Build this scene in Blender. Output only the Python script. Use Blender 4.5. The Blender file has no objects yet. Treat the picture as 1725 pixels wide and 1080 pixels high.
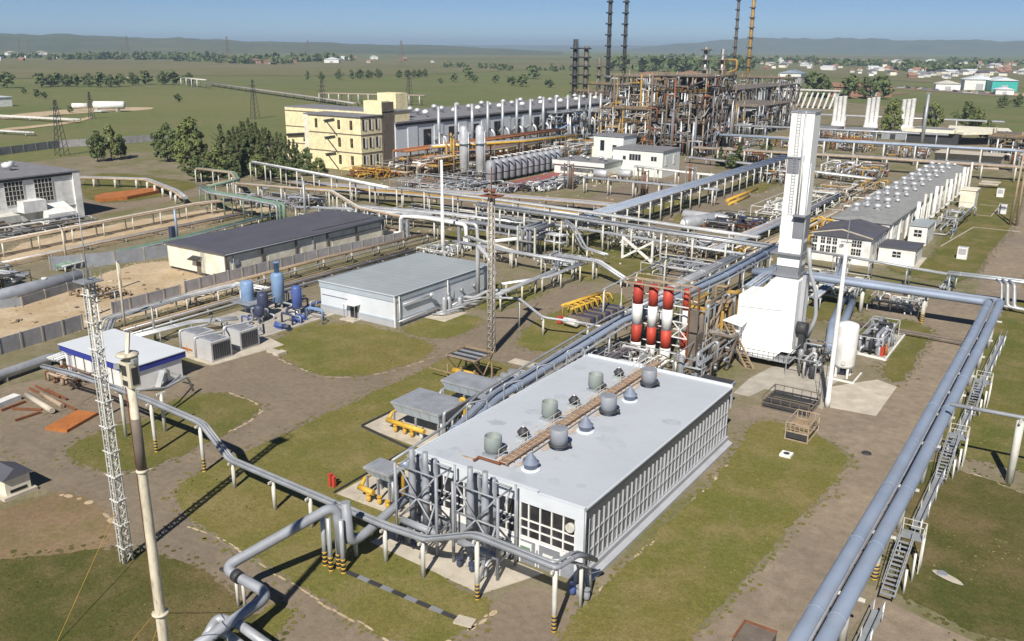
import bpy, math, random
from mathutils import Vector, Matrix
SC = bpy.context.scene
COL = SC.collection
PI = math.pi
rnd = random.Random(11)
# ------------------------------------------------------------------ camera, world, sun, exposure
cam = bpy.data.cameras.new('camera'); co = bpy.data.objects.new('camera', cam); COL.objects.link(co)
cam.sensor_width = 36.0; cam.lens = 36.0 * 1491.28 / 1725.0
cam.clip_start = .5; cam.clip_end = 60000
_F = Vector((-.53155595, .79343253, -.2965014)); _R = Vector((.8294515, .55852702, .00760074)); _U = Vector((-.17163472, .24189332, .95500217))
co.matrix_world = Matrix(((_R.x, _U.x, -_F.x, 0), (_R.y, _U.y, -_F.y, 0), (_R.z, _U.z, -_F.z, 42.0), (0, 0, 0, 1)))
SC.camera = co
SUN_EL = math.radians(44.5); SUN_DIR = Vector((.309 * math.cos(SUN_EL), -.951 * math.cos(SUN_EL), math.sin(SUN_EL)))
W = bpy.data.worlds.new('World'); SC.world = W; W.use_nodes = True
wn = W.node_tree.nodes; bg = wn['Background']
sky = wn.new('ShaderNodeTexSky'); sky.sky_type = 'NISHITA'; sky.sun_disc = False
sky.sun_elevation = SUN_EL; sky.sun_rotation = math.atan2(SUN_DIR.x, SUN_DIR.y)
sky.altitude = 200; sky.air_density = .5; sky.dust_density = 0; sky.ozone_density = 6
W.node_tree.links.new(sky.outputs[0], bg.inputs[0]); bg.inputs[1].default_value = .063
sl = bpy.data.lights.new('sun', 'SUN'); sl.energy = 5.0; sl.angle = math.radians(.6); sl.color = (1, .94, .84)
so = bpy.data.objects.new('sun', sl); COL.objects.link(so); so.location = (0, 0, 200)
so.rotation_euler = SUN_DIR.to_track_quat('Z', 'Y').to_euler()
SC.view_settings.view_transform = 'Standard'; SC.view_settings.look = 'None'; SC.view_settings.exposure = 0.26; SC.view_settings.gamma = 1
SC.cycles.volume_bounces = 0; SC.cycles.max_bounces = 6; SC.cycles.volume_step_rate = 8

# ------------------------------------------------------------------ helpers
OFF = {}
class MB:
    def __init__(s): s.v = []; s.f = []; s.mi = []; s.sm = []
    def add(s, vs, fs, mi=0, sm=False):
        b = len(s.v); s.v += [Vector(p) for p in vs]
        for f in fs: s.f.append([b + i for i in f]); s.mi.append(mi); s.sm.append(sm)
        return s
    def box(s, x0, y0, z0, x1, y1, z1, mi=0):
        if x0 > x1: x0, x1 = x1, x0
        if y0 > y1: y0, y1 = y1, y0
        return s.add([(x0,y0,z0),(x1,y0,z0),(x1,y1,z0),(x0,y1,z0),(x0,y0,z1),(x1,y0,z1),(x1,y1,z1),(x0,y1,z1)],
                     [(0,3,2,1),(4,5,6,7),(0,1,5,4),(1,2,6,5),(2,3,7,6),(3,0,4,7)], mi)
    def obox(s, c, d, rz=0, mi=0):
        q = MB().box(-d[0]/2, -d[1]/2, 0, d[0]/2, d[1]/2, d[2]); m = Matrix.Rotation(rz, 3, 'Z')
        return s.add([m @ p + Vector(c) for p in q.v], q.f, mi)
    def beam(s, p, q, w, h=None, mi=0):
        p = Vector(p); q = Vector(q); d = (q - p); h = h or w
        if d.length < 1e-4: return s
        d.normalize(); up = Vector((0, 0, 1)) if abs(d.z) < .95 else Vector((0, 1, 0))
        a = d.cross(up).normalized() * w / 2; b = a.cross(d).normalized() * h / 2
        vs = [p-a-b, p+a-b, p+a+b, p-a+b, q-a-b, q+a-b, q+a+b, q-a+b]
        return s.add(vs, [(0,1,2,3),(7,6,5,4),(0,4,5,1),(1,5,6,2),(2,6,7,3),(3,7,4,0)], mi)
    def tube(s, pts, r, n=8, mi=0, cap=True, rr=None):
        pts = [Vector(p) for p in pts]; m = len(pts); rings = []
        d0 = (pts[1] - pts[0]).normalized(); up = Vector((0, 0, 1)) if abs(d0.z) < .9 else Vector((1, 0, 0))
        nx = d0.cross(up).normalized()
        for i, p in enumerate(pts):
            da = (pts[i] - pts[i-1]).normalized() if i else d0
            db = (pts[i+1] - pts[i]).normalized() if i < m - 1 else da
            t = (da + db); t = t.normalized() if t.length > 1e-3 else db
            c = max(.5, t.dot(db))
            nx = (nx - t * nx.dot(t)).normalized(); ny = t.cross(nx)
            bis = (db - da); rad = rr[i] if rr else r
            ring = []
            for k in range(n):
                a = 2 * PI * k / n; o = nx * math.cos(a) + ny * math.sin(a)
                if bis.length > 1e-3:
                    bn = (bis - t * bis.dot(t)).normalized(); o = o + bn * o.dot(bn) * (1 / c - 1)
                ring.append(p + o * rad)
            rings.append(ring)
        b = len(s.v)
        for rg in rings: s.v += rg
        for i in range(m - 1):
            for k in range(n):
                k2 = (k + 1) % n
                s.f.append([b+i*n+k, b+i*n+k2, b+(i+1)*n+k2, b+(i+1)*n+k]); s.mi.append(mi); s.sm.append(n > 5)
        if cap:
            s.f.append([b + k for k in range(n)][::-1]); s.mi.append(mi); s.sm.append(False)
            s.f.append([b + (m-1)*n + k for k in range(n)]); s.mi.append(mi); s.sm.append(False)
        return s
    def lathe(s, prof, x, y, n=14, mi=0, sm=True):
        b = len(s.v)
        for r, z in prof:
            for k in range(n): s.v.append(Vector((x + r*math.cos(2*PI*k/n), y + r*math.sin(2*PI*k/n), z)))
        for i in range(len(prof) - 1):
            for k in range(n):
                k2 = (k+1) % n; s.f.append([b+i*n+k, b+i*n+k2, b+(i+1)*n+k2, b+(i+1)*n+k]); s.mi.append(mi); s.sm.append(sm)
        s.f.append([b+k for k in range(n)][::-1]); s.mi.append(mi); s.sm.append(False)
        e = b + (len(prof)-1)*n; s.f.append([e+k for k in range(n)]); s.mi.append(mi); s.sm.append(False)
        return s
    def prism(s, poly, z0, z1, mi=0):
        n = len(poly)
        return s.add([(p[0],p[1],z0) for p in poly] + [(p[0],p[1],z1) for p in poly],
                     [list(range(n))[::-1], list(range(n, 2*n))] + [[i, (i+1) % n, n+(i+1) % n, n+i] for i in range(n)], mi)
    def mesh(s, name, mats, off=(0,0,0)):
        me = bpy.data.meshes.new(name); o = Vector(off)
        me.from_pydata([p - o for p in s.v], [], s.f)
        for m in (mats if isinstance(mats, (list, tuple)) else [mats]): me.materials.append(m)
        me.polygons.foreach_set('material_index', s.mi); me.polygons.foreach_set('use_smooth', s.sm)
        me.update(); return me
def tag(o, label=None, cat=None, group=None, kind=None):
    if label: o['label'] = label
    if cat: o['category'] = cat
    if group: o['group'] = group
    if kind: o['kind'] = kind
def thing(name, label, cat, loc, group=None):
    o = bpy.data.objects.new(name, None); COL.objects.link(o); loc = Vector(loc) if len(loc) == 3 else Vector((loc[0], loc[1], 0))
    o.location = loc; o.empty_display_size = .3; OFF[o.name] = loc; tag(o, label, cat, group); return o
def part(name, mb, mats, parent, label=None):
    off = OFF[parent.name]; o = bpy.data.objects.new(name, mb.mesh(name, mats, off)); COL.objects.link(o)
    o.parent = parent; OFF[o.name] = off
    if label: o['label'] = label
    return o
def solo(name, mb, mats, label=None, cat=None, group=None, kind=None, origin=True):
    off = Vector((0,0,0))
    if origin and mb.v:
        xs = [p.x for p in mb.v]; ys = [p.y for p in mb.v]; off = Vector(((min(xs)+max(xs))/2, (min(ys)+max(ys))/2, min(p.z for p in mb.v)))
    o = bpy.data.objects.new(name, mb.mesh(name, mats, off)); o.location = off; COL.objects.link(o); OFF[o.name] = off
    tag(o, label, cat, group, kind); return o
def struct(name, mb, mats, kind='structure'):
    o = solo(name, mb, mats, origin=False, kind=kind); return o
def copy_tree(o, loc, rz=None, label=None, sc=None, parent=None):
    c = o.copy(); COL.objects.link(c)
    if parent: c.parent = parent
    else:
        c.location = loc
        if rz is not None: c.rotation_euler = (0, 0, rz)
        if sc is not None: c.scale = sc if isinstance(sc, tuple) else (sc, sc, sc)
        if label: c['label'] = label
    for ch in o.children: copy_tree(ch, None, parent=c)
    return c
def rounded(pts, R, n=4):
    pts = [Vector(p) for p in pts]; out = [pts[0]]
    for i in range(1, len(pts) - 1):
        a, p, b = pts[i-1], pts[i], pts[i+1]; da = (a-p); db = (b-p); r = min(R, da.length*.45, db.length*.45)
        A = p + da.normalized()*r; B = p + db.normalized()*r
        for k in range(n + 1):
            t = k / n; out.append(A*(1-t)**2 + p*2*t*(1-t) + B*t*t)
    out.append(pts[-1]); return out
def offset_path(path, off, dz):
    pts = [Vector(p) for p in path]; out = []
    hs = []
    for i in range(len(pts)-1):
        d = Vector((pts[i+1].x-pts[i].x, pts[i+1].y-pts[i].y, 0)); hs.append(d.normalized() if d.length > .05 else None)
    for i in range(len(hs)):
        if hs[i] is None: hs[i] = hs[i-1] if i else next((h for h in hs if h), Vector((1,0,0)))
    for i, p in enumerate(pts):
        a = hs[max(0, i-1)]; b = hs[min(i, len(hs)-1)]; na = Vector((a.y, -a.x, 0)); nb = Vector((b.y, -b.x, 0))
        m = (na + nb); m = m.normalized() if m.length > .1 else na; c = max(.5, m.dot(na))
        out.append(p + m * (off / c) + Vector((0, 0, dz)))
    return out
def along(path, step, first=0.5):
    pts = [Vector(p) for p in path]; out = []; s = -first
    for a, b in zip(pts, pts[1:]):
        L = (b-a).length
        if Vector((b.x-a.x, b.y-a.y)).length < .3: continue
        d = (b-a)/L; t = -s
        while t <= L:
            if t >= 0: out.append((a + d*t, Vector((d.x, d.y, 0)).normalized()))
            t += step
        s = L - (t - step)
    return out
def bent(root, p, d, w, kind, mat, bw=.22, tiers=(0,), hang=.18, strap=None):
    n = Vector((d.y, -d.x, 0)); top = p.z - hang
    if top < .4: return
    if kind == 'pair':
        for sgn in (-1, 1):
            q = p + n*(sgn*w/2); part('post', MB().tube([(q.x, q.y, -.05), (q.x, q.y, top)], bw*.6, 6), mat, root)
        for t in tiers:
            a = p + n*(-w/2-.25); b = p + n*(w/2+.25); part('cross_beam', MB().beam((a.x,a.y,top-t), (b.x,b.y,top-t), .2, .24), mat, root)
    else:
        o = part('post', MB().tube([(p.x, p.y, -.05), (p.x, p.y, top)], bw*.6, 8), mat, root)
        if strap:
            hp = MB()
            for k in range(9):
                hp.tube([(p.x, p.y, .05+k*.17), (p.x, p.y, .05+k*.17+.12)], bw*.6+.008, 8, mi=k % 2)
            part('hazard_band', hp, [M_yellow, M_black], o)
        for t in tiers:
            a = p + n*(-w/2); b = p + n*(w/2); part('cross_beam', MB().beam((a.x,a.y,top-t), (b.x,b.y,top-t), .18, .22), mat, root)
def rack(label, path, pipes, name='pipe_rack', step=8, w=2, kind='pair', pmat=None, bw=.22, tiers=(0,), hang=.18, first=.5, posts=None, cat='pipe rack', group=None, R=.8, n=7):
    path = [Vector(p) for p in path]
    root = thing(name, label, cat, (path[0].x, path[0].y, 0), group)
    for off, dz, r, m in pipes:
        pp = rounded(offset_path(path, off, dz), max(R, r*1.5), 3); mb = MB().tube(pp, r, n if r < .35 else 12)
        if .1 < r < .55:
            for q, d in along(pp, 6.5, 2): mb.tube([q - (d*.08), q + (d*.08)], r*1.14, n if r < .35 else 12)
        elif r >= .55:
            for q, d in along(pp, 11, 3): mb.tube([q - (d*.04), q + (d*.04)], r*1.035, 16)
        part('pipe', mb, m, root)
    if posts is None: posts = along(path, step, first)
    for it in posts:
        bent(root, it[0], it[1], w, kind, pmat or M_galv, bw, tiers, hang, strap=(len(it) > 2 and it[2]))
    return root
def nth(i, n):
    W_ = ['first','second','third','fourth','fifth','sixth','seventh','eighth','ninth','tenth','eleventh','twelfth','thirteenth','fourteenth','fifteenth','sixteenth','seventeenth','eighteenth','nineteenth','twentieth']
    if i == 0: return 'nearest'
    if i == n - 1: return 'farthest'
    return W_[i] + ' nearest'
def lth(i, n):
    W_ = ['first','second','third','fourth','fifth','sixth','seventh','eighth','ninth','tenth','eleventh','twelfth','thirteenth','fourteenth','fifteenth','sixteenth']
    return 'leftmost' if i == 0 else 'rightmost' if i == n - 1 else W_[i] + ' from left'
# ------------------------------------------------------------------ materials
def nodemat(name):
    m = bpy.data.materials.new(name); m.use_nodes = True; nt = m.node_tree; return m, nt, nt.nodes['Principled BSDF']
def noise(nt, vec, scale, detail=4, rough=.55):
    n = nt.nodes.new('ShaderNodeTexNoise'); n.inputs['Scale'].default_value = scale; n.inputs['Detail'].default_value = detail; n.inputs['Roughness'].default_value = rough
    nt.links.new(vec, n.inputs['Vector']); return n.outputs['Fac']
def mixc(nt, fac, a, b):
    m = nt.nodes.new('ShaderNodeMix'); m.data_type = 'RGBA'
    for sock, v in ((m.inputs[0], fac), (m.inputs[6], a), (m.inputs[7], b)):
        if hasattr(v, 'links'): nt.links.new(v, sock)
        elif isinstance(v, tuple): sock.default_value = (*v[:3], 1)
        else: sock.default_value = v
    return m.outputs[2]
def ramp(nt, fac, lo, hi):
    r = nt.nodes.new('ShaderNodeMapRange'); r.inputs[1].default_value = lo; r.inputs[2].default_value = hi; nt.links.new(fac, r.inputs[0]); return r.outputs[0]
def MAT(name, col, rough=.6, metal=0, var=.16, scale=.6, stain=None, stain_amt=.5, stain_scale=(1.2,1.2,.25), spec=.4, bump=0):
    m, nt, b = nodemat(name); g = nt.nodes.new('ShaderNodeNewGeometry').outputs['Position']
    f = ramp(nt, noise(nt, g, scale), .3, .7)
    c = mixc(nt, f, tuple(v*(1-var) for v in col), tuple(min(.95, v*(1+var)) for v in col))
    if stain:
        mp = nt.nodes.new('ShaderNodeMapping'); mp.inputs['Scale'].default_value = stain_scale; nt.links.new(g, mp.inputs[0])
        s = ramp(nt, noise(nt, mp.outputs[0], 1.3, 5, .65), .5, .75)
        mul = nt.nodes.new('ShaderNodeMath'); mul.operation = 'MULTIPLY'; mul.inputs[1].default_value = stain_amt; nt.links.new(s, mul.inputs[0])
        c = mixc(nt, mul.outputs[0], c, stain)
    nt.links.new(c, b.inputs['Base Color']); b.inputs['Roughness'].default_value = rough; b.inputs['Metallic'].default_value = metal
    b.inputs['Specular IOR Level'].default_value = spec
    if bump:
        bn = nt.nodes.new('ShaderNodeBump'); bn.inputs['Strength'].default_value = bump; bn.inputs['Distance'].default_value = .1
        nt.links.new(noise(nt, g, 3, 5), bn.inputs['Height']); nt.links.new(bn.outputs[0], b.inputs['Normal'])
    return m
def GROUND(name, cols, scales=(.05, .3, 2.5), rough=.95, bump=.25, fine=.12):
    # cols: base, second (patches), third (worn blotches)
    m, nt, b = nodemat(name); g = nt.nodes.new('ShaderNodeNewGeometry').outputs['Position']
    f1 = ramp(nt, noise(nt, g, scales[0], 5, .6), .38, .64); f2 = ramp(nt, noise(nt, g, scales[1], 6, .65), .45, .72); f3 = noise(nt, g, scales[2], 4, .7)
    c = mixc(nt, f1, cols[0], cols[1]); c = mixc(nt, f2, c, cols[2])
    hs = nt.nodes.new('ShaderNodeHueSaturation'); mr = nt.nodes.new('ShaderNodeMapRange')
    mr.inputs[1].default_value = .25; mr.inputs[2].default_value = .75; mr.inputs[3].default_value = .8; mr.inputs[4].default_value = 1.2
    nt.links.new(f3, mr.inputs[0])
    f4 = nt.nodes.new('ShaderNodeMapRange'); f4.inputs[1].default_value = .3; f4.inputs[2].default_value = .7; f4.inputs[3].default_value = 1-fine; f4.inputs[4].default_value = 1+fine; nt.links.new(noise(nt, g, 7.5, 3, .6), f4.inputs[0])
    mu = nt.nodes.new('ShaderNodeMath'); mu.operation = 'MULTIPLY'; nt.links.new(mr.outputs[0], mu.inputs[0]); nt.links.new(f4.outputs[0], mu.inputs[1]); nt.links.new(mu.outputs[0], hs.inputs['Value']); nt.links.new(c, hs.inputs['Color'])
    nt.links.new(hs.outputs[0], b.inputs['Base Color']); b.inputs['Roughness'].default_value = rough; b.inputs['Specular IOR Level'].default_value = .15
    if bump:
        bn = nt.nodes.new('ShaderNodeBump'); bn.inputs['Strength'].default_value = bump; bn.inputs['Distance'].default_value = .15
        nt.links.new(f3, bn.inputs['Height']); nt.links.new(bn.outputs[0], b.inputs['Normal'])
    return m
M_clean = MAT('clean_white_cladding', (.86,.86,.85), .45, var=.03, stain=(.66,.64,.6), stain_amt=.18, stain_scale=(.5,.5,.12))
M_white = MAT('white_paint', (.78,.78,.76), .5, stain=(.5,.46,.4), stain_amt=.35)
M_offwhite = MAT('off_white_paint', (.6,.59,.54), .6, stain=(.32,.26,.18), stain_amt=.5)
M_polewhite = MAT('weathered_cream_paint', (.62,.57,.45), .6, stain=(.16,.09,.05), stain_amt=.75, stain_scale=(2.5,2.5,.6))
M_cream = MAT('cream_panel', (.80,.76,.62), .55, stain=(.5,.44,.33), stain_amt=.3)
M_yellowwall = MAT('pale_yellow_render', (.82,.73,.455), .8, stain=(.5,.4,.24), stain_amt=.4)
M_galv = MAT('galvanised_steel', (.36,.38,.40), .45, .3, stain=(.24,.2,.16), stain_amt=.4)
M_lag = MAT('aluminium_lagging', (.44,.46,.49), .45, .35, stain=(.3,.28,.25), stain_amt=.35)
M_silver = MAT('bright_lagging', (.62,.63,.65), .38, .35)
M_bluegrey = MAT('blue_grey_lagging', (.30,.36,.47), .5, .2, var=.12, scale=.25, stain=(.36,.37,.38), stain_amt=.45, stain_scale=(.7,.25,.7))
M_pipegrey = MAT('grey_pipe_paint', (.30,.32,.36), .55, .1, stain=(.24,.22,.2), stain_amt=.45, stain_scale=(.6,.6,.6))
M_dark = MAT('dark_steel', (.055,.055,.06), .6, .2)
M_black = MAT('black_paint', (.02,.02,.02), .6)
M_brown = MAT('weathered_brown_steel', (.17,.14,.115), .75, .1, stain=(.28,.25,.22), stain_amt=.5)
M_rust = MAT('rusty_steel', (.22,.085,.04), .85, stain=(.1,.05,.03), stain_amt=.7)
M_rustlight = MAT('light_rust_steel', (.40,.32,.235), .8, stain=(.22,.1,.05), stain_amt=.7)
M_yellow = MAT('yellow_pipe_paint', (.62,.38,.05), .5, stain=(.3,.17,.05), stain_amt=.5)
M_ochre = MAT('ochre_pipe_paint', (.40,.25,.06), .6, stain=(.2,.11,.05), stain_amt=.6)
M_orange = MAT('orange_pipe_paint', (.42,.15,.04), .6, stain=(.2,.08,.04), stain_amt=.6)
M_red = MAT('red_stack_paint', (.46,.058,.035), .55, stain=(.3,.06,.04), stain_amt=.5)
M_green = MAT('green_pipe_paint', (.16,.25,.19), .6, stain=(.3,.32,.28), stain_amt=.4)
M_bluetank = MAT('pale_blue_tank_paint', (.20,.31,.50), .45, stain=(.25,.3,.38), stain_amt=.3)
M_bluedeep = MAT('deep_blue_tank_paint', (.075,.12,.33), .45)
M_navy = MAT('navy_machine_paint', (.05,.06,.11), .5)
M_bluetrim = MAT('blue_trim', (.035,.05,.30), .5)
M_conc = MAT('concrete', (.40,.37,.32), .9, stain=(.26,.23,.19), stain_amt=.5, stain_scale=(.6,.6,.6))
M_fence = MAT('grey_concrete_panel', (.36,.35,.37), .9, stain=(.2,.18,.16), stain_amt=.5)
M_padlight = MAT('pale_concrete_pad', (.50,.45,.37), .9, stain=(.34,.29,.22), stain_amt=.5, stain_scale=(.5,.5,.5))
M_roofhall = MAT('pale_roof_membrane', (.47,.505,.555), .55, var=.05, scale=.12, stain=(.46,.45,.43), stain_amt=.25, stain_scale=(.15,.4,1))
M_roofgrey = MAT('grey_blue_roof_membrane', (.33,.37,.39), .6, var=.1, scale=.1, stain=(.42,.45,.46), stain_amt=.4, stain_scale=(.15,.3,1))
M_roofdark = MAT('dark_slate_roof', (.095,.095,.115), .6, var=.12, scale=.2, stain=(.14,.13,.14), stain_amt=.4, stain_scale=(.3,.3,1))
M_roofmid = MAT('mid_grey_roof', (.20,.20,.215), .75, stain=(.28,.27,.26), stain_amt=.5, stain_scale=(.3,.3,1))
M_rooflight = MAT('bright_metal_roof', (.66,.70,.74), .45, var=.04, scale=.2)
M_paleblue = MAT('pale_blue_cladding', (.64,.68,.73), .5, var=.05)
M_paleblue2 = MAT('blue_grey_cladding_band', (.40,.46,.52), .5, var=.05)
M_mint = MAT('mint_white_render', (.73,.77,.73), .8, var=.05, stain=(.55,.56,.52), stain_amt=.18)
M_hallgrey = MAT('hall_grey_cladding', (.42,.43,.46), .5, var=.06, stain=(.3,.3,.3), stain_amt=.25)
M_bandgrey = MAT('slate_grey_cladding', (.22,.23,.26), .55, var=.08)
M_cooler = MAT('light_grey_enamel', (.50,.50,.50), .5, var=.06, stain=(.4,.38,.35), stain_amt=.3)
M_mast = MAT('weathered_mast_paint', (.46,.43,.38), .6, stain=(.17,.10,.06), stain_amt=.7, stain_scale=(2.5,2.5,.8))
M_barrel = MAT('grey_green_vent_paint', (.24,.28,.27), .6, var=.1, stain=(.2,.17,.14), stain_amt=.4)
M_roofash = MAT('ash_grey_roof', (.265,.27,.268), .75, stain=(.34,.34,.33), stain_amt=.5, stain_scale=(.3,.12,1))
M_vent = MAT('blue_grey_vent_paint', (.20,.235,.31), .6, var=.08)
M_glass = MAT('dark_window_glass', (.03,.03,.035), .12, var=.5, scale=.8, spec=.6)
M_glass2 = MAT('hazy_window_glass', (.13,.14,.14), .3, var=.5, scale=.9, spec=.5)
M_wood = MAT('weathered_timber', (.33,.24,.15), .85, stain=(.15,.1,.06), stain_amt=.5)
M_brick = MAT('brick_render', (.30,.17,.12), .9)
M_deckred = MAT('red_oxide_deck', (.34,.085,.07), .8, stain=(.22,.1,.09), stain_amt=.5)
M_teal = MAT('teal_cladding', (.05,.42,.38), .5)
M_bark = MAT('bark', (.09,.065,.045), .9)
def LEAF(name, a, b):
    m, nt, p = nodemat(name); g = nt.nodes.new('ShaderNodeNewGeometry').outputs['Position']
    c = mixc(nt, ramp(nt, noise(nt, g, .9, 3), .35, .65), a, b); nt.links.new(c, p.inputs['Base Color']); p.inputs['Roughness'].default_value = .75; p.inputs['Specular IOR Level'].default_value = .2; return m
M_leaf = LEAF('spring_foliage', (.11,.135,.045), (.19,.22,.075))
M_conifer = LEAF('conifer_foliage', (.06,.085,.035), (.12,.14,.055))
M_scrub = LEAF('far_foliage', (.08,.11,.045), (.14,.17,.065))
M_hedge = LEAF('pale_foliage', (.12,.15,.05), (.19,.21,.08))
G_yard = GROUND('worn_asphalt', ((.222,.178,.130), (.19,.158,.12), (.255,.205,.15)), (.035,.12,1.2), bump=.1)
G_road = GROUND('dusty_asphalt_road', ((.255,.205,.150), (.22,.182,.142), (.295,.24,.178)), (.04,.1,.8), bump=.08)
G_lawn = GROUND('worn_lawn', ((.135,.140,.034), (.175,.150,.047), (.235,.19,.085)), (.07,.22,2.0), bump=.5, fine=.26)
G_lawn2 = GROUND('darker_lawn', ((.108,.118,.030), (.145,.130,.038), (.21,.17,.08)), (.08,.2,2.2), bump=.5, fine=.26)
G_lawn3 = GROUND('deep_green_lawn', ((.078,.084,.023), (.105,.092,.030), (.17,.13,.065)), (.08,.16,2.2), bump=.5, fine=.28)
G_dirt = GROUND('sandy_dirt', ((.47,.37,.25), (.42,.32,.20), (.56,.46,.33)), (.06,.15,1.5), bump=.3)
G_mud = GROUND('brown_earth', ((.21,.145,.09), (.26,.185,.115), (.17,.14,.06)), (.06,.2,1.8), bump=.5)
G_plantdirt = GROUND('plant_gravel', ((.215,.182,.128), (.150,.148,.062), (.27,.225,.165)), (.055,.15,1.3), bump=.3)
G_field = GROUND('open_grassland', ((.118,.145,.05), (.165,.17,.065), (.175,.165,.08)), (.004,.02,.3), bump=.1, fine=.05)
G_field2 = GROUND('dry_grassland', ((.16,.15,.07), (.20,.175,.10), (.12,.13,.05)), (.003,.02,.2), bump=0)
G_hill = GROUND('far_hillside', ((.075,.095,.055), (.10,.11,.06), (.15,.14,.085)), (.0012,.004,.02), bump=0)
# ------------------------------------------------------------------ the setting: ground, yards, lawns, roads, hills
def blob(poly, jit=.35, seg=1.6, rs=3, smooth=True):
    r = random.Random(rs); pts = [Vector((p[0], p[1])) for p in poly]; n = len(pts); out = []
    if smooth:
        q = []
        for i in range(n):
            a, b = pts[i], pts[(i+1) % n]; q += [a*.75 + b*.25, a*.25 + b*.75]
        pts = q; n = len(pts)
    for i in range(n):
        a, b = pts[i], pts[(i+1) % n]; L = (b-a).length; k = max(1, int(L/seg)); nn = Vector((b.y-a.y, a.x-b.x)).normalized() if L > 0 else Vector((0,0))
        for j in range(k):
            out.append(a + (b-a)*(j/k) + nn*r.uniform(-jit, jit))
    return out
SHEETS = [0]
def sheet(name, poly, z, mat, kind='structure'):
    SHEETS[0] += 1; z += .0011*SHEETS[0]
    mb = MB().add([(p[0], p[1], z) for p in poly], [list(range(len(poly)))])
    a = sum(poly[i][0]*poly[(i+1) % len(poly)][1] - poly[(i+1) % len(poly)][0]*poly[i][1] for i in range(len(poly)))
    if a < 0: mb.f[0].reverse()
    return struct(name, mb, mat, kind)
def ragged(name, poly, z, mat, jit=.4, rs=1, dens=2.6, smooth=True, kind='structure'):
    # irregular worn border: two scales of jitter plus loose islands along the edge
    r = random.Random(rs); o = blob(poly, jit, 2.2, rs, smooth); out = []
    n = len(o)
    for i in range(n):
        a, b = o[i], o[(i+1) % n]; L = (b-a).length; k = max(1, int(L/.38)); nn = Vector((b.y-a.y, a.x-b.x)); nn = nn.normalized() if L > 0 else nn
        for j in range(k): out.append(a + (b-a)*(j/k) + nn*(r.uniform(-.2,.2) if j else 0))
    mb = MB().add([(p[0], p[1], z) for p in out], [list(range(len(out)))])
    A = sum(out[i].x*out[(i+1) % len(out)].y - out[(i+1) % len(out)].x*out[i].y for i in range(len(out)))
    if A < 0: mb.f[0].reverse()
    for i in range(len(out)):
        a, b = out[i], out[(i+1) % len(out)]; L = (b-a).length
        for q in range(int(L*dens + r.random())):
            nn = Vector((b.y-a.y, a.x-b.x)).normalized()*(1 if A > 0 else -1); p = a + (b-a)*r.random() + nn*abs(r.gauss(0, .75)); R_ = r.uniform(.05, .26); m = 7; ph = r.uniform(0, 6)
            mb.add([(p.x+R_*r.uniform(.6,1.5)*math.cos(ph+2*PI*t/m), p.y+R_*r.uniform(.6,1.5)*math.sin(ph+2*PI*t/m), z+.0002+.0002*((q+i) % 3)) for t in range(m)], [list(range(m))])
    return struct(name, mb, mat, kind)
LAWNS = []
def rect(x0, y0, x1, y1): return [(x0,y0),(x1,y0),(x1,y1),(x0,y1)]
# base ground reaching the horizon, coarse rings that dip slowly
gm = MB(); NA = 72; radii = [0, 60, 250, 700, 1800, 4000, 9000, 16000, 26000]
for r_ in radii:
    for k in range(NA): gm.v.append(Vector((r_*math.cos(2*PI*k/NA), r_*math.sin(2*PI*k/NA), -.06 - (0 if r_ < 5000 else (r_-5000)*.0006))))
for i in range(len(radii)-1):
    for k in range(NA):
        k2 = (k+1) % NA; gm.f.append([i*NA+k, i*NA+k2, (i+1)*NA+k2, (i+1)*NA+k][::-1] if False else [i*NA+k, (i+1)*NA+k, (i+1)*NA+k2, i*NA+k2]); gm.mi.append(0); gm.sm.append(False)
struct('ground', gm, G_field)
# plant yard
yard = blob([(-118.05, 36.02), (-327.1, 149.02), (-330.16, 196.64), (-302.03, 270.94), (-357.63, 426.19), (-404.62, 682.23), (-273.79, 840.38), (-146.28, 730.4), (-40.93, 542.56), (28.14, 251.27), (28.64, 126.58)] + [(40, 20), (-10, -20), (-120, -10), (-200, 40)], 2, 12, 5, False)
sheet('plant_yard', yard, 0, G_plantdirt)
sheet('road', blob([(-27.2, 46.93), (-19.37, 55.64), (-18.26, 72.35), (-17.52, 92.64), (-19.16, 94.19), (-25.29, 98.33), (-29.03, 97.84), (-31.32, 94.11), (-33.2, 97.56), (-18.98, 117.14), (-19.41, 144.43), (-15.23, 163.34), (-18.3, 203.81), (-20.25, 306.57), (-13.38, 286.26), (-9.02, 224.38), (-11.95, 174.8), (-10.64, 137.15), (-11.53, 110.51), (-11.41, 91.85), (-11.1, 79.18), (-10.55, 68.76), (-10.09, 62.03), (-10.3, 56.22), (-18.92, 45.36)], .4, 2, 1, False), .012, G_road)
sheet('road', blob([(-31.81, 151.54), (-16.37, 146.58), (-6.82, 153.34), (-10.17, 191.56), (-14.57, 172.93), (-22.92, 164.62), (-29.38, 167.26)], .4, 2, 2, False), .008, G_road)
sheet('road', blob([(-9.66, 67.87), (-5.9, 66.69), (-2.38, 65.22), (0.06, 64.11), (-6.56, 57.31), (-9.75, 58.93)], .4, 2, 2, False), .017, G_road)
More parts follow.
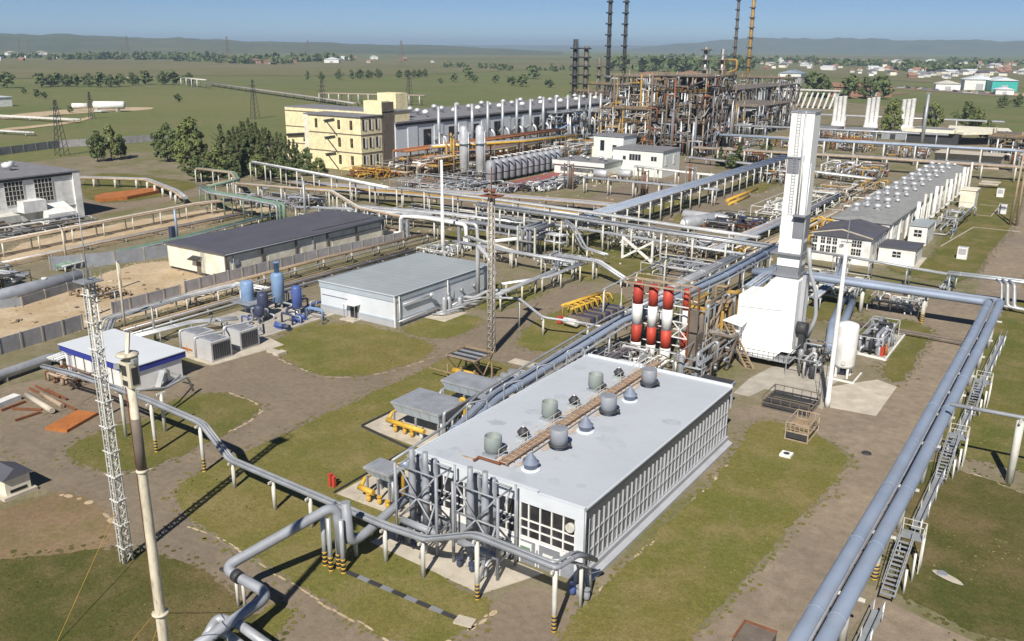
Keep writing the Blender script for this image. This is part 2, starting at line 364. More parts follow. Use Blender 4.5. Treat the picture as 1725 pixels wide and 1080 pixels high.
sheet('road', blob([(-111.92, 50.66), (-111.31, 54.9), (-106.93, 57.98), (-99.41, 58.2), (-94.37, 66.8), (-101.16, 73.95), (-96.63, 79.65), (-96.57, 82.93), (-94.24, 91.46), (-83.91, 98.77), (-79.53, 111.37), (-78.93, 124.69), (-78.96, 136.91), (-75.8, 140.22), (-72.73, 131.44), (-71.31, 107.69), (-63.21, 100.1), (-62.02, 89.53), (-69.87, 89.49), (-70.61, 75.98), (-70.63, 64.01), (-70.78, 56.43), (-70.38, 49.28), (-68.22, 44.92), (-63.19, 43.11), (-51.26, 42.21), (-44.71, 41.78), (-35.91, 41.34), (-41.79, 35.34), (-52.21, 37.56), (-61.59, 38.87), (-68.85, 37.95), (-80.16, 39.49), (-92.29, 40.59)], .3, 2, 4, False), .01, G_yard)
sheet('road', blob([(-37.81, 39.63), (-34.41, 46.6), (-34, 52.58), (-28.8, 53.7), (-27.88, 49.79), (-27.92, 44.87)], .3, 2, 4, False), .013, G_yard)
sheet('road', blob([(-66.65, 97.67), (-69.5, 110.79), (-70.88, 128.15), (-71.82, 142.03), (-69.79, 155.63), (-62.82, 153.83), (-63, 129.36), (-63.14, 109.94), (-61.93, 95.08)], .3, 2, 9, False), .012, G_yard)
sheet('road', blob([(-159.07, 178.74), (-123.98, 181.35), (-94.12, 162.78), (-65.58, 151.85), (-65.63, 160.39), (-94.42, 173.91), (-121.01, 190.54), (-152.04, 195.77)], .3, 2, 9, False), .012, G_yard)
sheet('road', blob([(-87.35, 157.31), (-90.86, 184.66), (-95.17, 237.89), (-96.29, 264.1), (-87.85, 256.31), (-86.18, 216.12), (-82.62, 177.04), (-78.41, 157.3)], .3, 2, 9, False), .013, G_yard)
sheet('road', blob([(-199.27, 218.56), (-149.99, 210.1), (-122.66, 211.46), (-129.89, 270.86), (-137.14, 345.62), (-123.6, 336.37), (-110.64, 239.36), (-107.86, 195.14), (-130.74, 194.03), (-164.64, 192.7)], .3, 2, 9, False), .011, G_yard)
sheet('road', blob([(-229, 132.84), (-234.11, 172.98), (-217.52, 166.59), (-210.97, 123.48)], .2, 2, 9, False), .012, G_yard)
ragged('dirt_yard', [(-133.66, 56.73), (-150.71, 64.87), (-154.6, 78.77), (-153.08, 89.13), (-157.79, 98.32), (-154.12, 107.2), (-147.69, 103.19), (-131.43, 101.45), (-128.86, 107.58), (-125.06, 98.9), (-126.46, 80.87), (-126.57, 67.86), (-127.57, 60.38)], .014, G_dirt, .6, 31, 3)
ragged('dirt_strip', [(-192.16, 91.83), (-197.73, 115.36), (-197.29, 145), (-190.47, 167.3), (-180.67, 160.56), (-183.86, 147.46), (-177.61, 130.05), (-178.19, 103.36), (-174, 82.51)], .016, G_dirt, .6, 31, 3)
ragged('bare_earth', [(-80.5, 32.4), (-80.21, 36.61), (-80.39, 39.62), (-75.68, 40.44), (-70.08, 39.62), (-65.77, 37.11), (-67.84, 34.55), (-71.12, 31.72), (-72.58, 28.53)], .022, G_mud, .6, 31, 3)
lawns = [
 ([(-69.57, 45.11), (-72.02, 47.84), (-72.31, 51.13), (-72.22, 56.85), (-72.1, 63.59), (-72.35, 73.58), (-72.22, 82.36), (-72.7, 89.81), (-72.1, 94.44), (-63.91, 95.12), (-59.46, 91.32), (-54.02, 68.99), (-52.61, 63.21), (-48.22, 56.07), (-46.52, 50.43), (-38.78, 49.28), (-33.96, 48.73), (-34.11, 46.19), (-34.48, 43.72), (-37.77, 40.87), (-41.25, 41.45), (-45.57, 41.66), (-50.53, 42.19), (-54.96, 42.89), (-60.19, 43.34), (-64.97, 43.81)], G_lawn),
 ([(-87.24, 44.97), (-89.63, 47.47), (-89.21, 51.64), (-88.7, 55.48), (-90.06, 57.77), (-90.72, 61.41), (-89.96, 64.34), (-86.29, 65.95), (-82.35, 65.88), (-79.45, 64.76), (-78.38, 62.06), (-77.8, 58.61), (-77.54, 54.79), (-76.91, 51.29), (-77.06, 47.83), (-79.21, 45.2), (-83.18, 44.39)], G_lawn2),
 ([(-95.59, 80.38), (-98.67, 84.81), (-98.4, 93.68), (-94.45, 96.87), (-87.26, 97.12), (-77.8, 96.19), (-75.11, 91.09), (-75.5, 84.97), (-78.21, 79.75), (-81.74, 77.28), (-87.68, 78.11)], G_lawn),
 ([(-87.51, 97.67), (-86.82, 109.04), (-80.11, 111.36), (-77.92, 105.94), (-78.29, 97.51)], G_lawn),
 ([(-106.58, 98.35), (-105.86, 101.02), (-98.63, 93.91), (-99.03, 86.3), (-101.22, 86.51)], G_lawn),
 ([(-90.17, 150.1), (-81.4, 153.29), (-75.92, 142.26), (-83.92, 140.91)], G_lawn),
 ([(-69.08, 104.03), (-72, 114.73), (-71.79, 129.78), (-69.01, 138.94), (-63, 129.36), (-62.74, 113.76), (-62.16, 102.39), (-65.29, 101.76)], G_lawn),
 ([(-92.55, 132.51), (-82.07, 134.68), (-78.93, 124.69), (-81.66, 119.58), (-83.07, 112.96), (-86.73, 121.46)], G_lawn),
 ([(-112.58, 164.72), (-101.06, 166.73), (-82.34, 167.75), (-69.52, 160.61), (-70.74, 154.95), (-86.64, 159.83), (-106.2, 157.7)], G_lawn2),
 ([(-25.6, 48.03), (-28.43, 48.13), (-28.3, 54.24), (-28.15, 67.38), (-28.05, 84.96), (-29.59, 93.68), (-28.68, 96.8), (-24.88, 96.96), (-18.96, 93.42), (-17.86, 91.02), (-17.96, 84.93), (-18.68, 73.68), (-19.07, 65.28), (-19.83, 56.19), (-19.74, 52.06)], G_lawn),
 ([(-11.45, 90.86), (-11.12, 96.75), (-6.33, 95.38), (-1.57, 93.44), (7, 90.45), (7.13, 66.71), (0.71, 67.35), (-2.62, 67), (-6.07, 67.67), (-9.56, 69.13)], G_lawn3),
 ([(-10.65, 99.21), (-11.49, 125.02), (-10.98, 165.49), (-8.89, 176.98), (6.6, 162.84), (6.95, 98.48), (-2.07, 99.15), (-6.83, 99.21)], G_lawn2),
 ([(-28.9, 137.71), (-27.54, 149.51), (-19.32, 148.98), (-18.18, 138.3), (-18.23, 128.76), (-18.02, 117.81), (-21.53, 122.08), (-21.54, 129.47)], G_lawn2),
 ([(-74.31, 28.42), (-70.75, 32.54), (-66.19, 36.82), (-60.75, 39.44), (-54.25, 38.61), (-46.9, 37.12), (-43.46, 35.75), (-39.57, 31.19), (-56.21, 19.78)], G_lawn3),
 ([(-94.55, 39.88), (-91.07, 40.58), (-86.22, 39.84), (-83.46, 37.2), (-85.07, 34.64)], G_lawn),
 ([(-35.95, 187.88), (-27.67, 191.95), (-29.81, 226.57), (-32.59, 308.71), (-29.63, 342.9), (-23.85, 358.05), (-17.51, 261.39), (-18.83, 210.15), (-18.39, 181.32), (-27.73, 180.09)], G_lawn2),
 ([(-275.54, 161.06), (-282.22, 173.66), (-255.96, 175.82), (-238.22, 176.1), (-228.2, 168.48), (-222.2, 146.25), (-229.23, 133.83)], G_lawn2),
 ([(-167.38, 178.4), (-164.01, 189.38), (-146.21, 188.23), (-139.76, 179.88), (-148.26, 175.74)], G_lawn2),
 ([(-92.44, 211.53), (-90.65, 226.94), (-82.1, 212.04), (-82.67, 196.68)], G_lawn),
 ([(-136.78, 351.09), (-134.45, 386.73), (-109.81, 366.72), (-107.73, 305.91)], G_lawn2),
 ([(-102.49, 291.51), (-101.7, 326.52), (-91.11, 300.09), (-85.69, 251.28)], G_lawn),
 ([(-69.15, 270.21), (-71.46, 314.9), (-64.87, 319.87), (-57.28, 232.22)], G_lawn2),
 ([(-121.57, 183.12), (-106.08, 183.17), (-85.85, 174.7), (-72.54, 167.33), (-71.34, 161.77), (-84.68, 166.76), (-101.97, 170.81), (-113.37, 170.81)], G_lawn2), ([(-84.56, 156.06), (-79.24, 169.99), (-69.67, 166.79), (-67.42, 150.53), (-72.21, 142.79)], G_lawn2), ([(-126.73, 158.54), (-124.19, 169.05), (-114.03, 162.05), (-110.77, 150.74), (-115.62, 148.67)], G_lawn2), ([(-43.19, 152.51), (-36.9, 168.07), (-30.23, 161.76), (-30.93, 147.92), (-35.94, 138.36)], G_lawn2), ([(-109.33, 221.31), (-107.81, 241.47), (-97.18, 242.75), (-94.58, 224.04), (-98.54, 210.17)], G_lawn),
 ([(-99.98, 48.66), (-108.19, 57.1), (-101.88, 58.96), (-98.26, 52.03)], G_yard),
 ([(-48.49, 37.35), (-48.75, 39.95), (-45.6, 38.89), (-45.55, 35.93)], G_lawn)]
for i, (pl, m) in enumerate(lawns):
    ragged('lawn', pl, .038 + .0007*i, m, .35, 20+i); LAWNS.append(pl)
# thin worn edging of sand and small stones along the lawn borders
def edging(poly, w, z, rs):
    r = random.Random(rs); mb = MB()
    for a, b in zip(poly, poly[1:]):
        a = Vector(a); b = Vector(b); L = (b-a).length; d = (b-a)/L; n = Vector((d.y, -d.x)); t = 0
        while t < L:
            l = r.uniform(.4, 1.4); 
            if r.random() < .62:
                p = a + d*(t+l/2) + n*r.uniform(-.15, .15); k = 6; R_ = r.uniform(.4, 1)*w
                b0 = len(mb.v)
                mb.add([(p.x + d.x*l/2*math.cos(2*PI*j/k)*1.1 + n.x*R_*math.sin(2*PI*j/k), p.y + d.y*l/2*math.cos(2*PI*j/k)*1.1 + n.y*R_*math.sin(2*PI*j/k), z) for j in range(k)], [list(range(k))])
            t += l
    for f in mb.f:
        a, b, c = mb.v[f[0]], mb.v[f[1]], mb.v[f[2]]
        if (b-a).cross(c-a).z < 0: f.reverse()
    struct('sand_edging', mb, G_dirt, 'stuff')
edging([(-54.6, 42.58), (-50.34, 42.01), (-45.4, 41.5), (-41.1, 41.29), (-37.77, 40.87)], .16, .04, 1)
edging([(-65.41, 42.85), (-59.95, 43.15), (-54.82, 42.76)], .16, .04, 2)
edging([(-91.81, 78.43), (-87.33, 77.78), (-81.42, 76.96), (-77.91, 79.43), (-75.2, 84.62), (-74.54, 92.11)], .2, .04, 3)
edging([(-77.67, 58.5), (-77.84, 61.61), (-79.17, 64.51), (-82.17, 66), (-86.48, 66.29)], .25, .04, 4)
edging([(-83.05, 43.66), (-78.85, 44.97), (-76.82, 47.66)], .2, .04, 5)
edging([(-28.22, 54.1), (-28.06, 67.18), (-27.95, 84.34)], .25, .04, 6)
edging([(-11.07, 96.44), (-6.33, 95.38), (-1.57, 93.44)], .3, .04, 7)
edging([(-80.39, 39.62), (-75.36, 40.25), (-69.7, 39.37)], .45, .04, 8)
edging([(-33.83, 48.54), (-33.99, 46.01), (-34.39, 43.61)], .3, .04, 9)
# small tufts and weeds standing in the near lawns
def inside(p, poly):
    c = False; j = len(poly)-1
    for i in range(len(poly)):
        if (poly[i][1] > p[1]) != (poly[j][1] > p[1]) and p[0] < (poly[j][0]-poly[i][0])*(p[1]-poly[i][1])/(poly[j][1]-poly[i][1])+poly[i][0]: c = not c
        j = i
    return c
def tufts(polys, per, seed, mat, smin, smax):
    r = random.Random(seed); mb = MB()
    for pl in polys:
        xs = [p[0] for p in pl]; ys = [p[1] for p in pl]; A = (max(xs)-min(xs))*(max(ys)-min(ys)); cl = [(r.uniform(min(xs),max(xs)), r.uniform(min(ys),max(ys))) for k in range(max(6, int(A*per*.06)))]
        for k in range(int(A*per)):
            c = r.choice(cl); p = (c[0]+r.gauss(0,2.2), c[1]+r.gauss(0,2.2))
            if not inside(p, pl): continue
            s = r.uniform(smin, smax)
            for q in range(3):
                a = r.uniform(0, PI); dx, dy = math.cos(a)*s, math.sin(a)*s; h = s*r.uniform(.5,1.1); lx, ly = r.uniform(-.5,.5)*s, r.uniform(-.5,.5)*s
                mb.add([(p[0]-dx,p[1]-dy,.03),(p[0]+dx,p[1]+dy,.03),(p[0]+dx*.7+lx,p[1]+dy*.7+ly,.03+h),(p[0]-dx*.7+lx,p[1]-dy*.7+ly,.03+h)],[(0,1,2,3)])
    struct('grass_tufts', mb, mat, 'stuff')
near = [LAWNS[i] for i in (0,1,2,3,6,9,10,11,13,14)]
tufts(near, .9, 5, LEAF('lawn_weeds', (.12,.135,.035), (.19,.19,.06)), .04, .10)
tufts(near, .2, 6, LEAF('dry_weeds', (.25,.22,.10), (.34,.28,.14)), .04, .10)
# fields outside the plant and the distant land
sheet('far_field', blob([(-1072.53, 422.55), (-1104.23, 713.43), (-895.61, 941.28), (-858.61, 1344.81), (-1107.03, 2006.61), (-1815.72, 2170.35), (-2399.15, 1753.98), (-2557.79, 1154.77)], 20, 120, 3), .3, G_field2)
sheet('far_field', blob([(-509.95, 984.81), (-393.06, 1490.13), (-95.91, 1169.89), (1.55, 1091.26), (-6.14, 2504.67), (-692.89, 2613.35), (-888.82, 1885.33)], 20, 120, 3), .3, G_field2)
sheet('field', blob([(-112.24, 678.4), (-70.09, 875.22), (2.82, 858.65), (4.09, 624.15), (-56.37, 627.79), (-85.87, 603.59)], 3, 20, 3), .05, G_field)
sheet('earth_track', blob([(-552.03, 276.47), (-574.77, 338.39), (-552.5, 380.97), (-524.39, 359.12), (-537.76, 320.11), (-518.33, 259.18)], .5, 6, 3), .1, G_dirt)
sheet('earth_track', blob([(-468.2, 233.46), (-471.13, 253.31), (-486.43, 285.44), (-508.93, 306.37), (-494.76, 300.61), (-467.3, 270.61), (-452.54, 225.43)], .5, 4, 4), .12, G_dirt)
sheet('earth_track', blob([(-1328.08, 611.2), (-1273.6, 757.25), (-1033.66, 692), (-999.54, 668.97), (-1207.19, 708.84), (-1258.4, 578.76)], 2, 30, 4), .2, G_dirt)
sheet('earth_track', blob([(-224.46, 1107.05), (-84.75, 1042.5), (2, 1009.38), (2.26, 961.23), (-80.02, 988.59), (-214.21, 1057.69)], 1, 10, 4), .2, G_dirt)
sheet('earth_track', blob([(-409.82, 872.16), (-368.32, 1126.35), (-396.07, 1573.83), (-256.99, 1728.62), (-245.27, 1651.54), (-375.14, 1509.7), (-344.65, 1054.75), (-377.34, 803.47)], 2, 30, 4), .2, G_dirt)
for i, pl in enumerate(([(-2477.83, 2709.18), (-2552.17, 3777.61), (-1755.51, 3180.29), (-1536.21, 2701.25), (-1893.99, 2263.98)], [(-1506.02, 1946.97), (-1330.78, 2411.58), (-1087.2, 2304.95), (-1070.97, 1941.34), (-1341.93, 1781.54)], [(-2162.58, 1321.34), (-2144.03, 1766.56), (-1868.63, 1502.45), (-1898.43, 1173.18)], [(-672.61, 2176.28), (-573.46, 2788.31), (-227.3, 2669.05), (-198.95, 2345.57), (-495.8, 2414.21)], [(-1434.03, 4350.07), (-1483.92, 6289.16), (-799.88, 5297.97), (-941.48, 3544.65)])):
    sheet('pale_field', blob(pl, 25, 200, 8+i), .5, G_field2)
# ridges of hills on the horizon, modelled as long rounded land forms
def ridge(name, cam_az0, cam_az1, dist, depth, prof, seed, mat):
    # az measured from the camera heading; prof gives crest height along the ridge
    r = random.Random(seed); N = 90; M_ = 12; mb = MB(); head = math.atan2(_F.y, _F.x)
    for i in range(N+1):
        t = i/N; az = head - (cam_az0 + (cam_az1-cam_az0)*t)
        k = t*(len(prof)-1); j = min(int(k), len(prof)-2); h = prof[j]*(1-(k-j)) + prof[j+1]*(k-j)
        h *= 1 + .05*math.sin(t*37+seed) + .035*math.sin(t*91+seed*2) + .02*r.uniform(-1, 1)
        for q in range(M_+1):
            s = q/M_; d = dist + depth*s; z = h*math.sin(PI*min(1, s*1.0))**.8*(1 + .06*math.sin(i*1.3+q*2.1)*(1 if 0 < s < 1 else 0)) - 6
            mb.v.append(Vector((math.cos(az)*d, math.sin(az)*d, z)))
    for i in range(N):
        for q in range(M_):
            a = i*(M_+1)+q; mb.f.append([a, a+1, a+M_+2, a+M_+1]); mb.mi.append(0); mb.sm.append(True)
    struct(name, mb, mat)
rd = math.radians
ridge('hills', rd(-38), rd(3), 4200, 3600, [95, 100, 92, 84, 78, 66, 58, 50, 46, 30, 10], 3, G_hill)
ridge('hills', rd(6), rd(40), 8500, 4000, [0, 70, 128, 150, 140, 138, 128, 132, 128, 140, 130], 5, G_hill)
ridge('hills', rd(-12), rd(40), 13000, 6000, [20, 40, 60, 60, 80, 120, 130, 120, 130, 120], 9, G_hill)
# ------------------------------------------------------------------ pads, kerbs, covers
def pad(poly, h=.12, label=None, mat=None):
    o = solo('concrete_pad', MB().prism(poly, -.02, h), mat or M_padlight); tag(o, kind='structure'); return o
def kerb(path, w=.18, h=.22, closed=False, mat=None):
    mb = MB(); pts = list(path) + ([path[0]] if closed else [])
    for a, b in zip(pts, pts[1:]): mb.beam((a[0],a[1],h/2), (b[0],b[1],h/2), w, h)
    o = solo('kerb', mb, mat or M_white); tag(o, kind='structure')
M_roofseam = MAT('roof_seam_strip', (.42,.45,.50), .6)
M_roofpatch = MAT('roof_repair_patch', (.435,.47,.52), .6, var=.05)
M_roofrust = MAT('rust_washed_roof', (.50,.42,.36), .7, var=.2, scale=1.5)
# ================================================================== FOREGROUND
# ------------------------------------------------------------------ compressor hall with glazed long side
HX0, HX1, HY0, HY1, HZ = -47.9, -30.0, 55.3, 87.9, 6.75
hall = thing('compressor_hall', 'long pale flat-roofed hall with glazed right side and roof ventilators, nearest building', 'industrial hall', (-39, 71.5, 0))
wl = MB().box(HX0, HY0+.25, -.1, HX1-.35, HY1, HZ-.12); part('wall', wl, M_hallgrey, hall)
rb_ = MB().box(HX0-.15, HY0+.06, HZ-.1, HX1+.06, HY1+.1, HZ)
for k in range(21): rb_.box(HX0, HY0+1.6+k*1.52, HZ, HX1-.1, HY0+1.64+k*1.52, HZ+.006, mi=1)
for k in range(34):
    x, y = rnd.uniform(HX0+1, HX1-1.5), rnd.uniform(HY0+1, HY1-1.5); q = rnd.uniform(.25, .9); n_ = 9; ph = rnd.uniform(0, 6)
    rb_.add([(x+q*rnd.uniform(.6,1.6)*math.cos(ph+2*PI*t/n_), y+q*rnd.uniform(.6,1.3)*math.sin(ph+2*PI*t/n_), HZ+.009+.0015*k/10) for t in range(n_)], [list(range(n_))], mi=2 if k % 3 else 3)
roof = part('roof', rb_, [M_roofhall, M_roofseam, M_roofpatch, M_roofseam], hall)
part('roof_edge', MB().beam((HX0-.1, HY0+.3, HZ+.05), (HX0-.1, HY1, HZ+.05), .16, .12).beam((HX1-.02, HY0+.3, HZ+.03), (HX1-.02, HY1, HZ+.03), .1, .07).beam((HX0, HY1+.02, HZ+.12), (HX1, HY1+.02, HZ+.12), .18, .3), M_paleblue, hall)
par = MB().box(HX0-.2, HY0-.02, 5.72, -34.4, HY0+.2, 7.15).box(-34.4, HY0-.022, 5.72, HX1+.02, HY0+.2, 6.95).box(HX0-.2, HY0-.06, 7.15, -34.35, HY0+.24, 7.2).box(-34.35, HY0-.06, 6.95, HX1+.06, HY0+.24, 7.0)
part('parapet', par, M_paleblue, hall)
fas = MB().add([(HX1-.3, HY0+.25, 5.35), (HX1+.02, HY0+.25, 6.62), (HX1+.02, HY1-.02, 6.62), (HX1-.3, HY1-.02, 5.35), (HX1-.4, HY0+.25, 5.35), (HX1-.4, HY0+.25, 6.62), (HX1-.4, HY1-.02, 6.62), (HX1-.4, HY1-.02, 5.35)],
   [(0,3,2,1),(0,1,5,4),(3,7,6,2),(0,4,7,3)]); part('fascia', fas, M_bandgrey, hall)
part('plinth', MB().box(HX1-.35, HY0+.2, -.05, HX1+.05, HY1, .95).add([(HX1+.05,HY0,.0),(HX1+.55,HY0,.0),(HX1+.55,HY0,.28),(HX1+.05,HY0,.5),(HX1+.05,HY1,.0),(HX1+.55,HY1,.0),(HX1+.55,HY1,.28),(HX1+.05,HY1,.5)],[(0,1,2,3),(4,7,6,5),(3,2,6,7),(1,5,6,2)]), M_hallgrey, hall)
part('corner_pier', MB().box(HX1-.75, HY0-.035, -.05, HX1+.03, HY0+.24, 5.72), M_paleblue, hall)
win = part('window', MB().box(HX1-.36, HY0+.45, 1.05, HX1-.31, HY1-.25, 5.3), M_glass2, hall)
mull = MB(); nb = 37
for k in range(nb+1):
    y = HY0+.5 + (HY1-HY0-.8)*k/nb; mull.box(HX1-.31, y-.045, 1.0, HX1-.16, y+.045, 5.34)
for z in (1.02, 2.35, 3.85): mull.box(HX1-.31, HY0+.45, z-.045, HX1-.19, HY1-.25, z+.045)
part('window_frame', mull, M_hallgrey, win)
cur = MB()
for k in range(30):
    y = HY0+.9 + k*1.05
    if rnd.random() < .55: cur.box(HX1-.312, y, 1.1, HX1-.306, y+rnd.uniform(.2,.6), rnd.uniform(3.0, 5.2))
bl_ = part('blind', cur, M_hallgrey, win); bl_['kind'] = 'stuff'
win = part('window', MB().box(HX0+.3, HY0+.19, 2.5, HX1-.75, HY0+.23, 5.72), M_glass, hall)
mull = MB(); x = HX0+.3
k = 0
while x < HX1-.7:
    mull.box(x-.06, HY0+.06, 2.45, x+.06, HY0+.19, 5.72)
    x += 1.12; k += 1
for z in (2.48, 3.32, 4.12): mull.box(HX0+.3, HY0+.08, z-.05, HX1-.75, HY0+.19, z+.05)
for x in (-45.2, -40.1, -36.2): mull.box(x-.17, HY0+.02, 0, x+.17, HY0+.21, 5.72)
part('window_frame', mull, M_white, win)
part('wall_band', MB().box(HX0, HY0+.16, 1.55, HX1-.75, HY0+.245, 2.45), M_white, hall)
for x0, x1 in ((-37.4, -34.6), (-34.2, -32.2)):
    d = part('door', MB().box(x0, HY0+.08, 0, x1, HY0+.245, 2.2), M_bandgrey, hall); part('door_frame', MB().tube([(x0-.05,HY0+.1,0),(x0-.05,HY0+.1,2.25),(x1+.05,HY0+.1,2.25),(x1+.05,HY0+.1,0)], .06, 4), M_white, d)
part('painted_shadow_panel', MB().box(HX0, HY0+.13, 0, HX1-.75, HY0+.245, 1.5), M_pipegrey, hall)  # pipe bridge's shadow on the lower front wall, put into a dark grey strip
sg = part('sign_board', MB().box(-37.3, HY0-.02, .75, -34.9, HY0+.07, 2.0), M_white, hall)
part('sign_stripe', MB().box(-36.0, HY0-.03, 1.35, -35.0, HY0-.02, 1.65), M_green, sg)
part('sign_board', MB().box(-33.8, HY0+.0, 1.25, -32.6, HY0+.07, 1.55), M_white, hall)
fl = MB()
fl.tube([(-31.15,HY0-.3,4.95),(-31.15,HY0+.1,4.95)], .4, 12)
part('wall_fan', fl, M_offwhite, hall)
part('gutter', MB().tube([(HX1+.1, HY0+.1, HZ-.1), (HX1+.1, HY0+.1, .2)], .07, 6), M_galv, hall)
# roof ventilators: three open barrels, three small turbines, three grey hoods, three blue cones
for y in (59.5, 69.2, 78.6):
    v = part('roof_barrel_vent', MB().lathe([(.62,6.75),(.62,7.05),(.72,7.2),(.82,7.3),(.80,8.6),(.74,8.65),(.70,8.62),(.64,7.5)], -41.8, y, 18), M_barrel, hall)
    part('vent_base', MB().box(-42.55, y-.75, HZ, -41.05, y+.75, HZ+.22), M_pipegrey, v)
    part('vent_motor', MB().tube([(-41.1,y+.3,7.2),(-40.7,y+.55,7.35)], .16, 8), M_dark, v)
for y in (64.0, 73.5, 83.4):
    v = part('roof_turbine_vent', MB().lathe([(.34,6.95),(.34,7.25),(.58,7.3),(.60,7.42),(.42,7.62),(.3,7.78),(.12,7.98),(.03,8.0)], -41.5, y, 14), M_dark, hall)
    part('vent_base', MB().box(-42.05, y-.55, HZ, -40.95, y+.55, HZ+.25), M_roofgrey, v)
    part('vent_cap', MB().lathe([(.2,7.8),(.16,8.0),(.05,8.06)], -41.5, y, 10), M_silver, v)
for y in (64.0, 73.6, 82.9):
    v = part('roof_hood_vent', MB().lathe([(.55,6.75),(.55,7.2),(.82,7.25),(.82,8.75),(.78,8.78)], -37.6, y, 18), M_pipegrey, hall)
    part('vent_flange', MB().lathe([(.6,7.12),(.98,7.15),(.98,7.3),(.8,7.33)], -37.6, y, 18), M_dark, v)
    part('vent_motor', MB().tube([(-36.9,y+.2,7.2),(-36.5,y+.35,7.25)], .2, 8), M_dark, v)
for y in (59.1, 68.8, 78.2):
    v = part('roof_cone_vent', MB().lathe([(.6,6.75),(.6,7.25),(.74,7.3),(.75,7.42),(.55,7.5),(.5,7.7),(.28,8.0),(.08,8.3),(.03,8.32)], -37.5, y, 18), M_vent, hall)
    part('vent_base', MB().lathe([(.95,6.75),(.9,6.86),(.62,6.88)], -37.5, y, 18), M_rooflight, v)
wm = MB().box(-40.2, 58.1, 6.98, -39.45, 90.0, 7.02)
for k in range(33): wm.box(-40.3, 58.2+k*.98, HZ, -40.2, 58.3+k*.98, 6.98).box(-39.4, 58.2+k*.98, HZ, -39.3, 58.3+k*.98, 6.98)
wm.beam((-39.42,58.1,7.06),(-39.42,92.0,7.06),.07,.16,mi=1).beam((-40.22,58.1,7.06),(-40.22,92.0,7.06),.07,.14,mi=1).beam((-38.95,60,6.95),(-38.95,92,6.95),.08,.1,mi=2)
for k in range(120): wm.beam((-40.2,58.3+k*.265,7.04),(-39.45,58.3+k*.265,7.04),.09,.03,mi=1 if k % 3 else 2)
wm.box(-42.4, 57.9, 6.9, -40.0, 58.1, 7.05).box(-42.4, 57.2, 6.9, -42.2, 58.1, 7.0)
wk = part('roof_walkway', wm, [M_rust, M_rustlight, M_padlight], hall)
rs_ = MB()
for k in range(46):
    x, y = rnd.choice((-40.75,-38.6,-38.9))+rnd.uniform(-.4,.4), rnd.uniform(58.5,88); q = rnd.uniform(.1,.4)
    rs_.add([(x+q*rnd.uniform(.6,1.4)*math.cos(2*PI*t/8), y+q*3*rnd.uniform(.6,1.4)*math.sin(2*PI*t/8), HZ+.018+.0006*k) for t in range(8)], [list(range(8))])
rz_ = part('rust_stain', rs_, M_roofrust, hall); rz_['kind'] = 'stuff'
rl = MB()
for k in range(22): rl.tube([(-40.35,58.3+k*1.55,7.0),(-40.35,58.3+k*1.55,8.1)], .03, 5)
for z in (7.55, 8.1): rl.tube([(-40.35,58.3,z),(-40.35,58.3+21*1.55,z)], .03, 5)
part('walkway_railing', rl, M_offwhite, wk)
part('roof_cable_tray', MB().box(-43.9, 57.6, HZ+.0, -42.4, 57.75, HZ+.1), M_rustlight, hall)
pad([(-48.6,50.3),(-36.0,49.6),(-33.4,54.9),(-48,55.4)], .06)
pad([(-57.3,55.0),(-48.2,55.0),(-48.2,62.6),(-57.3,62.6)], .08)
pad([(-66.2,68.2),(-48.3,67.0),(-48.3,76.5),(-66.2,76.0)], .1)
pad([(-65.5,77.0),(-48.3,77.0),(-48.3,92),(-60,92)], .07)
kerb([(-66.3,76.1),(-66.3,68.1),(-57.5,66.6)], .16, .3, mat=M_dark); kerb([(-58.0,66.8),(-57.6,54.9)], .14, .22, mat=M_dark)
